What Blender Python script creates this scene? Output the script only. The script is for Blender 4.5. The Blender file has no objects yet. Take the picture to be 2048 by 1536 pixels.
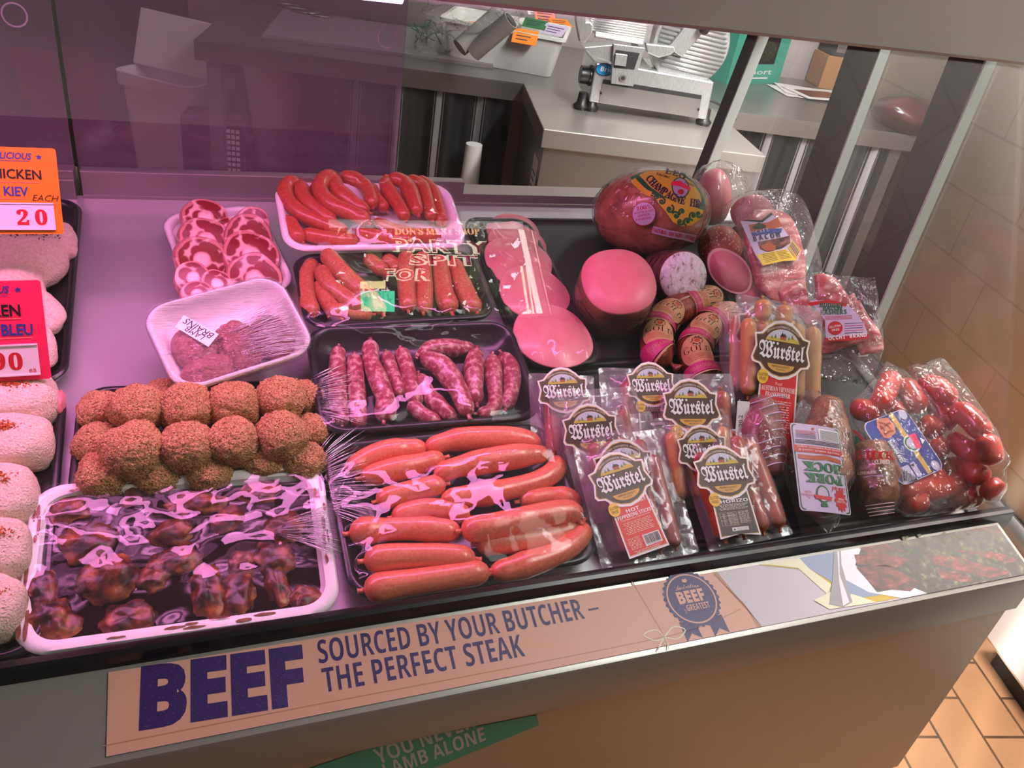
import bpy, bmesh, math, random
import numpy as np
from mathutils import Vector, Matrix, noise, geometry

S = bpy.context.scene
COL = S.collection
PI = math.pi
random.seed(7)
RNG = np.random.default_rng(7)

# ------------------------------------------------------------------ camera
# the camera stands at (0, 0, 1.5) in front of the counter; x runs along the counter, y into the shop
F, CU, CV = 1620.0, 1024.0, 768.0
AX = np.array([0.93517499, -0.05948566, 0.34915498])      # world axes seen in the camera (right, down, forward)
AY = np.array([-0.32235616, -0.55138057, 0.76945823])
AZ = np.array([0.14674554, -0.83213035, -0.53481288])
EYE = np.array([0.0, 0.0, 1.5])
cam_data = bpy.data.cameras.new('camera')
cam_data.sensor_width = 36.0
cam_data.lens = 36.0 * F / 2048.0
cam_data.clip_start = 0.02
cam = bpy.data.objects.new('camera', cam_data)
COL.objects.link(cam)
_r = Vector((AX[0], AY[0], AZ[0])); _u = -Vector((AX[1], AY[1], AZ[1])); _b = -Vector((AX[2], AY[2], AZ[2]))
cam.matrix_world = Matrix(((_r.x, _u.x, _b.x, EYE[0]), (_r.y, _u.y, _b.y, EYE[1]), (_r.z, _u.z, _b.z, EYE[2]), (0, 0, 0, 1)))
S.camera = cam

# ------------------------------------------------------------------ light
S.view_settings.view_transform = 'Standard'
S.view_settings.look = 'None'
S.view_settings.exposure = 0.1
S.view_settings.gamma = 1.0
S.cycles.transparent_max_bounces = 32
S.cycles.max_bounces = 10
S.cycles.glossy_bounces = 5
S.cycles.caustics_reflective = False
S.cycles.caustics_refractive = False
S.cycles.sample_clamp_indirect = 4.0
S.cycles.use_adaptive_sampling = False

world = bpy.data.worlds.new('daylight')
S.world = world
world.use_nodes = True
wn = world.node_tree.nodes; wl = world.node_tree.links
bg = wn['Background']
bg.inputs['Color'].default_value = (0.86, 0.93, 1.0, 1)
bg.inputs['Strength'].default_value = 8.5

def area(name, loc, target, sx, sy, col, power):
    d = bpy.data.lights.new(name, 'AREA'); d.shape = 'RECTANGLE'
    d.size = sx; d.size_y = sy; d.color = col; d.energy = power
    o = bpy.data.objects.new(name, d); COL.objects.link(o)
    o.location = loc
    o.rotation_euler = (Vector(target) - Vector(loc)).to_track_quat('-Z', 'Y').to_euler()
    return o

sun_d = bpy.data.lights.new('sun', 'SUN'); sun_d.energy = 66.0; sun_d.angle = 0.01; sun_d.color = (1.0, 0.93, 0.82)
sun = bpy.data.objects.new('sun', sun_d); COL.objects.link(sun)
sun.rotation_euler = Vector((0.75, 0.50, -0.35)).to_track_quat('-Z', 'Y').to_euler()
# pink meat tube under the case header, a ceiling strip, then added fill lamps
area('pink_case_light', (-0.18, 0.815, 1.385), (-0.18, 0.68, 0.9), 1.30, 0.04, (1.0, 0.29, 0.74), 5.8)
area('ceiling_strip_light', (1.9, 1.7, 2.84), (2.5, 1.5, 0.9), 1.2, 0.3, (0.93, 1.0, 0.95), 30)
area('wall_fill_light', (1.30, 1.0, 2.1), (2.6, 0.9, 1.2), 0.3, 0.9, (1.0, 0.95, 0.96), 110)  # added lamp without a fixture, washes the right wall
area('front_fill_light', (1.45, 0.22, 2.7), (1.35, 0.8, 1.0), 0.3, 1.0, (0.95, 1.0, 0.96), 16)  # added fill for the post fronts and the right wall
area('bench_fill_light', (0.9, 3.1, 2.84), (0.9, 3.0, 0.0), 1.4, 0.25, (0.95, 1.0, 0.95), 5)  # added fill that brightens the bench and back wall
area('shop_fill_light', (1.25, 0.33, 2.84), (1.1, 0.3, 0.0), 1.5, 0.4, (0.95, 1.0, 0.96), 10)  # added overhead fill standing in for shopfront daylight

# ------------------------------------------------------------------ pixel helpers (photo frame 2048 x 1536)
def ray(u, v):
    r = np.array([(u - CU) / F, (v - CV) / F, 1.0])
    return np.array([r @ AX, r @ AY, r @ AZ])
def hit(u, v, p0, n):
    r = ray(u, v); return EYE + r * (((np.asarray(p0) - EYE) @ n) / (r @ n))
def at_y(u, v, y): r = ray(u, v); return EYE + r * (y / r[1])
def at_x(u, v, x): r = ray(u, v); return EYE + r * (x / r[0])
def at_z(u, v, z): r = ray(u, v); return EYE + r * ((z - 1.5) / r[2])
def unit(a): a = np.asarray(a, float); return a / np.linalg.norm(a)
DK0 = np.array([0, 0.53, 0.870]); DK1 = np.array([0, 1.2, 1.03])      # the sloping deck, front and rear
DS = unit(DK1 - DK0); DN = np.array([0, -DS[2], DS[1]])
def deck(u, v, h=0.0): return hit(u, v, DK0 + DN * h, DN)

class Fr:
    """local frame: origin, x, y, normal"""
    def __init__(s, o, ex, ey, ez=None):
        s.o = np.asarray(o, float); s.x = unit(ex); ey = np.asarray(ey, float)
        s.y = unit(ey - s.x * (ey @ s.x)); s.z = np.cross(s.x, s.y) if ez is None else unit(ez)
    def p(s, x, y, z=0.0): return s.o + s.x * x + s.y * y + s.z * z
    def px(s, u, v, z=0.0): return hit(u, v, s.o + s.z * z, s.z)
    def loc(s, P): d = np.asarray(P) - s.o; return np.array([d @ s.x, d @ s.y, d @ s.z])
    def lpx(s, u, v, z=0.0): return s.loc(s.px(u, v, z))
    def mov(s, x=0, y=0, z=0): return Fr(s.p(x, y, z), s.x, s.y, s.z)
    def rot(s, a): c, q = math.cos(a), math.sin(a); return Fr(s.o, s.x * c + s.y * q, s.y * c - s.x * q)
def tiltn(deg):            # deck normal with the back raised by deg more
    a = math.radians(deg); return DN * math.cos(a) - DS * math.sin(a)
def frame_px(c, h, deg=0.0):
    """rectangle through four photo corners TL TR BR BL on a plane h above the deck at its near edge, tilted by deg"""
    n = tiltn(deg); b = deck((c[2][0] + c[3][0]) / 2, (c[2][1] + c[3][1]) / 2, h)
    P = [hit(u, v, b, n) for u, v in c]
    f = Fr(sum(P) / 4, P[1] - P[0] + P[2] - P[3], P[0] - P[3] + P[1] - P[2])
    f.w = (np.linalg.norm(P[1] - P[0]) + np.linalg.norm(P[2] - P[3])) / 2
    f.l = (np.linalg.norm(P[0] - P[3]) + np.linalg.norm(P[1] - P[2])) / 2
    return f
WORLD = Fr((0, 0, 0), (1, 0, 0), (0, 1, 0))
def zoom(ox, oy, k): return lambda x, y: (ox + x / k, oy + y / k)

# ------------------------------------------------------------------ mesh builder
_TX = {}
def text_geo(s, bold=0.0, spacing=1.0, res=2):
    k = (s, bold, spacing, res)
    if k not in _TX:
        c = bpy.data.curves.new('t', 'FONT'); c.body = s; c.resolution_u = res; c.offset = bold; c.space_character = spacing
        o = bpy.data.objects.new('t', c); COL.objects.link(o)
        m = bpy.data.meshes.new_from_object(o.evaluated_get(bpy.context.evaluated_depsgraph_get()))
        v = np.array([x.co[:2] for x in m.vertices]) if len(m.vertices) else np.zeros((0, 2))
        f = [tuple(p.vertices) for p in m.polygons]
        bpy.data.objects.remove(o); bpy.data.curves.remove(c); bpy.data.meshes.remove(m)
        _TX[k] = (v, f)
    return _TX[k]

def style(s, kind):
    """letters in another face of the built-in font"""
    U, L, D = {'serif': (0x1D400, 0x1D41A, 0x1D7CE), 'script': (0x1D4D0, 0x1D4EA, None), 'fraktur': (0x1D56C, 0x1D586, None),
               'sans': (0x1D5D4, 0x1D5EE, 0x1D7EC), 'slant': (0x1D63C, 0x1D656, None), 'roman': (0x1D400, 0x1D41A, 0x1D7CE)}[kind]
    r = ''
    for ch in s:
        if 'A' <= ch <= 'Z': r += chr(U + ord(ch) - 65)
        elif 'a' <= ch <= 'z': r += chr(L + ord(ch) - 97)
        elif ch.isdigit() and D: r += chr(D + int(ch))
        else: r += ch
    return r

def tess(pts):
    return [tuple(t) for t in geometry.tessellate_polygon([[Vector((p[0], p[1], 0)) for p in pts]])]
def split(v, f, L):
    """split every edge longer than L until none is left (2d)"""
    v = [tuple(p) for p in v]; f = [tuple(t) for t in f]
    for _ in range(7):
        mid = {}
        def m(a, b):
            k = (min(a, b), max(a, b))
            if k not in mid:
                p, q = v[a], v[b]
                if (p[0]-q[0])**2 + (p[1]-q[1])**2 > L*L:
                    v.append(((p[0]+q[0])/2, (p[1]+q[1])/2)); mid[k] = len(v) - 1
                else: mid[k] = None
            return mid[k]
        nf = []
        for a, b, c in f:
            x, y, z = m(a, b), m(b, c), m(c, a); n = (x is not None) + (y is not None) + (z is not None)
            if n == 0: nf.append((a, b, c))
            elif n == 3: nf += [(a, x, z), (x, b, y), (z, y, c), (x, y, z)]
            elif n == 1:
                if x is not None: nf += [(a, x, c), (x, b, c)]
                elif y is not None: nf += [(a, b, y), (a, y, c)]
                else: nf += [(a, b, z), (b, c, z)]
            else:
                if x is None: nf += [(a, b, y), (a, y, z), (z, y, c)]
                elif y is None: nf += [(a, x, z), (x, b, c), (x, c, z)]
                else: nf += [(a, x, c), (x, b, y), (x, y, c)]
        if len(nf) == len(f): break
        f = nf
    return v, f

class MB:
    def __init__(s): s.v = []; s.f = []; s.m = []; s.uv = []; s.n = 0
    def add(s, v, f, m=0, uv=None):
        v = np.asarray(v, float).reshape(-1, 3)
        s.v.append(v); s.uv.append(np.zeros((len(v), 2)) if uv is None else np.asarray(uv, float))
        for q in f: s.f.append(tuple(i + s.n for i in q)); s.m.append(m)
        s.n += len(v); return s
    def box(s, fr, x0, x1, y0, y1, z0, z1, m=0):
        v = [fr.p(x, y, z) for z in (z0, z1) for y in (y0, y1) for x in (x0, x1)]
        return s.add(v, [(0, 2, 3, 1), (4, 5, 7, 6), (0, 1, 5, 4), (2, 6, 7, 3), (0, 4, 6, 2), (1, 3, 7, 5)], m)
    def bar(s, a, b, w, d, side, m=0):
        """square bar from a to b, w wide along side, d deep"""
        a, b = np.asarray(a, float), np.asarray(b, float); z = unit(b - a)
        x = np.asarray(side, float); x = unit(x - z * (x @ z)); fr = Fr(a, x, np.cross(z, x))
        return s.box(fr, -w/2, w/2, -d/2, d/2, 0, np.linalg.norm(b - a), m)
    def loft(s, rings, cap0=True, cap1=True, m=0, closed=True, uv=False):
        k = len(rings[0]); v = np.concatenate([np.asarray(r, float) for r in rings]); f = []
        for i in range(len(rings) - 1):
            for j in range(k if closed else k - 1):
                a, b = i*k + j, i*k + (j+1) % k; f.append((a, b, b + k, a + k))
        if cap0: f.append(tuple(range(k))[::-1])
        if cap1: f.append(tuple((len(rings)-1)*k + j for j in range(k)))
        u = None
        if uv: u = [(i/(len(rings)-1), j/k) for i in range(len(rings)) for j in range(k)]
        return s.add(v, f, m, u)
    def tube(s, path, r, seg=14, up=(0, 0, 1), m=0, flat=1.0, uv=True):
        path = np.asarray(path, float); n = len(path); r = np.broadcast_to(np.asarray(r, float), (n,))
        t = np.gradient(path, axis=0); t /= np.linalg.norm(t, axis=1)[:, None]
        x = np.asarray(up, float); rings = []
        for i in range(n):
            x = x - t[i] * (x @ t[i])
            if np.linalg.norm(x) < 1e-6: x = np.array([1, 0, 0.1]) - t[i] * t[i][0]
            x = unit(x); y = np.cross(t[i], x)
            rings.append([path[i] + r[i] * (x * math.cos(a) * flat + y * math.sin(a)) for a in np.arange(seg) * 2*PI/seg])
        return s.loft(rings, True, True, m, uv=uv)
    def lathe(s, fr, prof, seg=28, m=0, cap0=True, cap1=True, ex=1.0, ey=1.0):
        rings = [[fr.p(r*ex*math.cos(a), r*ey*math.sin(a), z) for a in np.arange(seg) * 2*PI/seg] for r, z in prof]
        return s.loft(rings, cap0, cap1, m)
    def poly(s, pts, fn, z=0.0, m=0, sub=None):
        f = tess(pts); v = [tuple(p) for p in pts]
        if sub: v, f = split(v, f, sub)
        return s.add([fn(x, y, z) for x, y in v], f, m)
    def ring(s, outer, inner, fn, z=0.0, m=0):
        k = len(outer); v = [fn(x, y, z) for x, y in list(outer) + list(inner)]
        return s.add(v, [(i, (i+1) % k, k + (i+1) % k, k + i) for i in range(k)], m)
    def text(s, body, x, y, h, fn, z=0.0, m=0, bold=0.0, sx=1.0, align='C', shear=0.0, width=None, spacing=1.0, rot=0.0, arc=None, res=2, valign=0.0):
        """letters h tall (cap height) at x, y; arc=radius bends the line; width forces its length"""
        v, f = text_geo(body, bold, spacing, res)
        if not len(v): return s
        k = h / 0.70; v = v * (k * sx, k)
        w0, w1 = v[:, 0].min(), v[:, 0].max()
        if width: v[:, 0] = (v[:, 0] - w0) * (width / (w1 - w0)) + w0; w0, w1 = v[:, 0].min(), v[:, 0].max()
        v = v - ((w0 + w1)/2 if align == 'C' else w0 if align == 'L' else w1, valign * h)
        v[:, 0] += shear * v[:, 1]
        if arc:
            a = v[:, 0] / arc; rr = arc + v[:, 1]
            v = np.stack([rr*np.sin(a), rr*np.cos(a) - arc], 1)
        if rot: c, q = math.cos(rot), math.sin(rot); v = np.stack([v[:, 0]*c - v[:, 1]*q, v[:, 0]*q + v[:, 1]*c], 1)
        return s.add([fn(x + a, y + b, z) for a, b in v], f, m)
    def build(s, name, mats, parent=None, smooth=True, bevel=0.0, angle=None):
        V = np.concatenate(s.v) if s.v else np.zeros((0, 3)); me = bpy.data.meshes.new(name)
        o = bpy.data.objects.new(name, me); COL.objects.link(o)
        if parent is not None:
            org = np.array(parent.get('_org', (0, 0, 0)))
            o.parent = parent; o['_org'] = [float(q) for q in org]
        else:
            lo, hi = V.min(0), V.max(0); org = np.array([(lo[0]+hi[0])/2, (lo[1]+hi[1])/2, lo[2]]); o.location = org
            o['_org'] = [float(q) for q in org]
        me.from_pydata((V - org).tolist(), [], s.f)
        for mt in (mats if isinstance(mats, (list, tuple)) else [mats]): me.materials.append(mt)
        me.polygons.foreach_set('material_index', s.m)
        me.polygons.foreach_set('use_smooth', [bool(smooth)] * len(s.f))
        UV = np.concatenate(s.uv)
        if UV.any():
            lay = me.uv_layers.new(name='uv'); idx = np.empty(len(me.loops), int); me.loops.foreach_get('vertex_index', idx)
            lay.data.foreach_set('uv', UV[idx].ravel())
        me.validate(); me.update()
        if angle is not None and smooth: me.set_sharp_from_angle(angle=math.radians(angle))
        if bevel:
            b = o.modifiers.new('bevel', 'BEVEL'); b.width = bevel; b.segments = 2; b.limit_method = 'ANGLE'
        return o

def thing(name, label, cat, loc, group=None):
    o = bpy.data.objects.new(name, None); COL.objects.link(o); o.empty_display_size = 0.02
    o.location = loc; o['_org'] = [float(q) for q in loc]
    return tag(o, label, cat, group)
def tag(o, label=None, cat=None, group=None, kind=None):
    if label: o['label'] = label
    if cat: o['category'] = cat
    if group: o['group'] = group
    if kind: o['kind'] = kind
    return o

# 2d outlines
def ell(cx, cy, rx, ry=None, n=36, a0=0.0, a1=2*PI, rot=0.0):
    ry = rx if ry is None else ry; full = abs(a1 - a0 - 2*PI) < 1e-6
    o = []
    for i in range(n if full else n + 1):
        a = a0 + (a1 - a0) * i / n; x, y = rx*math.cos(a), ry*math.sin(a)
        o.append((cx + x*math.cos(rot) - y*math.sin(rot), cy + x*math.sin(rot) + y*math.cos(rot)))
    return o
def rc(x0, y0, x1, y1): return [(x0, y0), (x1, y0), (x1, y1), (x0, y1)]
def rrect(w, l, r, n=6):
    o = []
    for cx, cy, a in ((w/2-r, l/2-r, 0), (-w/2+r, l/2-r, PI/2), (-w/2+r, -l/2+r, PI), (w/2-r, -l/2+r, 1.5*PI)):
        o += [(cx + r*math.cos(a + PI/2*i/n), cy + r*math.sin(a + PI/2*i/n)) for i in range(n + 1)]
    return o
def star(cx, cy, r1, r2, n, a0=PI/2): return [(cx + (r1 if i % 2 == 0 else r2)*math.cos(a0 + PI*i/n), cy + (r1 if i % 2 == 0 else r2)*math.sin(a0 + PI*i/n)) for i in range(2*n)]
def smooth(pts, n=24):
    P = np.asarray(pts, float); d = np.r_[0, np.cumsum(np.linalg.norm(np.diff(P, axis=0), axis=1))]
    if len(P) == 2: t = np.linspace(0, 1, n)[:, None]; return P[0] + (P[1] - P[0]) * t
    Q = np.vstack([2*P[0] - P[1], P, 2*P[-1] - P[-2]]); out = []
    for s in np.linspace(0, d[-1], n):
        i = min(np.searchsorted(d, s, 'right') - 1, len(P) - 2); t = (s - d[i]) / (d[i+1] - d[i])
        a, b, c, e = Q[i], Q[i+1], Q[i+2], Q[i+3]
        out.append(0.5*(2*b + (c-a)*t + (2*a-5*b+4*c-e)*t*t + (3*b-a-3*c+e)*t**3))
    return np.array(out)
# ------------------------------------------------------------------ materials
def new_mat(name):
    m = bpy.data.materials.new(name); m.use_nodes = True; nt = m.node_tree
    return m, nt, nt.nodes['Principled BSDF'], nt.nodes['Material Output']
def nd(nt, t, **k):
    n = nt.nodes.new(t)
    for a, b in k.items(): setattr(n, a, b)
    return n
def ramp(nt, src, stops):
    r = nd(nt, 'ShaderNodeValToRGB'); e = r.color_ramp.elements
    while len(e) < len(stops): e.new(0.5)
    for el, (p, c) in zip(e, stops): el.position = p; el.color = (*c, 1)
    nt.links.new(src, r.inputs[0]); return r.outputs[0]
def tex(nt, kind='noise', scale=20.0, detail=3.0, coord='Object', stretch=None, rough=0.5):
    tc = nd(nt, 'ShaderNodeTexCoord'); src = tc.outputs[coord]
    if stretch:
        mp = nd(nt, 'ShaderNodeMapping'); mp.inputs['Scale'].default_value = stretch
        nt.links.new(src, mp.inputs[0]); src = mp.outputs[0]
    if kind == 'noise':
        t = nd(nt, 'ShaderNodeTexNoise'); t.inputs['Scale'].default_value = scale; t.inputs['Detail'].default_value = detail
        t.inputs['Roughness'].default_value = rough; out = t.outputs[0]
    else:
        t = nd(nt, 'ShaderNodeTexVoronoi'); t.inputs['Scale'].default_value = scale; out = t.outputs[0]
    nt.links.new(src, t.inputs['Vector']); return out
def mixc(nt, fac, a, b):
    m = nd(nt, 'ShaderNodeMix', data_type='RGBA')
    nt.links.new(fac, m.inputs[0]) if hasattr(fac, 'links') or not isinstance(fac, float) else setattr(m.inputs[0], 'default_value', fac)
    for s, q in ((6, a), (7, b)):
        if isinstance(q, tuple): m.inputs[s].default_value = (*q, 1)
        else: nt.links.new(q, m.inputs[s])
    return m.outputs[2]
def bump(nt, p, h, strength=0.3, dist=0.002):
    b = nd(nt, 'ShaderNodeBump'); b.inputs['Strength'].default_value = strength; b.inputs['Distance'].default_value = dist
    nt.links.new(h, b.inputs['Height']); nt.links.new(b.outputs[0], p.inputs['Normal']); return b
def hexc(h):
    c = [int(h[i:i+2], 16)/255 for i in (0, 2, 4)]
    return tuple(x/12.92 if x <= 0.04045 else ((x+0.055)/1.055)**2.4 for x in c)
def plain(name, col, rough=0.5, metal=0.0, spec=0.5, coat=0.0):
    m, nt, p, o = new_mat(name)
    if isinstance(col, str): col = hexc(col)
    p.inputs['Base Color'].default_value = (*col, 1); p.inputs['Roughness'].default_value = rough
    p.inputs['Metallic'].default_value = metal; p.inputs['Specular IOR Level'].default_value = spec
    p.inputs['Coat Weight'].default_value = coat; p.inputs['Coat Roughness'].default_value = 0.1
    return m
def mottled(name, stops, scale=60, rough=0.4, coat=0.0, bmp=0.25, dist=0.0008, detail=4, fleck=None, stretch=None, bscale=None, nrough=0.6):
    m, nt, p, o = new_mat(name)
    n = tex(nt, 'noise', scale, detail, stretch=stretch, rough=nrough)
    c = ramp(nt, n, [(a, hexc(b)) for a, b in stops])
    if fleck:
        fs, fc, fe = fleck
        v = tex(nt, 'voronoi', fs); k = ramp(nt, v, [(fe*0.6, (1, 1, 1)), (fe, (0, 0, 0))]); c = mixc(nt, k, c, hexc(fc))
    nt.links.new(c, p.inputs['Base Color'])
    p.inputs['Roughness'].default_value = rough; p.inputs['Coat Weight'].default_value = coat; p.inputs['Coat Roughness'].default_value = 0.12
    if bmp: bump(nt, p, tex(nt, 'noise', bscale or scale*1.4, 3), bmp, dist)
    return m
def film(name, haze=0.03, hazecol=(1, 1, 1), refl=1.0, rough=0.06, wrinkle=0.35, scale=38, dist=0.004, tint=(1, 1, 1), stretch=None, base=0.02):
    """clear plastic: see-through with a fresnel sheen and a faint milky haze"""
    m, nt, p, o = new_mat(name); nt.nodes.remove(p)
    t = nd(nt, 'ShaderNodeBsdfTransparent'); t.inputs[0].default_value = (*tint, 1)
    g = nd(nt, 'ShaderNodeBsdfGlossy'); g.inputs['Roughness'].default_value = rough
    d = nd(nt, 'ShaderNodeBsdfDiffuse'); d.inputs[0].default_value = (*hazecol, 1)
    fr = nd(nt, 'ShaderNodeLayerWeight'); fr.inputs[0].default_value = 0.5         # schlick, the same from both sides of the sheet
    pw = nd(nt, 'ShaderNodeMath', operation='POWER'); pw.inputs[1].default_value = 5.0; nt.links.new(fr.outputs['Facing'], pw.inputs[0])
    ma = nd(nt, 'ShaderNodeMath', operation='MULTIPLY_ADD'); ma.inputs[1].default_value = refl*0.96; ma.inputs[2].default_value = base + 0.04*refl; ma.use_clamp = True
    nt.links.new(pw.outputs[0], ma.inputs[0])
    m1 = nd(nt, 'ShaderNodeMixShader'); m1.inputs[0].default_value = haze
    nt.links.new(t.outputs[0], m1.inputs[1]); nt.links.new(d.outputs[0], m1.inputs[2])
    m2 = nd(nt, 'ShaderNodeMixShader'); nt.links.new(ma.outputs[0], m2.inputs[0])
    nt.links.new(m1.outputs[0], m2.inputs[1]); nt.links.new(g.outputs[0], m2.inputs[2])
    nt.links.new(m2.outputs[0], o.inputs[0])
    if wrinkle:
        b = nd(nt, 'ShaderNodeBump'); b.inputs['Strength'].default_value = wrinkle; b.inputs['Distance'].default_value = dist
        nt.links.new(tex(nt, 'noise', scale, 2, stretch=stretch), b.inputs['Height'])
        for q in (g, fr): nt.links.new(b.outputs[0], q.inputs['Normal'])
    return m
def emit(name, col, st):
    m, nt, p, o = new_mat(name)
    p.inputs['Base Color'].default_value = (0, 0, 0, 1); p.inputs['Emission Color'].default_value = (*col, 1); p.inputs['Emission Strength'].default_value = st
    return m
def steel(name, col=(0.55, 0.55, 0.54), rough=0.34, stretch=(2, 60, 60), metal=0.92):
    m, nt, p, o = new_mat(name)
    n = tex(nt, 'noise', 14, 3, stretch=tuple(q*(5 if q > 20 else 1) for q in stretch))
    r = ramp(nt, n, [(0.3, (rough*0.92,)*3), (0.7, (min(1, rough*1.08),)*3)])
    nt.links.new(r, p.inputs['Roughness']); p.inputs['Metallic'].default_value = metal
    nt.links.new(mixc(nt, tex(nt, 'noise', 3.5, 4), tuple(x*0.94 for x in col), tuple(min(1, x*1.05) for x in col)), p.inputs['Base Color'])
    bump(nt, p, n, 0.012, 0.0005)
    return m
M = {}
M['steel'] = steel('brushed_steel', (0.42, 0.41, 0.40)); M['steel_dark'] = steel('dull_steel', (0.36, 0.35, 0.34), 0.42)
M['post_shade'] = plain('painted_post_shade', '36202C', 0.6, 0.0, 0.2)  # shade on the posts' side faces, put into the colour
M['canopy'] = plain('canopy_dark', '2A2426', 0.6)
M['deck'] = steel('deck_steel', (0.62, 0.60, 0.62), 0.38, (40, 3, 3), 0.55)
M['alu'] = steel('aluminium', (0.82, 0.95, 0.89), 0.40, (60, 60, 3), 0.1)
M['rail'] = steel('rail_steel', (0.40, 0.37, 0.34), 0.34, (2, 80, 80), 0.6)
M['panel'] = steel('panel_steel', (0.55, 0.46, 0.37), 0.42, (2, 2, 50), 0.6)
M['header'] = steel('header_steel', (0.56, 0.54, 0.52), 0.45, (2, 60, 60), 0.4)
M['black'] = plain('black_plastic', (0.010, 0.010, 0.012), 0.28)
M['black_mat'] = plain('black_matt', (0.012, 0.012, 0.013), 0.6)
M['foam'] = mottled('white_foam', [(0.3, 'F2EDEB'), (0.7, 'FBF8F6')], 30, 0.55, 0, 0.05)
M['white'] = plain('white_plastic', 'EFEDE8', 0.4); M['paper'] = plain('paper_white', 'F4F2EE', 0.6)
M['glass'] = film('clear_glass', 0.004, (1, 1, 1), 1.35, 0.0, 0, base=0.0)
M['sun_dimming_glass'] = film('sun_dimming_glass', 0.0, (1, 1, 1), 0.8, 0.0, 0, tint=(0.33, 0.34, 0.34), base=0.0)  # tint made up to dim the daylight coming in
M['door_glass'] = film('pink_veil_glass', 0.08, (0.9, 0.75, 0.9), 0.9, 0.02, 0, tint=(0.90, 0.78, 0.88), base=0.0)  # pink reflected veil put into the glass as tint and haze
M['cling'] = film('cling_film', 0.010, (1, 1, 1), 0.6, 0.025, 0.05, 10, 0.006, base=0.0)
M['cling_ridge'] = film('stretched_film', 0.03, (1, 1, 1), 1.4, 0.12, 0.8, 40, 0.003, stretch=(1, 14, 14), base=0.02)
M['pouch'] = film('vacuum_pouch', 0.10, (1.0, 0.88, 0.95), 1.0, 0.14, 0.5, 55, 0.004, base=0.01)
M['bag'] = film('thin_plastic_bag', 0.045, (1, 0.94, 0.96), 1.1, 0.10, 1.0, 60, 0.010, base=0.01)
M['s_red'] = mottled('red_beef_sausage', [(0.3, 'A83C28'), (0.6, 'C45038'), (0.8, 'D67A5C')], 300, 0.38, 0.35, 0.2)
M['s_brown'] = mottled('herbed_sausage', [(0.3, 'A04A32'), (0.55, 'BE6446'), (0.8, 'D08C68')], 320, 0.4, 0.3, 0.2, fleck=(220, '4A3A22', 0.16))
M['s_pork'] = mottled('speckled_pork_sausage', [(0.36, '84283A'), (0.5, 'A04450'), (0.58, 'BE8884'), (0.70, 'D6B4AC')], 150, 0.38, 0.35, 0.2, detail=5)
M['s_plump'] = mottled('plump_pink_sausage', [(0.3, 'D65C46'), (0.6, 'E67A5C'), (0.8, 'EE9C7C')], 330, 0.36, 0.4, 0.2)
M['s_frank'] = mottled('frankfurter', [(0.3, 'C98A4A'), (0.7, 'DDA766')], 40, 0.35, 0.4, 0.1)
M['s_chorizo'] = mottled('chorizo', [(0.3, '9A3A1C'), (0.6, 'BC5428'), (0.8, 'D07038')], 60, 0.35, 0.4, 0.3)
M['s_pepp'] = mottled('pepperoni_stick', [(0.3, '8E3A2C'), (0.6, 'A6503C'), (0.8, 'B96E58')], 90, 0.4, 0.3, 0.4)
M['s_cocktail'] = mottled('cocktail_frank', [(0.3, 'B82A1E'), (0.7, 'D2402C')], 25, 0.28, 0.5, 0.05)
M['ham_slice'] = mottled('sliced_ham', [(0.35, 'D97A82'), (0.6, 'E58C92'), (0.75, 'EDA3A4')], 30, 0.42, 0.2, 0.1)
M['ham_face'] = mottled('ham_roll_face', [(0.35, 'DC707C'), (0.55, 'E27C86'), (0.72, 'E88E96')], 22, 0.45, 0.1, 0.06)
M['ham_skin'] = mottled('ham_skin', [(0.3, '8A4228'), (0.5, 'B8663E'), (0.72, 'D48C5E')], 45, 0.32, 0.5, 0.35, 0.002)
M['ham_side'] = mottled('ham_roll_rind', [(0.3, '5A3A26'), (0.7, '8A5A3A')], 26, 0.35, 0.3, 0.2)
M['loin'] = mottled('cured_loin', [(0.35, 'D5727C'), (0.6, 'E28A90'), (0.75, 'E9A0A2')], 24, 0.4, 0.2, 0.1)
M['fat'] = plain('pale_fat', 'EBC2B4', 0.4)
M['salami'] = mottled('salami_peppered', [(0.35, '94342A'), (0.6, 'B04438'), (0.75, 'BE5C4C')], 70, 0.5, 0.1, 0.5, 0.001, fleck=(210, 'EBC4AA', 0.34))
M['salami_skin'] = mottled('dark_salami_skin', [(0.35, '4E130E'), (0.6, '6E2018'), (0.8, '8A3A2A')], 60, 0.4, 0.3, 0.5)
M['salami_white'] = mottled('white_salami_mould', [(0.30, '6E5A56'), (0.37, 'A89C96'), (0.44, 'E8E4DF'), (0.68, 'FFFFFF')], 160, 0.35, 0.2, 0.9, 0.002, detail=6, stretch=(1, 1, 0.45))
M['rind'] = mottled('salami_rind', [(0.3, '6E3430'), (0.7, '9A5A52')], 40, 0.4, 0.2, 0.4)
M['crumb'] = mottled('rissole_crumb', [(0.33, '94502F'), (0.45, 'BE8450'), (0.58, 'E2BC82'), (0.70, 'CC6444')], 520, 0.8, 0, 1.0, 0.005, detail=2, bscale=450, fleck=(160, 'F0D8B0', 0.16))
M['kiev'] = mottled('pale_crumb', [(0.3, 'E2C4A8'), (0.6, 'F2DFC8'), (0.8, 'FAEEDD')], 300, 0.85, 0, 1.0, 0.003, detail=4, bscale=480)
M['herb'] = mottled('dried_herb', [(0.4, '2E3A24'), (0.6, '55583A')], 200, 0.9)
M['paprika'] = mottled('paprika', [(0.4, 'B24A1C'), (0.6, 'D9803C')], 160, 0.9)
M['sauce'] = mottled('marinade', [(0.3, '0C0204'), (0.6, '1E0708'), (0.8, '36100A')], 18, 0.10, 0.0, 0.25, 0.004)
M['sauce'].node_tree.nodes['Principled BSDF'].inputs['Specular IOR Level'].default_value = 0.2
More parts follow.
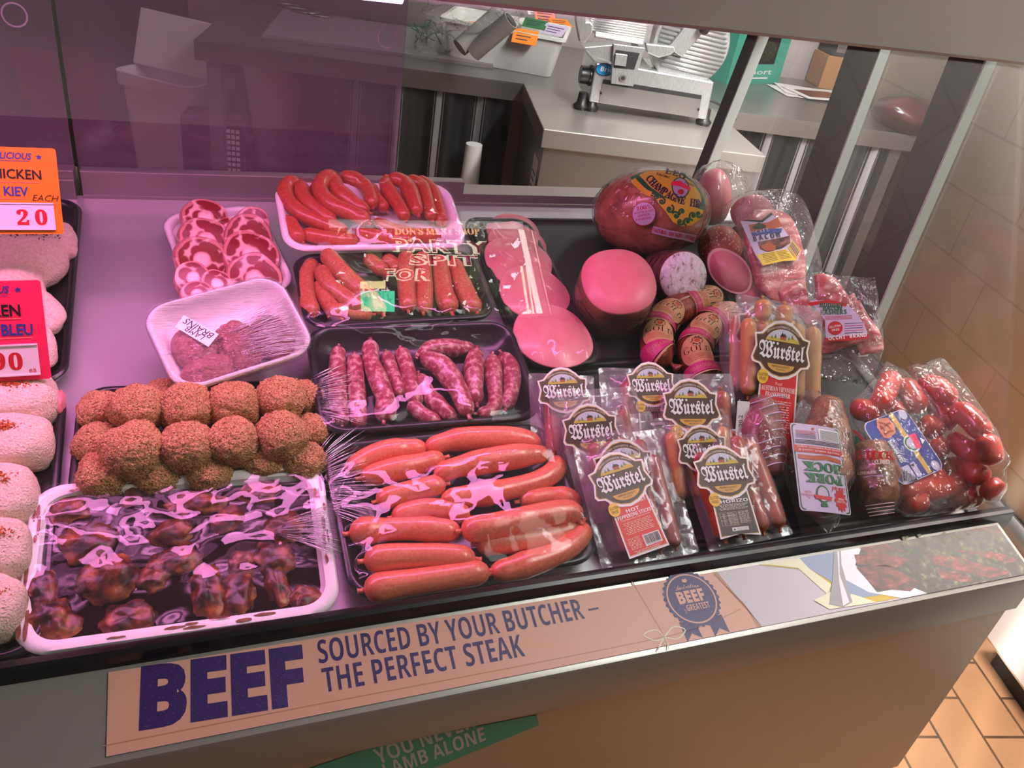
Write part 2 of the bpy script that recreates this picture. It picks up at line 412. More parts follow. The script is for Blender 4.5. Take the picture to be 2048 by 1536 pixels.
M['wing'] = mottled('marinated_chicken', [(0.36, '1E0806'), (0.50, '6A2C14'), (0.62, 'A05828'), (0.76, 'CC8C4C')], 60, 0.4, 0.05, 0.5, 0.002)
M['brain'] = mottled('lamb_brain', [(0.3, '8A3A3E'), (0.6, 'A85A58'), (0.8, 'C07A74')], 120, 0.35, 0.3, 1.0, 0.006, bscale=180)
M['bacon'] = mottled('bacon_meat', [(0.32, 'A03036'), (0.5, 'C4565A'), (0.62, 'E0A09A'), (0.75, 'EFC9BE')], 22, 0.35, 0.4, 0.25, stretch=(1, 4, 4))
M['hock'] = mottled('smoked_hock', [(0.32, '3A1A10'), (0.46, '7A4024'), (0.6, 'A5683C'), (0.75, 'C09262')], 40, 0.28, 0.5, 0.8, 0.004, bscale=120)
M['net_meat'] = mottled('netted_salami', [(0.3, '7A2A30'), (0.6, '9C4A4C'), (0.78, 'C99A98')], 70, 0.35, 0.4, 0.8, 0.003, stretch=(1, 1, 3))
# flat print colours
for k, c in dict(ink_black='141214', ink_navy='2A1748', ink_purple='3A2070', ink_blue='2C3F92', ink_red='C81E28', ink_green='1F6B3A', ink_teal='4FA58A',
                 p_white='F6F3F0', p_cream='F3E2CC', p_brown='4A2416', p_gold='D9A94A', p_yellow='EFC53A', p_red='D8202A', p_grey='4A4340', p_orange='FF8C14',
                 p_pink='F5225A', p_magenta='C22A6E', p_tan='C99A6C', p_sky='C7CEDC', p_green='6E7A2A', p_field='C9B23A', p_kraft='D69A8A', p_kraft2='B07A60', p_blue='26338C',
                 p_lav='CDBBD8', p_stone='C9B8C4', p_plate='E5DCE6', p_plate2='8F93B0', p_napkin='E8DCC0', p_mustard='C9A23A', p_meat1='7C2430', p_meat2='4A1A1E', p_herb='20281A', p_herb2='4A5230', p_silver='9A9296',
                 p_lightgrey='CFC9C6', p_rust='B24A22', p_box='3E8A78', p_carton='9A6E48', p_salmon='E88A6C').items():
    M[k] = plain(k, c, 0.42)
M['holder'] = plain('card_holder', 'F2E9E6', 0.35); M['knob'] = plain('knob_black', (0.012, 0.012, 0.012), 0.35)
M['tube_on'] = emit('pink_tube', (1.0, 0.30, 0.78), 9.0)
M['strip_on'] = emit('ceiling_strip', (0.9, 1.0, 0.95), 6.0)
# ------------------------------------------------------------------ builders
def tray(name, label, cat, f, mat, depth=0.026, wall=0.0045, lip=0.009, r=0.030, flare=0.012, group=None):
    """shallow moulded tray, frame f at rim height"""
    w, l = f.w, f.l; t = thing(name, label, cat, f.p(0, 0, -depth), group)
    def R(dw, z, rr): return [f.p(x, y, z) for x, y in rrect(w - 2*dw, l - 2*dw, max(0.004, rr - dw*0.6), 7)]
    b = MB()
    b.loft([R(lip + flare, -depth, r), R(lip*0.9 + flare*0.5, -depth*0.55, r), R(lip*0.75, -0.006, r), R(0.0008, -0.006, r), R(0, -0.003, r), R(0.002, 0, r), R(lip*0.6, 0.0004, r),
            R(lip, -0.002, r), R(lip + wall*0.3, -0.008, r), R(lip + wall + flare*0.7, -depth + wall + 0.004, r), R(lip + wall + flare + 0.004, -depth + wall, r)])
    b.build('tray_body', mat, t, True, angle=50)
    t['floor'] = -depth + wall
    return t

def membrane(f, w, l, balls, z0=0.0, nx=44, ny=32, it=160, sag=0.0, noise_amp=0.0006, floor=None, margin=0.0):
    """film stretched over balls (local x, y, z, r): returns grid arrays"""
    gx = np.linspace(-w/2, w/2, nx); gy = np.linspace(-l/2, l/2, ny); X, Y = np.meshgrid(gx, gy)
    H = np.full(X.shape, -1.0)
    for x, y, z, r in balls:
        d2 = (X - x)**2 + (Y - y)**2; k = d2 < r*r
        H[k] = np.maximum(H[k], z + np.sqrt(r*r - d2[k]) + 0.0012)
    Zg = np.maximum(np.full(X.shape, z0), H)
    edge = np.zeros(X.shape, bool); edge[0] = edge[-1] = True; edge[:, 0] = edge[:, -1] = True
    if margin: edge |= (np.abs(X) > w/2 - margin) | (np.abs(Y) > l/2 - margin)
    Zg[edge] = z0
    for _ in range(it):
        A = Zg.copy()
        A[1:-1, 1:-1] = 0.25*(Zg[:-2, 1:-1] + Zg[2:, 1:-1] + Zg[1:-1, :-2] + Zg[1:-1, 2:]) - sag
        A = np.maximum(A, H); A[edge] = z0; Zg = A
    N = np.array([[noise.noise(Vector((x*38, y*38, 3.1))) + 0.6*noise.noise(Vector((x*90, y*60, 7.7))) for x in gx] for y in gy])
    Zg = Zg + np.where(edge, 0, np.abs(N)*noise_amp*2)
    return gx, gy, Zg
def grid_mesh(b, f, gx, gy, Zg, m=0, corner=0.0):
    ny, nx = Zg.shape; v = []
    w, l = gx[-1] - gx[0], gy[-1] - gy[0]; cx, cy = (gx[0]+gx[-1])/2, (gy[0]+gy[-1])/2
    for j in range(ny):
        for i in range(nx):
            x, y = gx[i] - cx, gy[j] - cy
            if corner:     # pull the grid's corners in to a rounded outline
                ax, ay = abs(x) - (w/2 - corner), abs(y) - (l/2 - corner)
                if ax > 0 and ay > 0:
                    q = math.hypot(ax, ay); k = max(ax, ay) / q
                    x = math.copysign(w/2 - corner + ax*k, x); y = math.copysign(l/2 - corner + ay*k, y)
            v.append(f.p(x + cx, y + cy, Zg[j, i]))
    return b.add(v, [(j*nx+i, j*nx+i+1, (j+1)*nx+i+1, (j+1)*nx+i) for j in range(ny-1) for i in range(nx-1)], m)
def wrap(t, f, balls, mat='cling', corner=0.026, amp=0.0010, skirt=0.010, it=160, sag=0.0, name='cling_film'):
    gx, gy, Zg = membrane(f, f.w, f.l, balls, 0.0012, noise_amp=amp, it=it, sag=sag)
    b = MB(); grid_mesh(b, f, gx, gy, Zg, corner=corner)
    R = lambda dw, z: [f.p(x, y, z) for x, y in rrect(f.w + 2*dw, f.l + 2*dw, 0.030, 7)]
    b.loft([R(0.0002, 0.0012), R(0.0012, -0.004), R(0.0008, -skirt)], False, False)
    return b.build(name, M[mat], t)

def sausage_mesh(P, r, seg=16, nub=True, wob=0.05, n=30):
    P = smooth(P, n); L = np.r_[0, np.cumsum(np.linalg.norm(np.diff(P, axis=0), axis=1))]; T = L[-1]
    ra = np.broadcast_to(np.asarray(r, float), (n,)) if np.ndim(r) == 0 or len(r) == n else np.interp(np.linspace(0, 1, n), np.linspace(0, 1, len(r)), r); r = float(np.max(ra))
    e = min(r*1.15, T*0.3); s = np.unique(np.r_[np.linspace(0, e, 7), np.linspace(e, T - e, n), np.linspace(T - e, T, 7)])
    Q = np.stack([np.interp(s, L, P[:, k]) for k in range(3)], 1); ph = random.random()*9
    rad = []
    for q in s:
        d = min(q, T - q); k = 1.0 if d >= e else math.sqrt(max(0, 1 - (1 - d/e)**2))
        rad.append(np.interp(q, L, ra)*max(0.10, k)*(1 + wob*noise.noise(Vector((q*28, ph, 0)))))
    b = MB(); b.tube(Q, rad, seg)
    if nub:
        for a, c in ((Q[0], Q[1]), (Q[-1], Q[-2])):
            d = unit(a - c); b.tube([a - d*r*0.05, a + d*r*0.22, a + d*r*0.4], [r*0.2, r*0.16, r*0.22], 8)
    return b, Q, r
def press(lines):
    """lines: (path n x 3, radius): where neighbours touch, flatten both to half the gap"""
    S_ = [smooth(P, 40) for P, r in lines]; out = []
    for i, (P, r) in enumerate(lines):
        k = np.ones(40)
        for j, (Q, q) in enumerate(lines):
            if i == j: continue
            d = np.linalg.norm(S_[i][:, None] - S_[j][None], axis=2).min(1); k = np.minimum(k, np.clip(d*0.985/(r + q), 0.80, 1))
        kk = k.copy()
        for _ in range(3): kk[1:-1] = (kk[:-2] + kk[1:-1] + kk[2:])/3
        out.append((S_[i], r*np.minimum(kk, k*1.03)))
    return out
def sausages(f, rows, mat, group, base, name='sausage', cat='sausage', fat=1.10):
    rows = [(a, z, p_, r*fat, h) for a, z, p_, r, h in rows]
    L = []
    for lab, z, pts, r, hh in rows: L.append((np.array([f.px(*z(*a), base + r*.97 + max(hh, 0)) for a in pts]), r))
    balls = []
    for (lab, z, pts, r0, hh), (P, r) in zip(rows, press(L)):
        b, Q, _ = sausage_mesh(P, r, n=34); tag(b.build(name, M[mat]), lab, cat, group); balls += [(*f.loc(a), float(np.mean(r))) for a in Q]
    return balls

def blob_rings(f, rx, ry, rz, amp=0.12, fq=1.6, nu=26, nv=16, pw=1.0, seed=0.0, flat=None, amp2=0.0, fq2=6.0):
    rings = []
    for i in range(nv + 1):
        th = PI*(i + 0.02)/(nv + 0.04); ring = []
        for j in range(nu):
            ph = 2*PI*j/nu; d = Vector((math.sin(th)*math.cos(ph), math.sin(th)*math.sin(ph), math.cos(th)))
            g = lambda a: math.copysign(abs(a)**pw, a)
            k = 1 + amp*noise.noise(d*fq + Vector((seed, seed*1.7, 0))) + amp2*noise.noise(d*fq2 + Vector((0, seed, seed)))
            x, y, z = rx*g(d.x)*k, ry*g(d.y)*k, rz*g(d.z)*k
            if flat is not None: z = max(z, flat)
            ring.append(f.p(x, y, z))
        rings.append(ring)
    return rings
def blob(name, mat, f, rx, ry, rz, label=None, cat=None, group=None, parent=None, **k):
    b = MB(); b.loft(blob_rings(f, rx, ry, rz, **k)); o = b.build(name, M[mat] if isinstance(mat, str) else mat, parent)
    if label: tag(o, label, cat, group)
    return o
def hull(points, grow=0.002, name='plastic_bag', mat='bag', parent=None, sub=1, amp=0.002, m=None):
    """plastic drawn tight round points"""
    bm = bmesh.new(); P = np.asarray(points); c = P.mean(0)
    for p in P: bm.verts.new(Vector(p + unit(p - c)*grow))
    r = bmesh.ops.convex_hull(bm, input=bm.verts[:], use_existing_faces=False)
    kill = list({g for g in r['geom_interior'] + r['geom_unused'] if isinstance(g, bmesh.types.BMVert)})
    bmesh.ops.delete(bm, geom=kill, context='VERTS')
    bmesh.ops.remove_doubles(bm, verts=bm.verts[:], dist=0.004)
    for _ in range(sub + 1): bmesh.ops.subdivide_edges(bm, edges=[e for e in bm.edges if e.calc_length() > 0.012], cuts=1, use_grid_fill=True)
    bmesh.ops.triangulate(bm, faces=bm.faces[:])
    for v in bm.verts: v.co += (v.co - Vector(c)).normalized()*amp*noise.noise(v.co*55)
    bm.normal_update(); bm.verts.index_update()
    b = MB(); b.add([tuple(v.co) for v in bm.verts], [tuple(v.index for v in q.verts) for q in bm.faces]); bm.free()
    return b.build(name, M[mat], parent)

# ---- the shield label of the vacuum packs: unit coordinates, emblem 1.0 wide, origin at the emblem's centre
EMB = [(-0.47, 0.18), (-0.36, 0.20), (-0.27, 0.29), (-0.15, 0.37), (0.0, 0.40), (0.15, 0.37), (0.27, 0.29), (0.36, 0.20), (0.47, 0.18), (0.44, 0.02), (0.50, -0.15), (0.47, -0.20),
       (0.36, -0.22), (0.27, -0.31), (0.15, -0.37), (0.0, -0.40), (-0.15, -0.37), (-0.27, -0.31), (-0.36, -0.22), (-0.47, -0.20), (-0.50, -0.15), (-0.44, 0.02)]
LABEL_MATS = ['p_white', 'p_brown', 'p_gold', 'p_cream', 'p_sky', 'p_green', 'p_field', 'ink_black', 'p_yellow', 'p_red', 'p_grey', 'p_pink', 'p_rust']
LM = {k: i for i, k in enumerate(LABEL_MATS)}
def shield_label(fr, k, kind, strip=True, sl=1.35, parent=None, notch=False):
    """fr: frame at the emblem's centre on the pack's face; k metres of emblem width"""
    b = MB(); fn = lambda x, y, z=0: fr.p(x*k, y*k, 0.0005 + z*0.00016)
    col = {'hot': 'p_red', 'chorizo': 'p_grey', 'vienna': 'p_red', 'plain': 'p_grey'}[kind]; sc = LM[col]
    if strip:
        e = -0.30 - sl; q_ = min(1.0, sl/1.30); fs = lambda x, y, z=0: fn(x, -0.30 + (y + 0.30)*q_, z)
        out = [(-0.33, -0.18), (0.33, -0.18), (0.36, e), (0.0, e + (0.05 if notch else 0.0)), (-0.36, e)]
        b.poly(out, fn, 0, LM['p_white']); b.poly([(x*0.93, y + (0.03 if y < -1 else 0)) for x, y in out], fn, 1, LM['p_gold']); b.poly([(x*0.90, y + (0.042 if y < -1 else 0)) for x, y in out], fn, 2, sc)
        def lines(y0, y1, n, w, x0=0.0, h=0.011):
            for i in range(n):
                y = y0 + (y1 - y0)*i/max(1, n - 1); ww = w*(0.8 + 0.2*random.random()); x = x0 - ww/2
                while x < x0 + ww/2:
                    q = 0.02 + 0.05*random.random(); b.poly(rc(x, y, min(x + q, x0 + ww/2), y + h), fs, 3, LM['p_cream']); x += q + 0.014
        W = LM['p_white']
        if kind == 'hot':
            b.text(style('HOT', 'sans'), 0, -0.63, 0.08, fs, 3, W); b.text(style('PEPPERONI STICKS', 'sans'), 0, -0.735, 0.08, fs, 3, W, width=0.60)
            b.text('Truly Handcrafted Authentic Salami', 0, -0.785, 0.036, fs, 3, LM['p_cream'], width=0.52)
            b.text('100g', 0.22, -0.40, 0.05, fs, 3, W); b.text('NET', 0.22, -0.47, 0.05, fs, 3, W)
            lines(-0.85, -1.10, 8, 0.52)
            b.poly(rc(-0.02, -1.46, 0.28, -1.20), fs, 3, W); x = 0.0
            while x < 0.255:
                q = random.choice((0.005, 0.008, 0.012)); b.poly(rc(x, -1.42, x + q, -1.22), fs, 4, LM['ink_black']); x += q + random.choice((0.005, 0.009))
            b.text('9 310123 013105', 0.13, -1.452, 0.022, fs, 4, LM['ink_black'], width=0.24)
            lines(-1.20, -1.44, 9, 0.24, -0.17, 0.009); lines(-1.50, -1.56, 3, 0.5)
        elif kind == 'chorizo':
            b.text(style('CHORIZO', 'sans'), 0, -0.635, 0.090, fs, 3, W); b.text('Truly Handcrafted Spanish Sausage', 0, -0.695, 0.04, fs, 3, LM['p_cream'], width=0.54)
            lines(-0.72, -0.82, 4, 0.52); lines(-0.90, -1.22, 12, 0.22, 0.15, 0.009)
            for y in (-0.90, -0.99, -1.10, -1.26): b.poly(rc(-0.27, y, 0.02, y + 0.004), fs, 3, LM['p_cream'])
            for x in (-0.27, -0.13, -0.06, 0.017): b.poly(rc(x, -1.26, x + 0.004, -0.90), fs, 3, LM['p_cream'])
            for x0 in (-0.20, -0.095, -0.02): lines(-0.94, -1.23, 10, 0.06, x0, 0.009)
            b.poly(rc(-0.12, -1.42, 0.17, -1.32), fs, 3, W); b.poly([(-0.105, -1.40), (-0.055, -1.40), (-0.08, -1.345)], fs, 4, LM['ink_black'])
            for i, s in enumerate(('Made in Australia', 'from at least 90%', 'Australian ingredients')): b.text(s, 0.06, -1.352 - i*0.027, 0.02, fs, 4, LM['ink_black'], width=0.19)
        elif kind == 'vienna':
            b.text('Real', 0, -0.52, 0.05, fs, 3, LM['p_cream']); b.text(style('AUSTRIAN VIENNESE', 'serif'), 0, -0.61, 0.07, fs, 3, W, width=0.60); b.text(style('FRANKFURTER', 'serif'), 0, -0.69, 0.065, fs, 3, W, width=0.44)
            lines(-0.76, -1.2, 13, 0.52)
    sc1 = lambda s, t=None: [(x*s, y*(t or s)) for x, y in EMB]
    b.poly(sc1(1.06, 1.10), fn, 4, LM['p_white']); b.poly(EMB, fn, 5, LM['p_gold']); b.poly(sc1(0.975, 0.965), fn, 6, LM['p_brown'])
    # landscape in the arch
    arch = [(-0.30, 0.12)] + [(x, y) for x, y in ell(0, 0.06, 0.30, 0.24, 16, PI*0.92, PI*0.08)] + [(0.30, 0.12)]
    b.poly([(x*1.04, y + 0.004) for x, y in arch], fn, 7, LM['p_gold']); b.poly(arch, fn, 8, LM['p_sky'])
    b.poly([(-0.30, 0.12), (-0.26, 0.17), (-0.10, 0.165), (0.05, 0.15), (0.18, 0.20), (0.27, 0.16), (0.30, 0.12)], fn, 9, LM['p_field'])
    for x, y, q in ((-0.20, 0.17, .035), (-0.14, 0.18, .045), (-0.02, 0.17, .04), (0.10, 0.18, .04), (0.16, 0.20, .05), (0.03, 0.165, .03)): b.poly([(x - q*.5, y - .02), (x + q*.5, y - .02), (x, y + q)], fn, 10, LM['p_green'])
    b.poly(rc(-0.05, 0.155, 0.05, 0.20), fn, 11, LM['p_rust']); b.poly([(-0.065, 0.195), (0.065, 0.195), (0.03, 0.235), (-0.03, 0.235)], fn, 12, LM['p_brown']); b.poly([(-0.03, 0.20), (-0.01, 0.20), (-0.02, 0.28)], fn, 12, LM['ink_black'])
    b.text('GERMAN CONTINENTAL SAUSAGES', 0, 0.318, 0.032, fn, 9, LM['p_cream'], width=0.62, arc=0.46)
    s = style('Wurstel', 'fraktur')
    for dz, mm, bo, dx in ((9, 'ink_black', 0.02, 0.012), (10, 'p_white', 0.012, 0.0)):
        b.text(s, dx, -0.135 - dx*0.6, 0.225, fn, dz, LM[mm], bold=bo, width=0.82)
        for q in (-0.16, -0.09): b.poly(ell(q + dx, 0.085 - dx*0.6, 0.019, 0.02, 10), fn, dz, LM[mm])
    b.poly([(-0.24, -0.215), (0.24, -0.215)] + ell(0, -0.215, 0.24, 0.115, 14, 0, -PI)[1:-1], fn, 9, LM['p_gold'])
    b.text('PREMIUM QUALITY', 0, -0.262, 0.03, fn, 10, LM['ink_black'], width=0.32); b.text('SMALLGOODS', 0, -0.30, 0.02, fn, 10, LM['ink_black'], width=0.16)
    if strip:
        b.poly(ell(-0.30, -0.42, 0.098, 0.105, 26), fn, 9, LM['p_yellow']); b.text('GLUTEN', -0.30, -0.412, 0.045, fn, 10, LM['p_brown'], width=0.16); b.text('FREE', -0.30, -0.475, 0.045, fn, 10, LM['p_brown'], width=0.11)
    return b.build('label', [M[q] for q in LABEL_MATS], parent, False)

def vacuum_pack(label, f, links, mat, r, lab=None, name='vacuum_pack', cat='sausage pack', group=None, links_label=None, pouch='pouch', partname='sausage', mar=0.012):
    """f frame in the middle of the pouch (w, l set); links: local centre lines; lab: (kind, x, y, width, strip, strip length)"""
    t = thing(name, label, cat, f.p(0, -f.l/2, 0), group); balls = []
    for L in links:
        P = [f.p(x, y, r*0.92 + z) for x, y, z in L]
        b, Q, rr = sausage_mesh(P, r, 14, True, 0.06, 18); b.build(partname, M[mat], t); balls += [(*f.loc(q), rr) for q in Q]
    gx, gy, Zg = membrane(f, f.w, f.l, balls, 0.0, 40, 50, 60, 0.00002, 0.0012, margin=mar)
    rip = np.array([[0.0016*noise.noise(Vector((x*60, y*45, 9))) for x in gx] for y in gy])
    b = MB(); grid_mesh(b, f, gx, gy, Zg + rip + 0.0004, corner=0.004); b.build('front_film', M[pouch], t)
    b = MB(); grid_mesh(b, f, gx, gy, rip - 0.0006, corner=0.004); b.build('back_film', M[pouch], t)
    if lab:
        kind, x, y, w, strip, sl = lab
        zt = max(z + q for _, _, z, q in balls) + 0.0018 if balls else 0.004
        shield_label(f.mov(x, y, zt), w, kind, strip, sl, t, kind == 'chorizo')
    return t
# ------------------------------------------------------------------ the shop
E1 = np.array([0.972, -0.233, 0.0]); E1 = unit(E1); E2 = np.array([-E1[1], E1[0], 0.0]); UP = np.array([0, 0, 1.0])
BO = np.array([0.017, 2.836, 0.0])
ROOM = Fr(BO, E1, E2)                      # the room is turned 13.5 degrees against the counter
def struct(name, mb, mat, **k): o = mb.build(name, mat, **k); o['kind'] = 'structure'; return o

# floor of clay tiles
m, nt, p, o = new_mat('clay_tiles')
tc = nd(nt, 'ShaderNodeTexCoord'); mp = nd(nt, 'ShaderNodeMapping'); mp.inputs['Rotation'].default_value = (0, 0, math.radians(90 + 13.5)); mp.inputs['Location'].default_value = (0.03, 0.05, 0)
bt = nd(nt, 'ShaderNodeTexBrick'); bt.inputs['Scale'].default_value = 1.0; bt.inputs['Brick Width'].default_value = 0.205; bt.inputs['Row Height'].default_value = 0.112; bt.inputs['Mortar Size'].default_value = 0.0035
bt.inputs['Color1'].default_value = (*hexc('966C4C'), 1); bt.inputs['Color2'].default_value = (*hexc('A47856'), 1); bt.inputs['Mortar'].default_value = (*hexc('4A3426'), 1)
nt.links.new(tc.outputs['Object'], mp.inputs[0]); nt.links.new(mp.outputs[0], bt.inputs['Vector'])
nz = tex(nt, 'noise', 14, 4)
nt.links.new(mixc(nt, ramp(nt, nz, [(0.3, (0, 0, 0)), (0.8, (0.35, 0.35, 0.35))]), bt.outputs['Color'], hexc('86603F')), p.inputs['Base Color'])
p.inputs['Roughness'].default_value = 0.42; bump(nt, p, bt.outputs['Fac'], -0.4, 0.003)
struct('floor', MB().box(WORLD, -3.2, 4.4, -2.2, 6.2, -0.05, 0.0), m)
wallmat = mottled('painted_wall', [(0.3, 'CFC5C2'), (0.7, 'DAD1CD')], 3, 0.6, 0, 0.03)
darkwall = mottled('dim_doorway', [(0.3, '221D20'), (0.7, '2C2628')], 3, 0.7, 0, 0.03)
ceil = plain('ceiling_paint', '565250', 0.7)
struct('wall_back', MB().box(ROOM, -0.20, 3.1, 0.80, 0.92, 0, 3.5), wallmat)
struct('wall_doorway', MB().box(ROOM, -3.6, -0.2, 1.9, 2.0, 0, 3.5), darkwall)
struct('wall_left', MB().box(WORLD, -3.32, -3.2, -2.2, 6.2, 0, 3.5), wallmat)
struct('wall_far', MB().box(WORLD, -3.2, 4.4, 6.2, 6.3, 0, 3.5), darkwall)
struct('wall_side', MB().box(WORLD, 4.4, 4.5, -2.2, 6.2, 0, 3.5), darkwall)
struct('ceiling', MB().box(WORLD, -3.2, 4.4, -2.2, 6.2, 3.5, 3.58), ceil)
# cool-room wall on the right, in painted panels
m, nt, p, o = new_mat('coolroom_panels'); tc = nd(nt, 'ShaderNodeTexCoord')
bt = nd(nt, 'ShaderNodeTexBrick'); mp = nd(nt, 'ShaderNodeMapping'); mp.inputs['Rotation'].default_value = (PI/2, 0, 0)
mp.vector_type = 'POINT'
for k, v in (('Scale', 1.0), ('Brick Width', 0.42), ('Row Height', 0.2), ('Mortar Size', 0.004)): bt.inputs[k].default_value = v
bt.inputs['Color1'].default_value = (*hexc('E2D8CE'), 1); bt.inputs['Color2'].default_value = (*hexc('E4DBD1'), 1); bt.inputs['Mortar'].default_value = (*hexc('CFC4BA'), 1)
cx = nd(nt, 'ShaderNodeSeparateXYZ'); cb = nd(nt, 'ShaderNodeCombineXYZ'); nt.links.new(tc.outputs['Object'], cx.inputs[0])
nt.links.new(cx.outputs[1], cb.inputs[0]); nt.links.new(cx.outputs[2], cb.inputs[1]); nt.links.new(cb.outputs[0], bt.inputs['Vector'])
nt.links.new(bt.outputs['Color'], p.inputs['Base Color']); p.inputs['Roughness'].default_value = 0.5
struct('wall_right', MB().box(ROOM, 2.54, 2.66, -3.2, 0.8, 0, 3.5), m)
struct('baseboard_right', MB().box(ROOM, 2.525, 2.539, -3.2, 0.8, 0, 0.1), M['steel_dark'])

# shopfront behind the customer: a high window with painted lettering and a tree outside
WY = -2.0
GP0 = np.array([0, 0.511, 0.900]); GP1 = np.array([0, 0.775, 1.395]); GD = unit(GP1 - GP0); GN = np.array([0, -GD[2], GD[1]])
def mirror_at(u, v, y=WY):
    """the place on the shopfront that the case glass mirrors at a photo pixel"""
    r = ray(u, v); P = EYE + r * (((GP0 - EYE) @ GN)/(r @ GN)); q = r - 2*(r @ GN)*GN; return P + q*((y - P[1])/q[1])
WC = [mirror_at(*q) for q in ((708, 408), (1083, 440), (1080, 636), (680, 642))]
wx0, wx1 = min(WC[0][0], WC[3][0]) - 0.02, (WC[1][0] + WC[2][0])/2; wz1, wz0 = (WC[0][2] + WC[1][2])/2, (WC[2][2] + WC[3][2])/2
frontmat = plain('shopfront_wall', '8A7F7A', 0.7)
b = MB(); X0, X1 = -3.2, 4.4
ox0, ox1, oz0, oz1 = -2.77, -1.55, 0.9, 2.8
b.box(WORLD, X0, ox0, WY - 0.12, WY, 0, 3.5); b.box(WORLD, ox1, wx0, WY - 0.12, WY, 0, 3.5); b.box(WORLD, ox0, ox1, WY - 0.12, WY, 0, oz0); b.box(WORLD, ox0, ox1, WY - 0.12, WY, oz1, 3.5)
w2 = MB()
for x in np.linspace(ox0, ox1, 7): w2.box(WORLD, x - .035, x + .035, WY - .09, WY - .04, oz0, oz1)
wf = struct('window_2', w2, M['alu'], smooth=False)
MB().box(WORLD, ox0, ox1, WY - .07, WY - .064, oz0, oz1).build('sun_dimming_pane', M['sun_dimming_glass'], wf, False)  # unseen pane added to cut the sun and sky entering here
b.box(WORLD, wx1, X1, WY - 0.12, WY, 0, 3.5); b.box(WORLD, wx0, wx1, WY - 0.12, WY, 0, wz0); b.box(WORLD, wx0, wx1, WY - 0.12, WY, wz1, 3.5)
struct('wall_front', b, frontmat, smooth=False)
fr = MB()
for a in ((wx0, wx0 + 0.03, wz0, wz1), (wx1 - 0.03, wx1, wz0, wz1), (wx0, wx1, wz0, wz0 + 0.03), (wx0, wx1, wz1 - 0.03, wz1)): fr.box(WORLD, a[0], a[1], WY - 0.10, WY - 0.03, a[2], a[3])
struct('window_1', fr, M['alu'], smooth=False)
pane = thing('window_lettering', 'painted spit roast lettering on the high shop window, mirrored in the case glass', 'lettering', (wx0, WY - 0.055, wz0))
FW = Fr((0, WY - 0.055, 0), (1, 0, 0), (0, 0, 1))
b = MB(); b.box(WORLD, wx0 + 0.03, wx1 - 0.03, WY - 0.06, WY - 0.056, wz0 + 0.03, wz1 - 0.03); b.build('glass_pane', M['glass'], pane, False)
def wtext(mb, s, a, c, t, m, bold, sp=1.0, z=0.0, shear=0.0):
    A, C, T = mirror_at(*a), mirror_at(*c), mirror_at(*t); A, C, T = (np.array([P[0], P[2]]) for P in (A, C, T))
    d = C - A; ang = math.atan2(d[1], d[0]); nrm = np.array([-d[1], d[0]])/np.linalg.norm(d); h = (T - A) @ nrm
    mid = (A + C)/2
    # the words are read from the street, so from inside they run backwards; the case glass turns them round again
    mb.text(s, mid[0], mid[1], h, lambda x, y, z=z: (x, WY - 0.055 + z*0.001, y), z, m, bold, width=np.linalg.norm(d), rot=ang, shear=shear, spacing=sp)
Zw = zoom(520, 330, 2.844); b = MB()
for mm, bo, z in ((0, 0.07, 0), (1, 0.012, 1)):
    wtext(b, 'PARTY', Zw(765, 452), Zw(1320, 470), Zw(765, 385), mm, bo, 1.1, z); wtext(b, 'SPIT', Zw(865, 530), Zw(1265, 538), Zw(870, 475), mm, bo, 1.1, z); wtext(b, 'FOR', Zw(710, 622), Zw(985, 620), Zw(735, 560), mm, bo, 1.1, z, 0.25)
wtext(b, style('DON\u2019S MEAT SHOP', 'serif'), Zw(780, 360), Zw(1270, 360), Zw(780, 322), 2, 0.02); wtext(b, style('LIC. D. FULTON T/A', 'serif'), Zw(770, 308), Zw(1300, 322), Zw(770, 272), 2, 0.02)
def vinyl(name, c):
    m, nt, p, o = new_mat(name); nt.nodes.remove(p); a, d, x = nd(nt, 'ShaderNodeBsdfTranslucent'), nd(nt, 'ShaderNodeBsdfDiffuse'), nd(nt, 'ShaderNodeMixShader')
    for q in (a, d): q.inputs[0].default_value = (*hexc(c), 1)
    x.inputs[0].default_value = 0.35; nt.links.new(a.outputs[0], x.inputs[1]); nt.links.new(d.outputs[0], x.inputs[2]); nt.links.new(x.outputs[0], o.inputs[0]); return m
b.build('painted_words', [vinyl('window_cream', 'FFF3D8'), vinyl('window_maroon', '8A3A48'), vinyl('window_tan', 'F0B080')], pane, False)
def mquad(nm, pts, m):
    b = MB(); b.add([(P[0], WY - 0.0532, P[2]) for P in (mirror_at(*Zw(*q)) for q in pts)], [(0, 1, 2, 3)]); return b.build(nm, m, pane, False)
st = mquad('window_sticker', ((580, 685), (778, 685), (778, 805), (585, 800)), vinyl('sticker_green', '4FE0B0')); mquad('window_sticker', ((578, 630), (725, 628), (725, 672), (578, 672)), vinyl('sticker_cream', 'F8E8A8'))
b = MB(); A_, B2 = mirror_at(*Zw(600, 745)), mirror_at(*Zw(760, 745)); b.text('Short', (A_[0] + B2[0])/2, A_[2], .09, lambda x, y, z=0: (x, WY - .0525, y), 0, 0, .02, width=B2[0] - A_[0]); b.build('sticker_word', vinyl('sticker_white', 'FFFFFF'), st, False)
mquad('window_strip', ((1500, 545), (1514, 545), (1560, 850), (1546, 850)), vinyl('strip_cream', 'F8E8C8')); mquad('window_strip', ((1530, 545), (1540, 545), (1586, 850), (1576, 850)), vinyl('strip_cream', 'F8E8C8'))
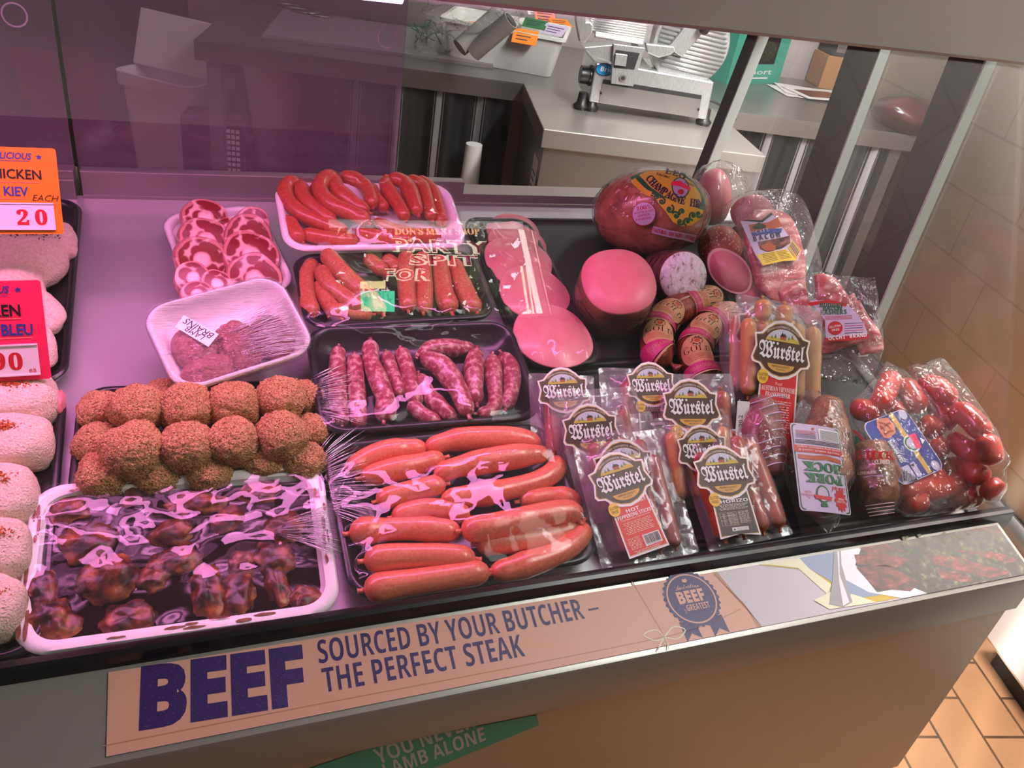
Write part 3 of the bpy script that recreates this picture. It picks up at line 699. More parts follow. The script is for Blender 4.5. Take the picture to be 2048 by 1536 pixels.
# the street tree outside
tr = thing('street_tree', 'leafy street tree outside the shopfront, mirrored in the glass', 'tree', (2.0, -5.2, 0))
b = MB(); b.tube(smooth([(2.0, -5.2, 0), (2.05, -5.2, 2.0), (1.9, -5.1, 3.6)], 12), np.linspace(0.16, 0.07, 12), 10); b.build('trunk', plain('bark', '4A3A2C', 0.9), tr)
b = MB(); lm = [mottled('leaf_green', [(0.3, '2E3A1A'), (0.7, '5A6A2E')], 30, 0.7, 0, 0)]
for i in range(2600):
    a, c = random.random()*2*PI, random.uniform(-1, 1); q = random.random()**0.4; s = math.sqrt(1 - c*c)
    P = np.array([1.95 + 2.3*q*s*math.cos(a), -5.1 + 1.2*q*s*math.sin(a), 4.5 + 1.35*q*c]); f = Fr(P, RNG.normal(size=3), RNG.normal(size=3)); w = random.uniform(0.09, 0.19)
    b.add([f.p(-w, 0), f.p(0, -w*0.4), f.p(w, 0), f.p(0, w*0.4)], [(0, 1, 2, 3)])
b.build('foliage', lm, tr, False)

# ------------------------------------------------------------------ the display case
CX0, CX1, CXG = -1.15, 0.922, 0.957
case = thing('display_case', 'refrigerated butcher display case with sloping front glass and steel deck', 'display case', (-0.1, 0.8, 0.0))
d1 = lambda x, s, h: np.array([x, 0, 0]) + np.array([0, DK0[1], DK0[2]]) + DS*s + DN*h
DECK = Fr((0, DK0[1], DK0[2]), (1, 0, 0), DS); DL = np.linalg.norm(DK1 - DK0)
MB().box(DECK, CX0, CXG - 0.012, -0.010, DL, -0.012, -0.0005).build('deck', M['deck'], case, False)
b = MB(); prof = [(0.512, 0.862), (0.503, 0.868), (0.500, 0.890), (0.502, 0.9015), (0.506, 0.903), (0.515, 0.900), (0.5165, 0.890), (0.5165, 0.862)]
b.loft([[(x, y, z) for y, z in prof] for x in (CX0, CXG)]); b.build('front_ledge', M['black'], case, True, angle=35)
b = MB(); prof = [(0.4250, 0.812), (0.4240, 0.860), (0.4265, 0.866), (0.431, 0.8685), (0.5035, 0.8895), (0.506, 0.872), (0.436, 0.856), (0.433, 0.812)]
b.loft([[(x, y, z) for y, z in prof] for x in (CX0, CX1 + 0.012)]); b.build('front_sill', M['rail'], case, True, angle=30)
MB().box(WORLD, CX0, CX1 + 0.012, 0.4335, 0.445, 0.455, 0.812).build('front_panel', M['panel'], case, False)
MB().box(WORLD, CX1 - 0.008, CX1 + 0.012, 0.446, 1.21, 0.455, 0.870).build('end_panel', M['panel'], case, False)
MB().box(WORLD, CX0, CX1 - 0.10, 0.52, 1.16, 0.0, 0.455).build('plinth', M['black_mat'], case, False)
b = MB(); prof = [(0.768, 1.388), (0.762, 1.392), (0.715, 1.62), (0.73, 1.63), (0.90, 1.63), (0.90, 1.615), (0.74, 1.615), (0.774, 1.396)]
b.loft([[(x, y, z) for y, z in prof] for x in (CX0, CX1 + 0.040)]); b.build('header', M['header'], case, True, angle=25)
MB().box(WORLD, CX0, CXG, 0.775, 1.22, 1.432, 1.446).build('canopy', M['canopy'], case, False)
# lamp fitting under the header
b = MB(); b.box(WORLD, -1.0, 0.26, 0.835, 0.885, 1.40, 1.43, 0); fit = b.build('lamp_fitting', M['white'], case, False)
b = MB(); b.tube([(-0.98, 0.86, 1.379), (0.2, 0.86, 1.379)], 0.011, 12); b.build('fluorescent_tube', M['tube_on'], fit)
# glass
f = Fr(GP0, (1, 0, 0), GD); gl = np.linalg.norm(GP1 - GP0)
MB().box(f, CX0, CXG - 0.004, 0.003, gl, -0.0012, 0.0).build('front_glass', M['glass'], case, False)
XE = 0.950
pts = [(0.520, 0.905), (0.78, 1.395), (1.19, 1.395), (1.21, 1.035)]; b = MB()
b.loft([[(x, y, z) for y, z in pts] for x in (XE - 0.002, XE + 0.003)]); b.build('end_glass', M['glass'], case, False)
# rear track and sliding doors
b = MB(); b.box(WORLD, -0.148, CX1 - 0.02, 1.20, 1.245, 1.020, 1.045); b.box(WORLD, -0.148, 0.40, 1.196, 1.2, 1.030, 1.066); b.box(WORLD, -0.148, 0.40, 1.20, 1.215, 1.045, 1.066)
b.box(WORLD, -0.148, CX1 - 0.02, 1.193, 1.2, 1.026, 1.033); b.build('rear_track', M['rail'], case, False, bevel=0.001)
b = MB(); b.box(WORLD, CX0, -0.156, 1.190, 1.245, 1.024, 1.055); b.box(WORLD, CX0, -0.156, 1.196, 1.22, 1.055, 1.066); b.build('rear_track', M['rail'], case, False, bevel=0.001)
for nm, x0, x1, y, hx, hz in (('sliding_door', CX0, -0.155, 1.206, -0.196, 1.257), ('sliding_door', -0.152, 0.294, 1.224, 0.268, 1.266)):
    d = MB().box(WORLD, x0, x1, y, y + 0.004, 1.05, 1.43).build(nm, M['door_glass'], case, False)
    b = MB(); fr_ = Fr((hx, y - 0.0012, hz), (1, 0, 0), (0, 0, 1)); b.ring(ell(0, 0, 0.0145, n=32), ell(0, 0, 0.0125, n=32), fr_.p); b.build('finger_hole', plain('hole_rim', 'D8C8D8', 0.3), d)
# posts of the end frame: shaded sides and lit fronts put into the colours
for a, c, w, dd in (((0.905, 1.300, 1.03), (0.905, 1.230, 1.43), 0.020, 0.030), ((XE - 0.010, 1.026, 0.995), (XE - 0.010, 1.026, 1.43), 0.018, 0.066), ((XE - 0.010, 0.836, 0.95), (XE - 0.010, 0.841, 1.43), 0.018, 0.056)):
    ps = MB().bar(a, c, w, dd, (1, 0, 0)).build('post', M['post_shade'], case, False, bevel=0.001)
    o_ = np.array((0, -dd/2 - .0015, 0)); MB().bar(np.array(a) + o_, np.array(c) + o_, w*1.02, .003, (1, 0, 0)).build('painted_lit_face', M['alu'], ps, False)  # bright strip painting the lit front face of the post

MB().box(DECK, 0.9275, CXG - 0.0125, 0.0, DL - .01, 0.0, 0.004).build('dark_cover_strip', M['black_mat'], case, False)  # added dark strip hiding the sunlit edge of the deck

# large black display trays under the smallgoods
for x0, x1, s0, s1, lab in ((0.387, 0.925, 0.305, 0.640, 'large flat black display tray under the hams and ham slices'), (0.387, 0.925, 0.010, 0.300, 'large flat black display tray under the shield label packs')):
    f = DECK.mov((x0 + x1)/2, (s0 + s1)/2, 0.0085); f.w, f.l = x1 - x0, s1 - s0
    tray('display_tray', lab, 'tray', f, M['black_mat'], 0.0055, 0.002, 0.008, 0.025, 0.002)

# ------------------------------------------------------------------ printed banner on the sill
SY = unit(np.array([0, 0.5035 - 0.431, 0.8895 - 0.8685])); SN = np.array([0, -SY[2], SY[1]])
FB = Fr(np.array([0, 0.431, 0.8685]) + SN*0.0010, (1, 0, 0), SY); BW = 0.0680
fb = lambda x, y, z=0: FB.p(x, y, 0.0004 + z*0.00012)
LB = lambda z: (lambda *q: tuple(FB.lpx(*z(*q))[:2]))
BM = ['p_kraft', 'ink_distress', 'p_kraft2', 'p_stone', 'p_mustard', 'p_plate', 'p_plate2', 'p_silver', 'meat_print', 'herb_print', 'p_napkin', 'p_meat2', 'p_salmon', 'p_herb2']
M['ink_distress'] = mottled('worn_purple_ink', [(0.3, '2A1450'), (0.7, '331A5E')], 90, 0.45, 0, 0, fleck=(420, 'C08A80', 0.13))
M['meat_print'] = mottled('printed_steak', [(0.34, '1C0C0A'), (0.46, '4A1E1C'), (0.58, '763834'), (0.74, 'AE7A72')], 60, 0.3, 0, 0, detail=7, stretch=(1, 2.4, 1))
M['herb_print'] = mottled('printed_herbs', [(0.36, '0A0C0A'), (0.52, '20241A'), (0.64, '5A5440'), (0.78, 'A89880')], 110, 0.3, 0, 0, detail=5)
BI = {k: i for i, k in enumerate(BM)}
banner = thing('counter_banner', 'long printed beef banner of kraft paper and sliced steak along the sill', 'banner', FB.p(0.3, 0.04, -0.001))
b = MB(); xl, xr = LB(zoom(0, 0, 1))(215, 1420)[0], CX1 + 0.005
Z3, Z4, Z5 = LB(zoom(0, 1120, 2.844)), LB(zoom(600, 1120, 2.844)), LB(zoom(1240, 1000, 2.535))
clip = lambda pts: [(min(x, xr), min(max(y, 0.0), BW)) for x, y in pts]
b.box(FB, xl, xr, 0, BW, -0.0008, 0.0003, BI['p_stone'])
kx1, kx0 = Z5(455, 345)[0], Z5(700, 660)[0]
b.poly([(xl, 0), (kx0, 0), (kx0 - 0.003, BW*0.45), (kx1, BW), (xl, BW)], fb, 1, BI['p_kraft'])
b.poly([(kx0, 0), (kx0 + 0.006, 0), (kx1 + 0.006, BW), (kx1, BW), (kx0 - 0.003, BW*0.45)], fb, 1, BI['p_kraft2'])
def tline(mb, s, z, bl, br, tl, m, fn, lay=3, bold=0.0, spacing=1.0, **k):
    A, C, T = np.array(z(*bl)), np.array(z(*br)), np.array(z(*tl)); d = C - A; w = np.linalg.norm(d); h = (T - A) @ np.array([-d[1], d[0]])/w
    mb.text(s, *((A + C)/2), h, fn, lay, m, bold, width=w, rot=math.atan2(d[1], d[0]), spacing=spacing, **k)
tline(b, style('BEEF', 'sans'), Z3, (790, 957), (1745, 805), (810, 628), BI['ink_distress'], fb, 3, 0.035, 0.95)
tline(b, style('SOURCED BY YOUR BUTCHER', 'sans'), Z4, (110, 592), (1622, 335), (96, 462), BI['ink_distress'], fb, 3, -0.005)
A, C = Z4(1640, 285), Z4(1695, 272); b.poly(rc(A[0], A[1] - 0.001, C[0], A[1] + 0.001), fb, 3, BI['ink_distress'])
tline(b, style('THE PERFECT STEAK', 'sans'), Z4, (138, 757), (1282, 548), (115, 622), BI['ink_distress'], fb, 3, -0.005)
def strip(mb, pts, w, m, fn, lay):
    P = smooth(pts, 20); t = np.gradient(P, axis=0); t /= np.linalg.norm(t, axis=1)[:, None]; n = np.stack([-t[:, 1], t[:, 0]], 1)
    a, c = P + n*w/2, P - n*w/2; v = [fn(x, y, lay) for x, y in np.vstack([a, c])]; k = len(P)
    mb.add(v, [(i, i+1, k+i+1, k+i) for i in range(k-1)], m)
strip(b, [Z3(585, 1060), Z4(0, 842), Z4(1300, 595), Z5(225, 695), Z5(420, 640), Z5(610, 555)], 0.0010, BI['p_kraft2'], fb, 2)
strip(b, [Z5(52, 400), Z5(110, 500), Z5(225, 695)], 0.0013, BI['p_kraft2'], fb, 2)
for pts in ([(225, 695), (180, 660), (120, 685), (180, 715), (225, 698)], [(225, 695), (270, 645), (330, 660), (290, 705), (228, 698)], [(225, 695), (205, 730), (190, 765)], [(225, 695), (240, 730), (245, 757)]): strip(b, [Z5(*q) for q in pts], 0.0012, BI['p_napkin'], fb, 3)
# rosette
c = np.array(Z5(362, 500)); r = abs(Z5(512, 500)[0] - Z5(212, 500)[0])/2*0.98; bfn = lambda x, y, z=0: fb(c[0] + x*r, c[1] + y*r*0.98, z)
b.poly(star(0, 0, 1.0, 0.93, 30), bfn, 3, BI['ink_distress']); b.ring(ell(0, 0, 0.86, n=48), ell(0, 0, 0.81, n=48), bfn, 4, BI['p_kraft'])
for a in (-0.5, 0.5): b.poly([(a - 0.28, -0.7), (a + 0.28, -0.7), (a + 0.30, -1.32), (a, -1.12), (a - 0.26, -1.36)], bfn, 2, BI['ink_distress'])
b.text(style('Australian', 'script'), 0, 0.36, 0.17, bfn, 4, BI['p_kraft'], width=0.86, arc=2.6); b.text(style('BEEF', 'sans'), 0, -0.12, 0.38, bfn, 4, BI['p_kraft'], 0.03, width=0.98)
b.text(style('GREATEST', 'sans'), 0.10, -0.40, 0.2, bfn, 4, BI['p_kraft'], width=0.84); b.text('THE', -0.36, -0.40, 0.07, bfn, 4, BI['p_kraft'], rot=PI/2, width=0.16)
b.poly([(-0.09, 0.62), (-0.04, 0.70), (0.02, 0.66), (0.06, 0.72), (0.11, 0.62), (0.04, 0.56), (-0.05, 0.58)], bfn, 4, BI['p_kraft'])
# printed photograph: cloth, plate, knife, steak and herbs
P5 = lambda pts, m, l: b.poly(clip([Z5(*q) for q in pts]), fb, l, BI[m])
P5([(700, 330), (900, 270), (1090, 232), (2000, 40), (2100, 380), (1180, 540), (1070, 500), (1060, 440), (900, 350)], 'p_mustard', 2)
P5([(690, 300), (900, 255), (960, 350), (1070, 430), (1050, 480), (900, 345), (760, 330)], 'p_napkin', 3)
P5([(890, 262), (1080, 232), (2090, 30), (2100, 370), (1200, 500), (1060, 410), (960, 350)], 'p_plate2', 4)
P5([(1090, 238), (2090, 40), (2100, 360), (1430, 500), (1260, 470), (1130, 400)], 'p_plate', 5)
P5([(980, 510), (1060, 470), (1180, 480), (1300, 520), (1060, 556)], 'p_napkin', 5)
P5([(1205, 215), (1500, 150), (2090, 30), (2100, 370), (1560, 480), (1470, 440), (1300, 470), (1190, 330)], 'herb_print', 6)
for q in ([(1200, 230), (1330, 205), (1450, 265), (1250, 268)], [(1185, 280), (1300, 270), (1480, 300), (1400, 345), (1200, 330)], [(1195, 345), (1350, 330), (1520, 420), (1470, 465), (1290, 450)], [(1545, 280), (1700, 290), (1980, 370), (1880, 400), (1600, 330)], [(1680, 255), (1900, 265), (2040, 310), (1960, 320)], [(1750, 130), (1900, 110), (2010, 160), (1900, 170)], [(1590, 350), (1740, 370), (1800, 420), (1640, 410)]): P5(q, 'meat_print', 7)
for i in range(26):
    x, y = random.uniform(1400, 1980), random.uniform(130, 330); q = Z5(x, y); b.poly(ell(q[0], q[1], 0.0032, 0.0024, 10, rot=random.random()*3), fb, 8, BI['p_herb2'])
P5([(1062, 232), (1098, 228), (1120, 330), (1175, 520), (1130, 545), (1058, 530), (1075, 400)], 'p_silver', 8); P5([(1085, 240), (1096, 240), (1110, 380), (1160, 520), (1128, 540), (1108, 420)], 'p_plate', 9)
b.build('printed_sheet', [M[k] for k in BM], banner, False)

# lamb sticker on the front panel
FP = Fr((0, 0.4332, 0), (1, 0, 0), (0, 0, 1)); LP = LB(zoom(0, 0, 1)); LP = lambda u, v: tuple(FP.lpx(u, v)[:2]); fp = lambda x, y, z=0: FP.p(x, min(y, .8112), 0.0003 + z*0.0002)
Zp = lambda x, y: LP(*zoom(600, 1120, 2.844)(x, y))
b = MB(); b.poly([Zp(1345, 880), Zp(1360, 938), Zp(560, 1265), Zp(-300, 1500), Zp(-300, 1290), Zp(60, 1183), Zp(420, 1060)], fp, 0, 0)
tline(b, style('YOU NEVER', 'sans'), Zp, (445, 1160), (1000, 945), (425, 1075), 1, fp, 1, 0.0); tline(b, style('LAMB ALONE', 'sans'), Zp, (490, 1235), (1057, 1022), (470, 1160), 1, fp, 1, 0.0)
tag(b.build('panel_sticker', [M['ink_teal'], M['p_lightgrey']], None, False), 'green sticker with pale capital letters on the case front panel', 'sticker')
# ------------------------------------------------------------------ trays on the deck
PLEATS = []
Z2 = zoom(600, 640, 2.56); Z5m = zoom(520, 330, 2.844); Zb = zoom(0, 740, 2.844); Zo = zoom(0, 280, 3.072); Z6 = zoom(1060, 320, 2.844); Z7 = zoom(1060, 720, 3.303); Z8 = zoom(1440, 560, 2.954)
def sausage_tray(name, tlabel, corners, h, tilt, tmat, smat, group, rows, film_amp=0.001, depth=0.026, fat=1.12):
    f = frame_px(corners, h, tilt); t = tray(name, tlabel, 'tray of sausages', f, tmat, depth)
    wrap(t, f, sausages(f, rows, smat, group, -depth + 0.005, fat=fat), amp=film_amp)
    return f, t
G = 'plump sausages in the front black tray'
f_, t_ = sausage_tray('foam_tray', 'black foam tray of plump pink sausages by the front ledge', [(648, 885), (1098, 842), (1200, 1118), (695, 1208)], 0.025, 2, M['black'], 's_plump', G, [
    ('topmost plump pink sausage, along the far edge of the front black tray', Z2, [(640, 655), (800, 615), (1000, 606), (1150, 615), (1235, 650)], 0.0118, 0.003),
    ('plump pink sausage at the far left corner of the front black tray', Z2, [(240, 780), (330, 715), (470, 670), (650, 655)], 0.0118, 0.0),
    ('plump pink sausage below the far left one in the front black tray', Z2, [(310, 810), (470, 770), (620, 735), (740, 705)], 0.0118, 0.004),
    ('long plump pink sausage with a shiny ridge, second from the far right edge', Z2, [(690, 800), (800, 755), (1000, 715), (1180, 690), (1275, 690)], 0.0120, 0.010),
    ('plump pink sausage curling round at the right of the front black tray', Z2, [(720, 925), (850, 905), (1050, 870), (1230, 820), (1310, 760), (1290, 700)], 0.0126, 0.004),
    ('short plump pink sausage at mid left of the front black tray', Z2, [(390, 930), (520, 890), (640, 860), (745, 840)], 0.0124, 0.004),
    ('plump pink sausage half hidden in the middle of the front black tray', Z2, [(470, 1010), (620, 970), (760, 975), (870, 1010)], 0.0120, -0.001),
    ('blunt ended plump sausage at the left edge, third from the ledge', Z2, [(250, 1095), (400, 1075), (620, 1070), (825, 1085)], 0.0125, 0.004),
    ('plump sausage behind the big front one on the right', Z2, [(1120, 930), (1250, 905), (1370, 920), (1410, 980)], 0.0118, 0.0),
    ('biggest plump sausage with a bright film highlight, right of the front tray', Z2, [(825, 1080), (1000, 1055), (1200, 1010), (1370, 985), (1430, 1030)], 0.0145, 0.011),
    ('plump sausage tucked under the biggest one in the front tray', Z2, [(900, 1150), (1100, 1135), (1300, 1100), (1430, 1060)], 0.0125, -0.001),
    ('plump sausage second from the ledge on the left of the front tray', Z2, [(325, 1235), (500, 1215), (700, 1210), (900, 1225)], 0.0138, 0.004),
    ('plump sausage bending up along the right end of the front tray', Z2, [(975, 1300), (1150, 1255), (1330, 1190), (1430, 1110), (1450, 1040)], 0.0130, 0.002),
    ('plump sausage nearest the ledge at the left of the front tray', Z2, [(325, 1385), (500, 1355), (750, 1320), (970, 1285)], 0.0138, 0.002)], 0.0013, 0.0232, 1.22)
PLEATS.append((t_, f_, ((655, 960), 60, 1.5, .075, .1)))
G = 'speckled pork sausages in the middle black tray'
f_, t_ = sausage_tray('foam_tray', 'black foam tray of dark speckled pork sausages behind the plump ones', [(608, 655), (1024, 636), (1088, 838), (640, 866)], 0.036, 4, M['black'], 's_pork', G, [
    ('leftmost speckled pork sausage in the middle tray', Z2, [(198, 140), (190, 260), (195, 400), (215, 545)], 0.0108, 0.002),
    ('second speckled pork sausage from the left, darker red', Z2, [(278, 180), (285, 300), (295, 430), (305, 555)], 0.0108, 0.002),
    ('third speckled pork sausage from the left, reaching furthest back', Z2, [(360, 110), (365, 210), (410, 330), (440, 420), (430, 520)], 0.0112, 0.006),
    ('pale short speckled sausage, fourth from the left', Z2, [(440, 165), (465, 250), (500, 340), (510, 400)], 0.0100, 0.0),
    ('fifth speckled pork sausage from the left', Z2, [(515, 145), (550, 250), (580, 370), (600, 440)], 0.0106, 0.003),
    ('speckled sausage lying crosswise along the back of the middle tray', Z2, [(610, 190), (680, 150), (800, 145), (900, 150)], 0.0110, -0.001),
    ('fat speckled sausage slanting across the middle tray', Z2, [(615, 185), (720, 235), (800, 340), (850, 450), (865, 490)], 0.0128, 0.008),
    ('dull speckled sausage under the slanting fat one', Z2, [(610, 280), (650, 370), (730, 460), (800, 510)], 0.0110, -0.001),
    ('speckled sausage at the bottom centre of the middle tray', Z2, [(560, 420), (620, 480), (720, 540)], 0.0108, -0.002),
    ('upright speckled sausage right of the slanting fat one', Z2, [(905, 150), (890, 250), (895, 360), (905, 430)], 0.0115, 0.006),
    ('hooked speckled sausage curling forward at its near end', Z2, [(985, 180), (990, 300), (1000, 410), (975, 470), (905, 480)], 0.0108, 0.003),
    ('rightmost speckled pork sausage in the middle tray', Z2, [(1030, 170), (1080, 250), (1080, 370), (1050, 460)], 0.0108, 0.002)], 0.0012)
PLEATS.append((t_, f_, ((640, 790), 44, 1.0, .055, .05)))
G = 'herbed sausages in the third black tray'
sausage_tray('foam_tray', 'black foam tray of brown herbed sausages behind the speckled pork tray', [(585, 512), (955, 492), (985, 640), (606, 652)], 0.034, 5, M['black'], 's_brown', G, [
    ('herbed sausage at the left edge of the third tray, bowed outward', Z5m, [(310, 545), (262, 640), (268, 760), (300, 870)], 0.0125, 0.0),
    ('top herbed sausage crossing from the back left corner', Z5m, [(365, 490), (440, 580), (530, 670), (610, 740)], 0.0135, 0.016),
    ('herbed sausage just below the top crossing one', Z5m, [(345, 580), (390, 680), (480, 750), (580, 820)], 0.0130, 0.008),
    ('herbed sausage low in the left half of the third tray', Z5m, [(340, 660), (370, 750), (420, 830), (460, 870)], 0.0125, 0.0),
    ('stub of herbed sausage at the near left of the third tray', Z5m, [(400, 860), (470, 830), (560, 845), (640, 850)], 0.0120, 0.0),
    ('herbed sausage at the back of the third tray, left of centre', Z5m, [(600, 520), (660, 570), (720, 620)], 0.0120, 0.002),
    ('herbed sausage at the back of the third tray, near centre', Z5m, [(700, 520), (760, 570), (800, 620)], 0.0120, 0.0),
    ('first of the four upright herbed sausages on the right', Z5m, [(835, 500), (830, 600), (835, 720), (845, 830)], 0.0135, 0.006),
    ('second of the four upright herbed sausages on the right', Z5m, [(925, 500), (930, 610), (935, 730), (930, 840)], 0.0130, 0.004),
    ('third of the four upright herbed sausages on the right', Z5m, [(1020, 520), (1035, 630), (1050, 740), (1090, 840)], 0.0130, 0.003),
    ('fourth upright herbed sausage, at the right end of the third tray', Z5m, [(1100, 540), (1140, 650), (1180, 750), (1235, 840)], 0.0125, 0.003),
    ('herbed sausage lying low between the crossing and the upright ones', Z5m, [(590, 700), (650, 780), (700, 850)], 0.0120, -0.001)], 0.0012)
G = 'red beef sausages in the white tray at the back'
sausage_tray('foam_tray', 'white foam tray heaped with red beef sausages at the back rail', [(548, 362), (896, 366), (940, 492), (566, 500)], 0.060, 8, M['foam'], 's_red', G, [
    ('red sausage looping at the far left of the white tray', Z5m, [(225, 90), (155, 115), (150, 185), (230, 270), (350, 330), (500, 385)], 0.0120, 0.004),
    ('red sausage just inside the far left loop', Z5m, [(235, 100), (250, 180), (330, 255), (430, 330)], 0.0110, 0.010),
    ('red sausage peeping out behind the left loop', Z5m, [(285, 105), (320, 170), (360, 220)], 0.0110, 0.0),
    ('red sausage arching highest, left of centre in the white tray', Z5m, [(440, 60), (365, 80), (345, 150), (420, 230), (540, 280), (620, 330)], 0.0125, 0.018),
    ('red sausage running beside the highest arch', Z5m, [(425, 65), (440, 140), (520, 210), (620, 270)], 0.0115, 0.016),
    ('red sausage bowed over the middle of the white tray', Z5m, [(450, 60), (560, 90), (620, 150), (640, 240)], 0.0115, 0.012),
    ('red sausage short and hidden in the middle of the white tray', Z5m, [(620, 110), (660, 190), (720, 260)], 0.0110, 0.004),
    ('red sausage at the near left corner of the white tray', Z5m, [(160, 300), (190, 360), (240, 430)], 0.0115, 0.0),
    ('red sausage lying along the near edge of the white tray', Z5m, [(240, 385), (350, 410), (460, 425), (560, 430)], 0.0110, 0.0),
    ('red sausage crossing the right half from behind', Z5m, [(710, 75), (730, 140), (790, 230), (830, 310)], 0.0115, 0.010),
    ('red sausage arching third from the right end', Z5m, [(730, 65), (820, 100), (860, 170), (900, 280)], 0.0115, 0.014),
    ('red sausage second from the right end', Z5m, [(830, 75), (920, 120), (950, 200), (980, 310)], 0.0110, 0.008),
    ('red sausage outermost at the right end', Z5m, [(890, 75), (975, 140), (1010, 230), (1040, 340)], 0.0110, 0.003),
    ('red sausage along the near edge, right of centre', Z5m, [(540, 370), (640, 400), (760, 420), (880, 425)], 0.0110, 0.001),
    ('red sausage above the near right edge', Z5m, [(640, 320), (760, 370), (880, 395), (1010, 405)], 0.0110, 0.004)], 0.0012)

# sliced ham
f = frame_px([(925, 434), (1062, 436), (1208, 722), (1068, 738)], 0.030, 0)
t = tray('foam_tray', 'narrow black foam tray of overlapping ham slices right of the sausages', 'tray of ham', f, M['black'], 0.018)
balls = []
for i, ((u, v), lab) in enumerate(zip([(1440, 400), (1460, 470), (1462, 560), (1556, 735), (1665, 985)], ['pink ham slice furthest back in its tray', 'pink ham slice second from the back', 'large pink ham slice in the middle of its tray', 'large pink ham slice second from the front', 'front ham slice, lying over the others'])):
    c = f.px(*Z5m(u, v), -0.011 + 0.0035*i); r = (0.043, 0.046, 0.052, 0.052, 0.056)[i]
    n = unit(f.z - f.y*0.16); g = Fr(c + f.z*0.004, f.x, f.y - f.z*(f.y @ n)/(f.z @ n)); b = MB(); rings = []
    for q, z in ((0.2, 0.0010), (0.97, 0.0008), (1.0, 0.0), (0.97, -0.0008), (0.2, -0.001)):
        rings.append([g.p(r*q*math.cos(a)*(1 + 0.03*math.sin(3*a + i)), r*q*math.sin(a)*(0.98 + 0.02*math.cos(2*a)), z*2 + (0.0012*math.sin(2*a + i) if q > 0.5 else 0)) for a in np.arange(44)*2*PI/44])
    b.loft(rings); o = b.build('ham_slice', M['ham_slice']); tag(o, lab, 'ham slice', 'ham slices in the narrow tray')
    L = f.loc(c); balls += [(L[0] + a*r*0.6, L[1] + d*r*0.6, -0.010 + 0.0035*i + 0.004*d, 0.010) for a in (-1, 0, 1) for d in (-1, 0, 1)]
wrap(t, f, balls, amp=0.0018)

# oxtail
M['oxtail'], nt, p, o = new_mat('oxtail_cut')
uvn = nd(nt, 'ShaderNodeUVMap', uv_map='uv'); ln = nd(nt, 'ShaderNodeVectorMath', operation='LENGTH'); nt.links.new(uvn.outputs[0], ln.inputs[0])
vz = tex(nt, 'noise', 45, 3); ad = nd(nt, 'ShaderNodeMath', operation='MULTIPLY_ADD'); ad.inputs[1].default_value = 0.32; nt.links.new(vz, ad.inputs[0]); nt.links.new(ln.outputs['Value'], ad.inputs[2])
base = ramp(nt, ad.outputs[0], [(0.30, hexc('F2D8D8')), (0.42, hexc('EFC4C4')), (0.48, hexc('DE9494')), (0.53, hexc('8E1A28')), (0.98, hexc('7E1422')), (1.0, hexc('C87A7A'))])
vo = tex(nt, 'voronoi', 75); fat = ramp(nt, vo, [(0.60, (0, 0, 0)), (0.75, (1, 1, 1))])
nt.links.new(mixc(nt, fat, base, hexc('E8B4B0')), p.inputs['Base Color']); p.inputs['Roughness'].default_value = 0.32; bump(nt, p, vz, 0.4, 0.002)
f = frame_px([(346, 420), (546, 412), (562, 566), (356, 618)], 0.024, 3)
t = tray('foam_tray', 'narrow white foam tray of cut oxtail left of the red sausages', 'tray of oxtail', f, M['foam'], 0.022)
balls = []
for (u, v), r, tx, ty, th, lab in [((1265, 475), 0.030, 0.1, -0.5, .022, 'large round oxtail cut at the far left of its tray'), ((1400, 535), 0.016, 0.0, -0.3, .02, 'small oxtail piece between the two far cuts'), ((1560, 500), 0.022, 0.0, -0.9, .024, 'oxtail cut in the far right corner of its tray'),
        ((1270, 615), 0.034, 0.15, -0.6, .022, 'broad oxtail cut below the far left one'), ((1530, 600), 0.032, -0.1, -1.0, .022, 'oxtail cut seen edge on at the right'), ((1240, 735), 0.032, 0.1, -1.0, .022, 'oxtail cut standing on edge at mid left'),
        ((1540, 705), 0.036, 0.0, -0.4, .022, 'biggest oxtail cut with a wide bone, right of centre'), ((1190, 845), 0.022, 0.0, -0.5, .026, 'small bright oxtail cut at lower left'), ((1335, 885), 0.020, 0.1, -0.5, .022, 'oxtail cut at lower middle beside the brains tray'),
        ((1560, 850), 0.034, -0.1, -0.7, .022, 'oxtail cut half hidden behind the brains tray'), ((1215, 950), 0.020, 0.0, -0.5, .02, 'lowest oxtail cut, peeping out above the brains tray')]:
    c = f.px(*Zo(u, v), 0.014); n = unit(f.z + f.x*tx + f.y*ty); g = Fr(c, f.x, f.y - n*(f.y @ n) - f.x*0.0, None); g = Fr(c, g.x - n*(g.x @ n), np.cross(n, g.x)); b = MB()
    sd = random.random()*9; rings = []; uvs = []
    for q, z in ((0.02, 0.001), (0.35, 0.001), (0.7, 0.0006), (0.95, 0), (1.0, -0.003), (1.02, -th*0.5), (0.95, -th)):
        rings.append([g.p(r*q*k*math.cos(a), r*q*k*math.sin(a), z) for a in np.arange(30)*2*PI/30 for k in [1 + 0.10*noise.noise(Vector((math.cos(a)*1.4, math.sin(a)*1.4, sd)))]])
        uvs += [((q if z > -0.01 else 1.2)*math.cos(a), (q if z > -0.01 else 1.2)*math.sin(a)) for a in np.arange(30)*2*PI/30]
    b.loft(rings); b.uv[-1] = np.array(uvs); o = b.build('oxtail_cut', M['oxtail'], angle=50); tag(o, lab, 'oxtail', 'oxtail cuts on the narrow white tray')
    L = f.loc(c); balls.append((L[0], L[1], L[2] - r*0.7, r*0.9))
wrap(t, f, balls, amp=0.0016)

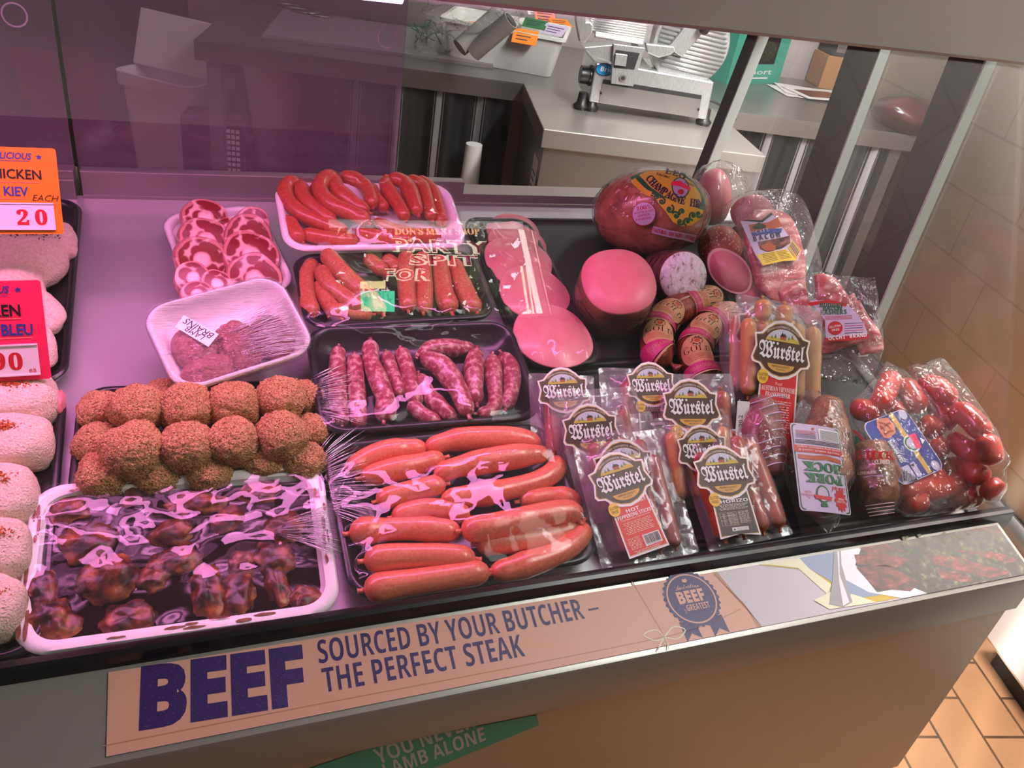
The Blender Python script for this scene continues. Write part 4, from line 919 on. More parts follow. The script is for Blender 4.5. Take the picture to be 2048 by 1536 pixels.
# lamb brains
f = frame_px([(290, 622), (578, 552), (612, 690), (340, 784)], 0.062, 12); f.l = 0.118
t = tray('foam_tray', 'white foam tray of lamb brains with a handwritten sticker, tilted', 'tray of brains', f, M['foam'], 0.034, lip=0.006, flare=0.012)
balls = []
for i, (x, y, rx, ry, lab) in enumerate([(-0.040, -0.002, .024, .030, 'lamb brain under the handwritten sticker'), (-0.038, -0.034, .030, .018, 'lamb brain at the near left of its tray'), (0.004, -0.014, .026, .032, 'lamb brain in the middle of its tray'), (0.042, -0.016, .024, .030, 'lamb brain at the right of its tray')]):
    g = f.mov(x, y, -0.016); blob('lamb_brain', 'brain', g, rx, ry, 0.017, lab, 'lamb brain', 'lamb brains in the white tray', amp=0.10, fq=2.5, amp2=0.10, fq2=7, nu=34, nv=22, seed=i*3.3, flat=-0.014)
    balls += [(x, y, -0.024, .026), (x + rx*.4, y, -0.024, .024), (x - rx*.4, y, -0.024, .024)]
wrap(t, f, balls, 'cling_ridge', amp=0.0009)
PLEATS.append((t, f, ((592, 640), 60, .5, .075, 3.1))); PLEATS.append((t, f, ((560, 660), 40, .3, .06, 3.2)))
b = MB(); ZS = lambda *q: f.lpx(*Zo(*q), 0.003)[:2]; A, B_, C_, D_ = (np.array(ZS(*q)) for q in ((1130, 1078), (1345, 1195), (1280, 1272), (1075, 1150)))
fs = lambda x, y, z=0: f.p(x, y, 0.0036 + z*0.0003); b.poly([A, B_, C_, D_], fs, 0, 0)
ang = math.atan2(*(D_ - C_)[::-1]) ; w = np.linalg.norm(B_ - A)
for s, t_, h in (('LAMB', 0.30, 0.0075), ('BRAINS', 0.68, 0.0085)):
    m_ = (C_ + D_)/2*(1 - t_) + (A + B_)/2*t_; b.text(s, m_[0], m_[1], h, fs, 1, 1, 0.0, width=w*(0.5 if s == 'LAMB' else 0.8), rot=ang, shear=0.15, valign=0.5)
b.build('sticker', [M['paper'], M['ink_black']], t, False)

# rissoles
f = frame_px([(150, 792), (640, 762), (655, 960), (138, 985)], 0.024, 0)
f.l = 0.155; tray('foam_tray', 'black foam tray of crumbed rissoles behind the marinated wings', 'tray of rissoles', f, M['black'], 0.022)
for k, (x, y, r, hz, lab) in enumerate([(580, 245, 112, .0, 'crumbed rissole at the far left corner of the tray'), (785, 222, 132, .022, 'crumbed rissole first of the upper back row'), (1060, 222, 138, .022, 'crumbed rissole second of the upper back row'), (1330, 203, 134, .022, 'crumbed rissole third of the upper back row'),
        (1595, 170, 134, .020, 'crumbed rissole last of the upper back row'), (1735, 160, 100, .0, 'crumbed rissole hidden at the far right corner'), (930, 150, 90, .0, 'crumbed rissole glimpsed behind the upper back row on the left'), (1200, 140, 90, .0, 'crumbed rissole glimpsed behind the upper back row in the middle'),
        (560, 430, 118, .0, 'crumbed rissole low at the left edge of the tray'), (765, 460, 150, .022, 'widest crumbed rissole, first of the upper front row'), (1062, 440, 136, .022, 'crumbed rissole second of the upper front row'), (1325, 412, 134, .022, 'reddest crumbed rissole, third of the upper front row'), (1600, 380, 140, .022, 'crumbed rissole last of the upper front row'),
        (1765, 350, 100, .0, 'crumbed rissole low at the right edge of the tray'), (590, 610, 130, .0, 'crumbed rissole at the near left, behind the wings tray'), (890, 600, 120, .0, 'crumbed rissole at the near edge, second from the left'), (1190, 590, 120, .0, 'crumbed rissole at the near edge, third from the left'),
        (1500, 520, 118, .0, 'crumbed rissole at the near edge, fourth from the left'), (1735, 530, 118, .0, 'crumbed rissole at the near right corner'), (1050, 330, 100, -.002, 'crumbed rissole buried in the middle of the heap'), (1380, 310, 100, -.002, 'crumbed rissole buried right of the middle')]):
    c = f.px(*Zb(x, y), hz); rr = r/2.844*np.linalg.norm(c - EYE)/F*1.0
    g = Fr(c, f.x, f.y).rot(k*1.1); blob('rissole', 'crumb', g, rr, rr, rr*0.88, lab, 'rissole', 'crumbed rissoles heaped in the black tray', amp=0.10, fq=1.5, amp2=0.11, fq2=14, seed=k*2.7, nu=48, nv=34, pw=0.86, flat=-0.0165 - hz)

# marinated wings
f = frame_px([(62, 962), (645, 932), (692, 1212), (8, 1331)], 0.024, 2)
f.w *= 0.985; f.w *= 1.0; t = tray('foam_tray', 'large white foam tray of chicken wings in dark marinade by the ledge', 'tray of wings', f, M['foam'], 0.0235, lip=0.012)
b = MB(); gx = np.linspace(-f.w/2 + 0.016, f.w/2 - 0.016, 50); gy = np.linspace(-f.l/2 + 0.016, f.l/2 - 0.016, 40)
Zg = np.array([[-0.009 + 0.003*noise.noise(Vector((x*40, y*40, 2))) for x in gx] for y in gy]); grid_mesh(b, f, gx, gy, Zg, corner=0.02)
tag(b.build('marinade_sauce', M['sauce'], t), None, None, None, 'stuff'); balls = []
for k, (x, y, rx, ry, a, lab) in enumerate([(400, 800, 100, 60, .4, 'marinated wing at the far left of the tray'), (800, 690, 110, 60, .9, 'marinated wing poking up at the far edge'), (1120, 760, 150, 60, -.1, 'marinated wing lying long under the film at the far edge'), (1470, 700, 120, 60, .1, 'marinated wing at the far right'), (1290, 860, 90, 60, .8, 'marinated wing right of the long highlight'),
        (620, 1190, 150, 110, -.3, 'largest pale brown wing, left of the tray centre'), (860, 1200, 90, 60, .5, 'marinated wing right beside the largest one'), (1010, 1090, 130, 70, .2, 'marinated wing in the tray centre'), (1180, 1270, 90, 120, .1, 'round ended marinated wing at the near middle'), (1350, 1290, 90, 110, -.2, 'curled marinated wing at the near right'),
        (1560, 1080, 120, 80, -.5, 'marinated wing at the right, under streaky film'), (1580, 1230, 60, 110, .2, 'thin marinated wing tip at the right'), (1730, 1310, 90, 60, -.3, 'pale wing in the near right corner'), (280, 1430, 140, 80, -.4, 'pale curled wing in the near left corner'), (740, 1430, 130, 80, .1, 'dark marinated wing at the near edge'), (240, 1280, 80, 110, .2, 'dark marinated wing at the left edge'), (1380, 1110, 80, 60, .6, 'small marinated wing with a curled highlight'), (500, 990, 130, 90, .2, 'marinated wing sunk in sauce at mid left'), (1620, 900, 110, 70, -.2, 'marinated wing below the far right corner'), (980, 930, 120, 60, .3, 'marinated wing sunk behind the long highlight')]):
    c = f.px(*Zb(x, y), -0.010); q = np.linalg.norm(c - EYE)/F/2.844
    g = Fr(c, f.x, f.y).rot(a); blob('chicken_wing', 'wing', g, rx*q, ry*q*1.25, min(rx, ry)*q*0.75, lab, 'chicken wing', 'chicken wings in dark marinade', amp=0.35, fq=1.6, amp2=0.12, fq2=5, seed=k*3.1, nu=30, nv=20, flat=-0.008)
    L = f.loc(c); balls += [(L[0], L[1], L[2], min(rx, ry)*q*0.85), (L[0] + 0.4*rx*q, L[1], L[2], min(rx, ry)*q*0.7), (L[0] - 0.4*rx*q, L[1], L[2], min(rx, ry)*q*0.7)]
wrap(t, f, balls[::3], amp=0.0014)
PLEATS.append((t, f, ((672, 1060), 46, .9, .060, 3.0)))
# smears of marinade on the rim
b = MB()
for i in range(46):
    s = random.random(); e = random.random(); side = random.choice('LLBTR'); w2, l2 = f.w/2 - 0.007, f.l/2 - 0.007; j = random.uniform(-0.004, 0.004)
    x, y = {'L': (-w2 + j, (s - .5)*1.6*l2), 'R': (w2 + j, (s - .5)*1.6*l2), 'B': ((s - .5)*1.7*w2, -l2 + j), 'T': ((s - .5)*1.7*w2, l2 + j)}[side]; rx, ry = (random.uniform(.001, .002), random.uniform(.002, .011)) if side in 'LR' else (random.uniform(.002, .010), random.uniform(.0008, .002))
    b.poly([(px + 0.0006*noise.noise(Vector((px*900, py*900, i))), py + 0.0006*noise.noise(Vector((px*900, py*900, i + 5)))) for px, py in ell(x, y, rx, ry, 14)], f.p, 0.0008)
tag(b.build('marinade_smears', mottled('dried_marinade', [(0.3, '5A2A14'), (0.7, 'A06838')], 120, 0.4), t, False), None, None, None, 'stuff')

# gathered pleats of film fanning over tray edges
def pleats(t, f, px, n, spread, L, a0, z=.004):
    b = MB(); o = f.lpx(*px, z)
    for i in range(n):
        s = (i/n - .5); a = a0 + s*spread + random.uniform(-.05, .05); x0, y0 = o[0] + random.uniform(-.004, .004), o[1] + s*L*1.1; l = L*random.uniform(.35, 1.0)
        P = [f.p(x0 + l*q*math.cos(a), y0 + l*q*math.sin(a), z + .0022*math.sin(q*2.6) - .0016*q) for q in (0, .3, .6, 1)]; b.tube(P, [.0002, .00042, .00036, .0001], 5, uv=False)
    tag(b.build('film_pleats', M['pleat'], t), None, None, None, 'stuff')
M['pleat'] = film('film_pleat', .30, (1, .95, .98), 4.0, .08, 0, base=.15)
for t_, f_, args in PLEATS: pleats(t_, f_, *args)

# ---- left: crumbed chicken on black trays, with price cards
fk = Fr(deck(60, 590, 0.020), (1, 0, 0), DS); A = fk.lpx(166, 396); B_ = fk.lpx(108, 765)
fk = fk.mov(A[0] - 0.115, (A[1] + B_[1])/2); fk.w, fk.l = 0.23, (A[1] - B_[1])
tray('foam_tray', 'black tray of pale crumbed chicken kievs at the back left', 'tray of chicken', fk, M['black'], 0.019)
for k, (u, v, rx, ry, rz, a, lab, hb) in enumerate([(48, 515, 74, 46, 40, -.15, 'crumbed chicken kiev with a patch of dried herbs on top', 1), (112, 482, 34, 30, 26, .3, 'crumbed chicken kiev peeping out under the orange card', 0), (10, 575, 60, 44, 34, .2, 'crumbed chicken kiev under the top of the pink card', 0), (88, 625, 30, 32, 24, .4, 'crumbed chicken kiev flecked with herbs right of the pink card', 0), (84, 690, 22, 34, 22, .2, 'crumbed chicken kiev lowest beside the pink card', 0)]):
    c = fk.px(u, v, 0.006); q = np.linalg.norm(c - EYE)/F; g = Fr(c, fk.x, fk.y).rot(a)
    o = blob('chicken_kiev', 'kiev', g, rx*q, ry*q*1.6, rz*q, lab, 'crumbed chicken', 'crumbed kievs in the back left tray', amp=0.16, fq=1.4, amp2=0.03, fq2=9, seed=k*4.4, nu=34, nv=22, flat=-0.019)
    if hb:
        b = MB()
        for i in range(160):
            x, y = random.gauss(0.2, .28), random.gauss(0.28, .12); y += 0.3*x; rr = x*x + y*y
            if rr > 0.8: continue
            P = g.p(x*rx*q, y*ry*q*1.6, rz*q*math.sqrt(1 - rr)*1.06 + 0.001); h = Fr(P, RNG.normal(size=3), RNG.normal(size=3)); s = random.uniform(.0006, .0016); b.box(h, -s, s, -s*.4, s*.4, -s*.3, s*.3)
        tag(b.build('herb_flakes', M['herb'], o, False), None, None, None, 'stuff')
fc = Fr(deck(40, 1000, 0.022), (1, 0, 0), DS); A = fc.lpx(136, 772)
fc = fc.mov(A[0] - 0.105, A[1] - 0.154); fc.w, fc.l = 0.21, 0.304
tray('foam_tray', 'black tray of crumbed chicken rolls at the front left', 'tray of chicken', fc, M['black'], 0.019)
for k, (u, v, rx, ry, lab) in enumerate([(38, 806, 60, 46, 'crumbed chicken roll furthest back, its pink end showing'), (30, 893, 54, 50, 'crumbed chicken roll second from the back'), (12, 1000, 44, 56, 'crumbed chicken roll in the middle of the row'), (6, 1108, 40, 54, 'crumbed chicken roll fourth from the back'), (-4, 1222, 34, 50, 'crumbed chicken roll nearest the ledge')]):
    c = fc.px(u - 24, v, 0.004); q = np.linalg.norm(c - EYE)/F; g = Fr(c, fc.x, fc.y)
    o = blob('crumbed_roll', 'kiev', g, (rx + 24)*q, ry*q*1.12, ry*q*0.85, lab, 'crumbed chicken', 'crumbed rolls in the front left tray', amp=0.10, fq=1.4, amp2=0.03, fq2=9, seed=k*5.1, nu=34, nv=22, pw=0.7, flat=-0.017)
    b = MB()
    for i in range(150):
        x, y = random.gauss(0.1, .22), random.gauss(0.2, .14)
        P = g.p(x*(rx + 24)*q, y*ry*q, ry*q*0.85*math.sqrt(max(0.1, 1 - 0.5*(x*x + y*y)))*1.04); h = Fr(P, RNG.normal(size=3), RNG.normal(size=3)); s = random.uniform(.0005, .0013); b.box(h, -s, s, -s*.6, s*.6, -s*.3, s*.3)
    tag(b.build('paprika_dust', M['paprika'], o, False), None, None, None, 'stuff')
    if k == 0:
        e = Fr(g.p((rx + 24)*q*0.93, 0, -0.004), fc.y, fc.z, fc.x); b = MB(); b.loft(blob_rings(e, ry*q*0.55, ry*q*0.4, 0.006, 0.15, 2)); b.build('ham_filling', M['ham_slice'], o)
b = MB()
for i in range(260):
    u, v = random.uniform(95, 140), random.uniform(440, 740); P = fk.px(u - (v - 440)*0.16, v, -0.014); s = random.uniform(.0005, .0014); b.box(Fr(P, RNG.normal(size=3), RNG.normal(size=3)), -s, s, -s, s, -s*.4, s*.4)
tag(b.build('loose_crumbs', M['kiev'], None, False), 'loose pale crumbs scattered on the black kiev tray', 'crumbs', None, 'stuff')

def price_card(name, label, tr, br, mat, Y, rows):
    o = at_y(*br, Y); n = unit(np.array([0.0, -1.0, 0.42])); f = Fr(o, (1, 0, 0), np.cross(n, (1, 0, 0)), n); Tq = f.lpx(*tr)
    f = f.rot(-math.atan2(Tq[0], Tq[1])*0.5); H = f.lpx(*tr)[1]; w = 0.105; t = thing(name, label, 'price card', f.p(-w/2, 0, 0))
    rr = [(x - w/2, y + H/2) for x, y in rrect(w, H, 0.003, 4)]; b = MB(); b.loft([[f.p(x, y, z) for x, y in rr] for z in (-0.0008, 0.0)]); fn = lambda x, y, z=0: f.p(x, y, 0.0003 + z*0.0003)
    L = lambda *q: tuple(f.lpx(*Zo(*q))[:2]); mats = [mat, 'ink_purple', 'ink_black', 'p_pink', 'holder', 'ink_red', 'ink_blue', 'p_salmon']
    for s, rgt, base, top, m_, wd, kw in rows:
        R, T_ = np.array(L(rgt, base)), np.array(L(rgt, top)); h = T_[1] - R[1]; b.text(s, R[0], R[1], h, fn, 1, mats.index(m_), align='R', **dict(dict(bold=0.025, rot=-0.02), **kw))
    return f, t, b, fn, L, mats
f, t, b, fn, L, mats = price_card('price_card', 'orange price card lettered chicken kiev in black and blue', (110, 297), (128, 468), 'p_orange', 0.95, [('DELICIOUS', 190, 121, 82, 'ink_blue', 0, dict(shear=.2, sx=.85)), ('CHICKEN', 256, 244, 186, 'ink_black', 0, dict(sx=.9, bold=.02)), ('KIEV', 176, 345, 290, 'ink_blue', 0, dict(sx=.85)), ('EACH', 352, 379, 340, 'ink_black', 0, dict(shear=.3, bold=-.005))])
sx = L(238, 106); b.poly(star(*sx, .0035, .0014, 5), fn, 1, mats.index('ink_blue')); a, c = L(-60, 134), L(183, 132); b.poly(rc(a[0], c[1], c[0], c[1] + .0006), fn, 1, mats.index('ink_blue'))
for y, x in ((264, 240), (364, 158)): c = L(x, y); b.poly(rc(c[0] - .06, c[1], c[0], c[1] + .0008), fn, 1, mats.index('p_salmon'))
b.build('card', [M[k] for k in mats], t, False)
c = L(346, 552); d = L(330, 388); b = MB(); b.box(f, c[0] - .075, c[0], c[1], d[1], 0.0006, 0.0022); b.box(f, c[0] - .075, c[0], c[1], c[1] + .0015, 0.0022, 0.0034); b.box(f, c[0] - .075, c[0], d[1] - .0015, d[1], 0.0022, 0.0034); hd = b.build('price_holder', M['holder'], t, False)
for s, x in (('2', 148), ('0', 260)): c = L(x, 520); b = MB(); b.text(style(s, 'serif'), c[0], c[1], .0155, lambda x, y, z=0: f.p(x, y, .0024), 0, 0, .02); b.build('digit', M['ink_red'], hd, False)
f, t, b, fn, L, mats = price_card('price_card', 'hot pink price card lettered chicken cordon bleu below the orange one', (78, 560), (103, 757), 'p_pink', 0.80, [('DELICIOUS', 52, 940, 897, 'ink_blue', 0, dict(shear=.2, sx=.85)), ('CHICKEN', 128, 1080, 1010, 'ink_black', 0, dict(sx=.85, bold=.02)), ('CORDON BLEU', 205, 1195, 1128, 'ink_blue', 0, dict(sx=.8))])
sx = L(110, 919); b.poly(star(*sx, .0035, .0014, 5), fn, 1, mats.index('ink_blue')); a = L(48, 958); b.poly(rc(a[0] - .04, a[1], a[0], a[1] + .0006), fn, 1, mats.index('ink_blue'))
for y, x in ((1098, 130), (1214, 200)): c = L(x, y); b.poly(rc(c[0] - .06, c[1], c[0], c[1] + .0008), fn, 1, mats.index('p_salmon'))
b.build('card', [M[k] for k in mats], t, False)
c = L(252, 1440); d = L(225, 1248); b = MB(); b.box(f, c[0] - .07, c[0], c[1], d[1], 0.0006, 0.0022); b.box(f, c[0] - .07, c[0], c[1], c[1] + .0015, 0.0022, 0.0034); b.box(f, c[0] - .07, c[0], d[1] - .0015, d[1], 0.0022, 0.0034); hd = b.build('price_holder', M['holder'], t, False)
for s, x in (('9', 0), ('0', 105)): c = L(x, 1408); b = MB(); b.text(style(s, 'serif'), c[0], c[1], .0165, lambda x, y, z=0: f.p(x, y, .0024), 0, 0, .02); b.build('digit', M['ink_red'], hd, False)
c = L(205, 1424); b = MB(); b.text('ea', c[0], c[1], .0055, lambda x, y, z=0: f.p(x, y, .0024), 0, 0, 0); b.build('digit', M['ink_red'], hd, False)
# ------------------------------------------------------------------ smallgoods on the right
Zh = zoom(1180, 330, 4.389); Zs = zoom(1280, 340, 5.486); Zg = zoom(1280, 570, 7.314); Zk = zoom(1560, 780, 5.12)
def facing(c, blend=0.0):
    """frame at c looking towards the customer, blended towards the deck normal"""
    v = unit(EYE - c); z = unit(v*(1 - blend) + DN*blend); return Fr(c, np.array([1, 0, 0]) - z*z[0], np.cross(z, np.array([1, 0, 0]) - z*z[0]), z)
XM = 0.920                                    # nothing may reach into the end posts
def pull(P, xm=XM): return P if P[0] <= xm else EYE + (P - EYE)*(xm/P[0])
def px_len(c, n): return np.linalg.norm(c - EYE)/F*n
def path_text(mb, s, pts, h, fn, z, m, bold=0.0, sx=1.0, flip=False):
    P = smooth(pts, 60); L = np.r_[0, np.cumsum(np.linalg.norm(np.diff(P, axis=0), axis=1))]; k = L[-1]/len(s)
    for i, ch in enumerate(s):
        q = (i + 0.5)*k; a = np.array([np.interp(q, L, P[:, j]) for j in (0, 1)]); b = np.array([np.interp(q + 0.001, L, P[:, j]) for j in (0, 1)]); d = b - a
        if ch != ' ': mb.text(ch, a[0], a[1], h, fn, z, m, bold, sx, rot=math.atan2(d[1], d[0]))
def drape(f, rx, ry, rz, off=0.0016):
    return lambda x, y, z=0: f.p(x, y, (rz)*math.sqrt(max(0.02, 1 - (x/rx)**2 - (y/ry)**2)) + off + z*0.0003)

# champagne ham in its bag
c = deck(1302, 424, 0.078); f = facing(c, 0.12); rx, ry, rz = px_len(c, 108), px_len(c, 82), 0.074
ham = thing('champagne_ham', 'large round ham in clear plastic with a yellow and green label', 'ham', deck(1302, 470, 0.0))
b = MB(); b.loft(blob_rings(f, rx, ry, rz, 0.05, 1.3, 44, 30, 0.95, 2.0, amp2=0.015, fq2=5)); b.build('ham_body', M['ham_skin'], ham)
b = MB(); b.loft(blob_rings(f, rx*1.035, ry*1.03, rz*1.035, 0.05, 1.3, 52, 36, 0.95, 2.0, amp2=0.03, fq2=9)); b.build('plastic_wrap', M['bag'], ham)
fn = drape(f, rx*1.06, ry*1.06, rz*1.06, 0.003); q = lambda x, y: tuple(f.lpx(*Zh(x, y), rz*0.75)[:2]); b = MB(); HM = ['p_yellow', 'ink_green', 'ink_navy', 'p_pink', 'p_white', 'ink_red', 'p_lav', 'ink_black']; HI = {k: i for i, k in enumerate(HM)}
b.poly([q(*a) for a in ((350, 110), (440, 62), (560, 40), (700, 40), (840, 70), (930, 150), (1000, 260), (1022, 350), (1005, 400), (900, 412), (760, 385), (620, 320), (500, 250), (420, 190))], fn, 0, HI['ink_green'], 0.008)
b.poly([q(*a) for a in ((430, 90), (500, 52), (640, 42), (800, 75), (900, 145), (970, 250), (985, 330), (900, 375), (760, 345), (630, 285), (520, 205))], fn, 1, HI['p_yellow'], 0.008)
for off, mm, w in ((18, 'p_yellow', .0011), (42, 'p_yellow', .0008)): strip(b, [q(x, y + off) for x, y in ((395, 130), (500, 232), (640, 310), (780, 365), (900, 395), (1000, 385))], w, HI[mm], fn, 2)
strip(b, [q(375, 130), q(420, 190), q(480, 250), q(530, 275)], .008, HI['p_yellow'], fn, 1)
path_text(b, style('CHAMPAGNE HAM', 'serif'), [q(482, 128), q(560, 222), q(680, 310), q(800, 355), q(930, 372), q(1010, 352)], 0.0115, fn, 3, HI['ink_navy'], 0.02, 0.70)
path_text(b, style('LEO', 'serif'), [q(655, 72), q(740, 92), q(830, 128)], 0.010, fn, 3, HI['ink_navy'], 0.02)
path_text(b, 'Fully Cooked', [q(585, 92), q(690, 124)], 0.0045, fn, 3, HI['ink_black']); path_text(b, 'Boneless', [q(830, 160), q(915, 190)], 0.0045, fn, 3, HI['ink_black'])
cx, cy = q(790, 205); b.poly(ell(cx, cy, .0135, .0165, 24), fn, 2, HI['ink_green'], .008); b.poly(ell(cx, cy, .0115, .0145, 24), fn, 3, HI['p_lav'], .008); b.poly([q(700, 185), q(720, 150), (cx, cy + .0105), q(880, 200), q(875, 235), (cx, cy + .001)], fn, 4, HI['p_pink'], .008)
b.poly(ell(cx, cy - .007, .005, .004, 14), fn, 4, HI['ink_red'])
scr = [(540, 275), (1000, 395), (985, 465), (890, 530), (800, 545), (720, 510), (660, 430), (590, 350)]; b.poly([q(*a) for a in scr], fn, 1, HI['p_yellow'], .008)
for cx_, cy_, r_ in ((620, 335, 38), (690, 400, 40), (745, 455, 36), (800, 420, 30), (850, 500, 36), (900, 450, 40), (955, 430, 34), (785, 505, 34), (580, 300, 26)):
    strip(b, [q(cx_ + r_*(1 - t/11)*math.cos(t*0.75 + cx_), cy_ + r_*(1 - t/11)*math.sin(t*0.75 + cx_)) for t in range(10)], .0028, HI['ink_green'], fn, 2)
    b.poly([q(cx_ + 0.42*r_*math.cos(t), cy_ + 0.42*r_*math.sin(t)) for t in np.arange(10)*2*PI/10], fn, 2, HI['ink_green'])
b.build('label', [M[k] for k in HM], ham, False)
b = MB(); cx, cy = q(468, 443); r = abs(q(568, 443)[0] - q(368, 443)[0])/2; b.poly(ell(cx, cy, r*1.03, r*1.03, 30), fn, 1, 1, .008); b.poly(ell(cx, cy, r*0.97, r*0.97, 30), fn, 2, 0, .008)
for i, (s, w, h) in enumerate((('100%', 1.25, .34), ('AUSTRALIAN', 1.7, .20), ('OWNED', 1.0, .20), ('COMPANY', 1.35, .20))): b.text(style(s, 'serif'), cx, cy + r*(0.36, 0.08, -0.22, -0.52)[i], r*h, fn, 3, 1, width=r*w, rot=0.12)
b.build('round_sticker', [M['p_lav'], M['ink_red']], ham, False)
b = MB(); P = [q(545, 575), q(680, 605), q(820, 625), q(945, 640)]; strip(b, P, .0098, 0, fn, 1); path_text(b, style('NATURAL HICKORY SMOKED', 'serif'), [(x, y - .0026) for x, y in P], .0055, fn, 3, 1, 0.0, 0.75); b.build('strip_sticker', [M['p_lav'], M['ink_red']], ham, False)
# ham half beside it
c = deck(1428, 395, 0.066); f2 = facing(c, 0.1); t = thing('ham_half', 'cut pink ham in loose plastic right of the labelled ham', 'ham', deck(1428, 440, 0))
b = MB(); b.loft(blob_rings(f2, px_len(c, 34), px_len(c, 52), 0.04, 0.08, 1.4, 30, 20)); b.build('ham_body', M['loin'], t)
b = MB(); b.loft(blob_rings(f2.mov(0.008, 0, -0.005), px_len(c, 60), px_len(c, 64), 0.05, 0.16, 1.6, 36, 26, amp2=0.08, fq2=7)); b.build('plastic_wrap', M['bag'], t)

# ham roll with its cut face up
c = deck(1238, 562, 0.092); v = unit(EYE - c); w = unit(DN - v*(DN @ v)); nf = v*math.cos(.60) + w*math.sin(.60); g = Fr(c, np.array([1, 0, 0]) - nf*nf[0], np.cross(nf, np.array([1, 0, 0]) - nf*nf[0]), nf)
R = px_len(c, 75); t = thing('ham_roll', 'pressed ham roll standing with its smooth pink cut face up', 'ham', c - nf*0.078)
def sup(r, z, e=0.88): return [g.p(math.copysign(abs(math.cos(a))**e, math.cos(a))*r, math.copysign(abs(math.sin(a))**e, math.sin(a))*r, z) for a in np.arange(48)*2*PI/48]
b = MB(); b.loft([sup(R*.93, -.076), sup(R*.99, -.068), sup(R*1.02, -.04), sup(R*1.01, -.008), sup(R, -.001)]); b.build('rind', M['ham_side'], t, angle=60)
b = MB(); b.loft([sup(R*.985, -.001), sup(R*.98, .0006), sup(R*.5, .0012), sup(R*.02, .0014)], False); b.build('cut_face', M['ham_face'], t)
b = MB(); b.loft([[p_ + unit(p_ - c)*0.002*noise.noise(Vector(p_*40)) for p_ in sup(R*1.035 + .001, z)] for z in np.linspace(-.072, -.012, 8)], False, False); b.build('plastic_wrap', M['bag'], t)
# white moulded salami
c = deck(1367, 553, 0.068); v = unit(EYE - c); bk = unit(-v*0.90 + np.array([-0.34, 0, 0]) + DN*0.05); g = Fr(c, np.array([1, 0, 0]) + bk*bk[0]*-1, np.cross(-bk, np.array([1, 0, 0])), -bk); R = px_len(c, 49)
t = thing('white_salami', 'white moulded salami end facing out, wrapped in clear film', 'salami', c - g.z*0.05)
ring = lambda r, z: [g.p(r*math.cos(a), r*math.sin(a), z) for a in np.arange(40)*2*PI/40]
b = MB(); b.loft([ring(R*.6, -.10), ring(R*.98, -.092), ring(R, -.06), ring(R, -.006), ring(R*.985, -.001)]); b.build('rind', M['rind'], t, angle=60)
b = MB(); b.loft([ring(R*.99, -.003), ring(R*.95, .0015), ring(R*.5, .003), ring(R*.02, .0035)], False); b.build('white_end', M['salami_white'], t)
b = MB(); b.loft([[p_ + g.x*0.002*noise.noise(Vector(p_*50)) + g.y*0.002*noise.noise(Vector(p_*47)) for p_ in ring(R*1.05, z)] for z in np.linspace(-.09, -.004, 9)], False, False); b.build('plastic_wrap', M['bag'], t)
# peppered salami and a long dark one
c = deck(1436, 490, 0.052); f2 = facing(c); R = px_len(c, 41); bk = unit(-f2.z*0.8 + f2.x*0.25 - f2.y*0.30)
b = MB(); g = Fr(c - f2.z*0.0, np.array([1, 0, 0]) - bk*bk[0], np.cross(-bk, np.array([1, 0, 0])), -bk); b.lathe(g, [(R*.1, R*.62), (R*.55, R*.52), (R*.85, R*.28), (R*.98, 0), (R, -.03), (R*.97, -.042), (R*.7, -.052)], 36); tag(b.build('peppered_salami', M['salami']), 'red salami end flecked with white fat below the labelled ham', 'salami')
P = [deck(*Zs(1060, 640), .045), deck(*Zs(1130, 900), .045), deck(*Zs(1260, 1130), .04), deck(*Zs(1460, 1370), .035)]; b, _, _ = sausage_mesh(P, px_len(P[1], 15), 16); tag(b.build('dark_salami', M['salami_skin']), 'long dark salami stick between the cut loin and the cafe bacon bag', 'salami')
# cut loin
c = deck(*Zs(985, 1110), 0.066); f2 = facing(c, 0.05).rot(-0.80); a_, b_ = px_len(c, 50), px_len(c, 33); t = thing('cured_loin', 'cut cured loin with an oval pink face and pale fat rim', 'ham', deck(*Zs(985, 1200), 0))
el = lambda k, z, s=1: [f2.p(a_*k*math.cos(q_)*(1 + .06*math.cos(2*q_ + 1)), b_*k*math.sin(q_), z) for q_ in np.arange(40)*2*PI/40]
b = MB(); b.loft([el(.7, -.05), el(1.0, -.04), el(1.04, -.015), el(1.0, -.001)]); b.build('fat_rind', M['fat'], t, angle=60)
b = MB(); b.loft([el(.90, -.001), el(.88, .0008), el(.02, .0012)], False); b.build('cut_face', M['loin'], t)
b = MB(); b.loft(blob_rings(f2.mov(a_*1.15, -0.004, -.022), a_*.55, b_*.8, .02, .1, 1.5)); b.build('loin_end', M['loin'], t)

